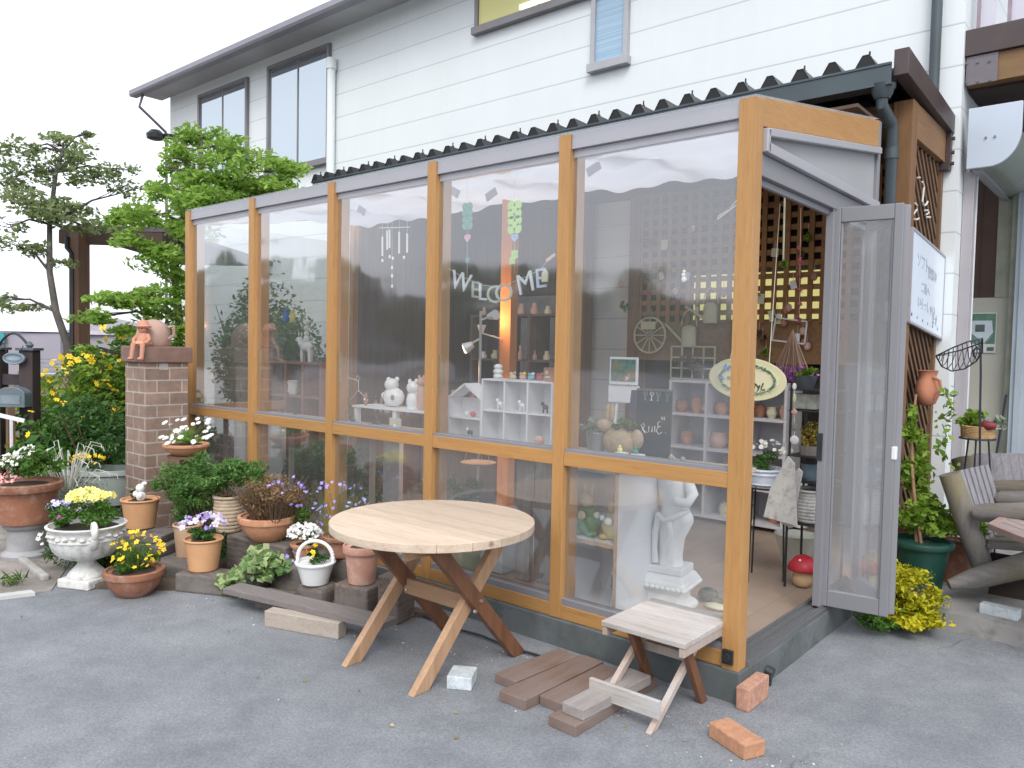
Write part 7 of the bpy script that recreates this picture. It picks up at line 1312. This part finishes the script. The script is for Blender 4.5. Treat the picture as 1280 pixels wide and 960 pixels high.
P0, P1 = at_(1203, 573, 3.25), at_(1222, 640, 3.15)
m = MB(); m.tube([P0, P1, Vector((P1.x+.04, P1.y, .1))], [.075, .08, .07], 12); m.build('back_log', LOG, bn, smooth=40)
for i in range(7):
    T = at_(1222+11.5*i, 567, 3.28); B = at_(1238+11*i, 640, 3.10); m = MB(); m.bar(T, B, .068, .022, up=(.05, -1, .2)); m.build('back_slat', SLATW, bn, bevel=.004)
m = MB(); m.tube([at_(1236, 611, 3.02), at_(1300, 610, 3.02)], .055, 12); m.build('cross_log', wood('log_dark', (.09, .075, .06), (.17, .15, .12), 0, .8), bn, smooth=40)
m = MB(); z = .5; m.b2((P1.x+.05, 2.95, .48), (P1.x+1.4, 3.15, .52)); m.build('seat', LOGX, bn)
# small garden table, its corner in view
gt = thing('garden_table', 'pinkish brown slatted garden table at the right edge of the picture', 'table', (1.1, 2.2, .1)); cT = A(1240, 655, Y=1.95); zT = cT.z
T0 = A(1240, 655, Z=zT); T1 = A(1272, 636, Z=zT); T2 = A(1283, 672, Z=zT); dx_ = (T2-T0).normalized(); dy_ = (T1-T0).normalized(); m = MB()
PW_ = wood('table_rose', (.28, .225, .215), (.40, .335, .325), 0, .6)
for i in range(5): o = T0+dy_*(.03+.115*i); m.add([o+Vector((0, 0, -.02)), o+dx_*.9+Vector((0, 0, -.02)), o+dx_*.9+dy_*.105+Vector((0, 0, -.02)), o+dy_*.105+Vector((0, 0, -.02)), o, o+dx_*.9, o+dx_*.9+dy_*.105, o+dy_*.105], [(3, 2, 1, 0), (4, 5, 6, 7), (0, 1, 5, 4), (1, 2, 6, 5), (2, 3, 7, 6), (3, 0, 4, 7)])
m.build('slats', PW_, gt, bevel=.002); m = MB(); m.bar(T0+Vector((0, 0, -.015)), T0+dx_*.9+Vector((0, 0, -.015)), .04, .035); m.bar(T0+Vector((0, 0, -.015)), T0+dy_*.62+Vector((0, 0, -.015)), .04, .035); m.build('frame', wood('table_rose2', (.30, .20, .18), (.40, .29, .27), 0, .6), gt, bevel=.003)
m = MB(); o = T0+dx_*.45+dy_*.3; m.tube([(o.x, o.y, .1), (o.x, o.y, zT-.02)], .03, 10); m.build('leg', TW, gt)
# green tub with climbing plant
c = Vector((.18, 2.28, .10)); gp_ = thing('green_tub', 'dark green plastic tub with a light green climbing plant on the porch', 'potted plant', tuple(c)); GT = plain('green_plastic', (.012, .06, .045), .4, 0, .1, 4, .05)
m = MB(); m.lathe([(.125, 0), (.165, .26), (.185, .265), (.19, .285), (.185, .30), (.165, .30), (.16, .28), (.001, .27)], c, 32); m.build('tub', GT, gp_, smooth=40)
L = Leaves(); L.blob((c.x-.03, c.y+.1, c.z+.42), (.20, .22, .16), 900, .055, .3, .55, 22); L.blob((c.x+.18, c.y+.15, c.z+.42), (.22, .2, .13), 500, .05, .3, .55, 14); L.blob((c.x-.08, c.y+.25, c.z+.72), (.12, .26, .24), 620, .055, .3, .45, 24); L.blob((c.x-.10, c.y+.15, c.z+1.0), (.06, .20, .12), 260, .05, .3, .55, 10)
L.build('foliage', LY, gp_)
for i, pts_ in enumerate((((1178, 530), (1183, 545), (1172, 560), (1182, 575)), ((1182, 490), (1186, 500), (1190, 512), (1180, 520)), ((1150, 610), (1163, 640), (1150, 662)))):
    pl = [A(px, py, Y=2.6) for px, py in pts_]; m = MB(); m.tube(pl, .004, 5); m.build('tendril', STM, gp_); L = Leaves(); L.pts(np.array([tuple(p+Vector(RNG.normal(size=3)*.03)) for p in pl for _ in range(7)]), .05, .2, .55); L.build('tendril_leaves', LY, gp_)
m = MB(); m.tube([c+Vector((-.03, .05, .25)), c+Vector((-.08, .12, .55)), c+Vector((-.13, .2, .95)), c+Vector((-.12, .25, 1.2))], [.014, .012, .010, .007], 8); m.tube([c+Vector((0, .03, .25)), c+Vector((-.05, .05, .5)), c+Vector((-.10, .12, .75))], .009, 6); m.build('stem', plain('vine_stem', (.30, .18, .10), .8), gp_, smooth=True)
pot('clay_pot', 'dark red glazed pot hidden behind the green tub, left one', 'pot', Vector((-.0+.02, 2.62, .10)), .14, .26, 'std', plain('oxblood', (.16, .03, .03), .4), None)
pot('clay_pot', 'brown red pot between the green tub and the log chair', 'pot', Vector((.30, 2.60, .10)), .13, .26, 'std', TERRAD, None)
# golden shrub at the foot
ys = thing('golden_shrub', 'bright golden yellow low shrub at the foot of the lattice wall', 'shrub', (.24, 1.72, 0)); L = Leaves()
L.blob((.20, 1.78, .17), (.26, .24, .17), 2600, .034, .3, .5, 46, .30); L.blob((.30, 1.62, .09), (.20, .16, .09), 900, .034, .3, .5, 20, .32); L.blob((.05, 1.95, .26), (.12, .14, .12), 700, .034, .3, .5, 14, .32); L.build('foliage', leafmat('leaf_gold', (.33, .34, .012), (.60, .55, .03), .3), ys)
L = Leaves(); L.blob((.12, 1.55, .06), (.22, .12, .06), 500, .03, .3, .5, 14); L.blob((.22, 1.72, .10), (.2, .2, .10), 500, .034, .3, .5, 14); L.build('green_foliage', LG, ys); m = stems((.22, 1.75, 0), 40, .22, .25, .003); m.build('stems', TW, ys)

# =================================================================== TREES
def tree(name, label, base, trunk, limbs, tiers, bark, lm, size, n_per, group=None, aspect=.5):
    t_ = thing(name, label, 'tree', (base.x, base.y, 0), group); m = MB(); m.tube([base]+trunk, [.06]+[.05-.036*i/len(trunk) for i in range(len(trunk))], 10); m.build('trunk', bark, t_, smooth=60)
    for (c, r) in tiers:
        m = MB()
        c = Vector(c); best = min([base]+trunk, key=lambda p: (p-c).length+(2 if p.z > c.z+.1 else 0)); mid = best.lerp(c, .5)+Vector((0, 0, .08)); m.tube([best, mid, c], [.018, .012, .005], 6)
        for k in range(7):
            a = RNG.random()*2*PI; e_ = c+Vector((r[0]*.8*math.cos(a), r[1]*.8*math.sin(a), r[2]*.25*RNG.normal())); m.tube([mid.lerp(c, RNG.random()), c.lerp(e_, .5)+Vector((0, 0, .04)), e_], [.006, .004, .002], 4)
        m.build('limb', bark, t_, smooth=60)
    L = Leaves()
    for (c, r) in tiers:
        vol = r[0]*r[1]; nn = max(60, int(n_per*vol)); k = max(9, int(60*vol)); L.blob(c, (r[0]*1.15, r[1]*1.15, r[2]*1.25), nn, size, .45, aspect, k, .42)
    L.build('crown', lm, t_); return t_
BARK = plain('bark_grey', (.10, .085, .07), .9, 0, .3, 8, .7, 30); BARKD = plain('bark_dark', (.075, .068, .06), .9, 0, .3, 8, .7, 30)
def T3(px, py, D, rx, rz): c = A(px, py, D=D); r = S(c, rx); return (c, (r, r*.9, S(c, rz)))
# bright maple against the house
D1_ = 8.6
tiersM = [T3(252, 172, 8.9, 40, 14), T3(305, 195, 8.9, 48, 18), T3(235, 205, 8.7, 42, 20), T3(345, 215, 9.0, 42, 15), T3(290, 228, 8.8, 70, 22), T3(215, 240, 8.5, 38, 20), T3(255, 255, 8.6, 62, 22), T3(330, 240, 9.0, 50, 15), T3(180, 272, 8.2, 50, 18), T3(235, 285, 8.5, 50, 22), T3(160, 300, 8.0, 32, 14), T3(205, 318, 8.2, 48, 20), T3(230, 350, 8.4, 35, 24), T3(180, 372, 8.0, 50, 13), T3(140, 378, 7.8, 38, 12), T3(110, 398, 7.6, 34, 11), T3(205, 405, 8.2, 40, 18), T3(165, 415, 8.0, 30, 10), T3(108, 436, 7.8, 16, 7), T3(225, 440, 8.4, 24, 16), T3(290, 262, 8.9, 50, 12), T3(205, 172+40, 8.6, 14, 8)]
b0_ = A(222, 500, D=8.5); b0_.z = 0
tree('maple_tree', 'bright green layered maple tree growing at the left end of the sunroom', b0_, [A(222, 470, D=8.5), A(224, 400, D=8.5), A(218, 340, D=8.5), A(230, 280, D=8.6), A(250, 230, D=8.7), A(252, 185, D=8.8)], None, tiersM, BARK, leafmat('leaf_maple', (.20, .37, .06), (.44, .64, .16), .55), .085, 4300, aspect=.36)
tiersD = [T3(35, 195, 10, 40, 20), T3(80, 185, 10.2, 45, 16), T3(95, 205, 10, 38, 22), T3(55, 215, 9.8, 40, 16), T3(10, 225, 10, 40, 16), T3(120, 225, 10, 40, 16), T3(30, 250, 9.6, 50, 16), T3(80, 258, 9.8, 50, 14), T3(150, 215, 10.4, 30, 12), T3(165, 238, 10.4, 26, 12), T3(10, 285, 9.5, 26, 14), T3(60, 268, 9.6, 56, 12), T3(25, 310, 9.4, 40, 13), T3(105, 282, 9.8, 42, 12), T3(5, 375, 9.3, 22, 10), T3(30, 385, 9.3, 30, 9), T3(75, 330, 9.6, 20, 8), T3(40, 185, 10, 20, 8), T3(110, 168, 10.4, 8, 5)]
b1_ = A(88, 520, D=9.2); b1_.z = 0
tree('dogwood_tree', 'airy olive green tree with sparse layered leaves at the far left', b1_, [A(88, 470, D=9.2), A(84, 430, D=9.2), A(70, 390, D=9.3), A(62, 340, D=9.5), A(62, 280, D=9.7), A(70, 215, D=9.9), A(78, 190, D=10)], None, tiersD, BARKD, leafmat('leaf_olive', (.16, .22, .10), (.32, .39, .19), .5), .075, 1700, aspect=.5)
YARD = False
# far wooded ridge and hedge line round the site (also what the panes mirror)
def ridge(name, cx, cy, R_, a0, a1, h0, amp, mat, seed, zb=-2):
    m = MB(); rr = np.random.default_rng(seed); n = 120; ph = rr.random(6)*6; vs = []
    for i in range(n+1):
        a = a0+(a1-a0)*i/n; z = h0+amp*sum(math.sin(a*(3+4.7*k)+ph[k])/(1+k) for k in range(6)); x, y = cx+R_*math.cos(a), cy+R_*math.sin(a); vs += [(x, y, zb), (x, y, z), (cx+(R_+30)*math.cos(a), cy+(R_+30)*math.sin(a), z*.7), (cx+(R_+60)*math.cos(a), cy+(R_+60)*math.sin(a), zb)]
    m.add(vs, [(4*i+k, 4*i+4+k, 4*i+5+k, 4*i+1+k) for i in range(n) for k in range(3)]); return m.build(name, mat, kind='structure')
HM = plain('wooded_hill', (.10, .13, .12), 1, 0, .4, .12, 0); ridge('hills', 0, 0, 130, PI*.97, PI*1.95, 14, 5, HM, 4)
L = Leaves(); L.blob((-20, -24, 2.5), (12, 2.5, 3.2), 9000, .55, .2, .7, 90, .16); L.blob((-42, -22, 3.2), (12, 3, 4.2), 7000, .6, .2, .7, 80, .16); L.build('roadside_wood', LD, kind='stuff', label='row of dark trees across the road mirrored in the panes', cat='trees', loc=(-28, -24, 0))

# tall shrubs added beyond the left end glass to darken the view through it
YARD = True
for i, (x, y, z, r, n, mt, lb) in enumerate(((-6.0, 1.6, 1.2, (.7, .6, .95), 5200, LD, 'added tall dark evergreen shrub outside the left end glass'), (-7.4, 2.4, 1.4, (.9, .6, 1.1), 5200, LMID, 'added tall mid green shrub between house and maple trunk'))):
    bush('tall_shrub', lb, (x, y, z), r, n, .07, mt, None, 0, .02, 70)
YARD = False
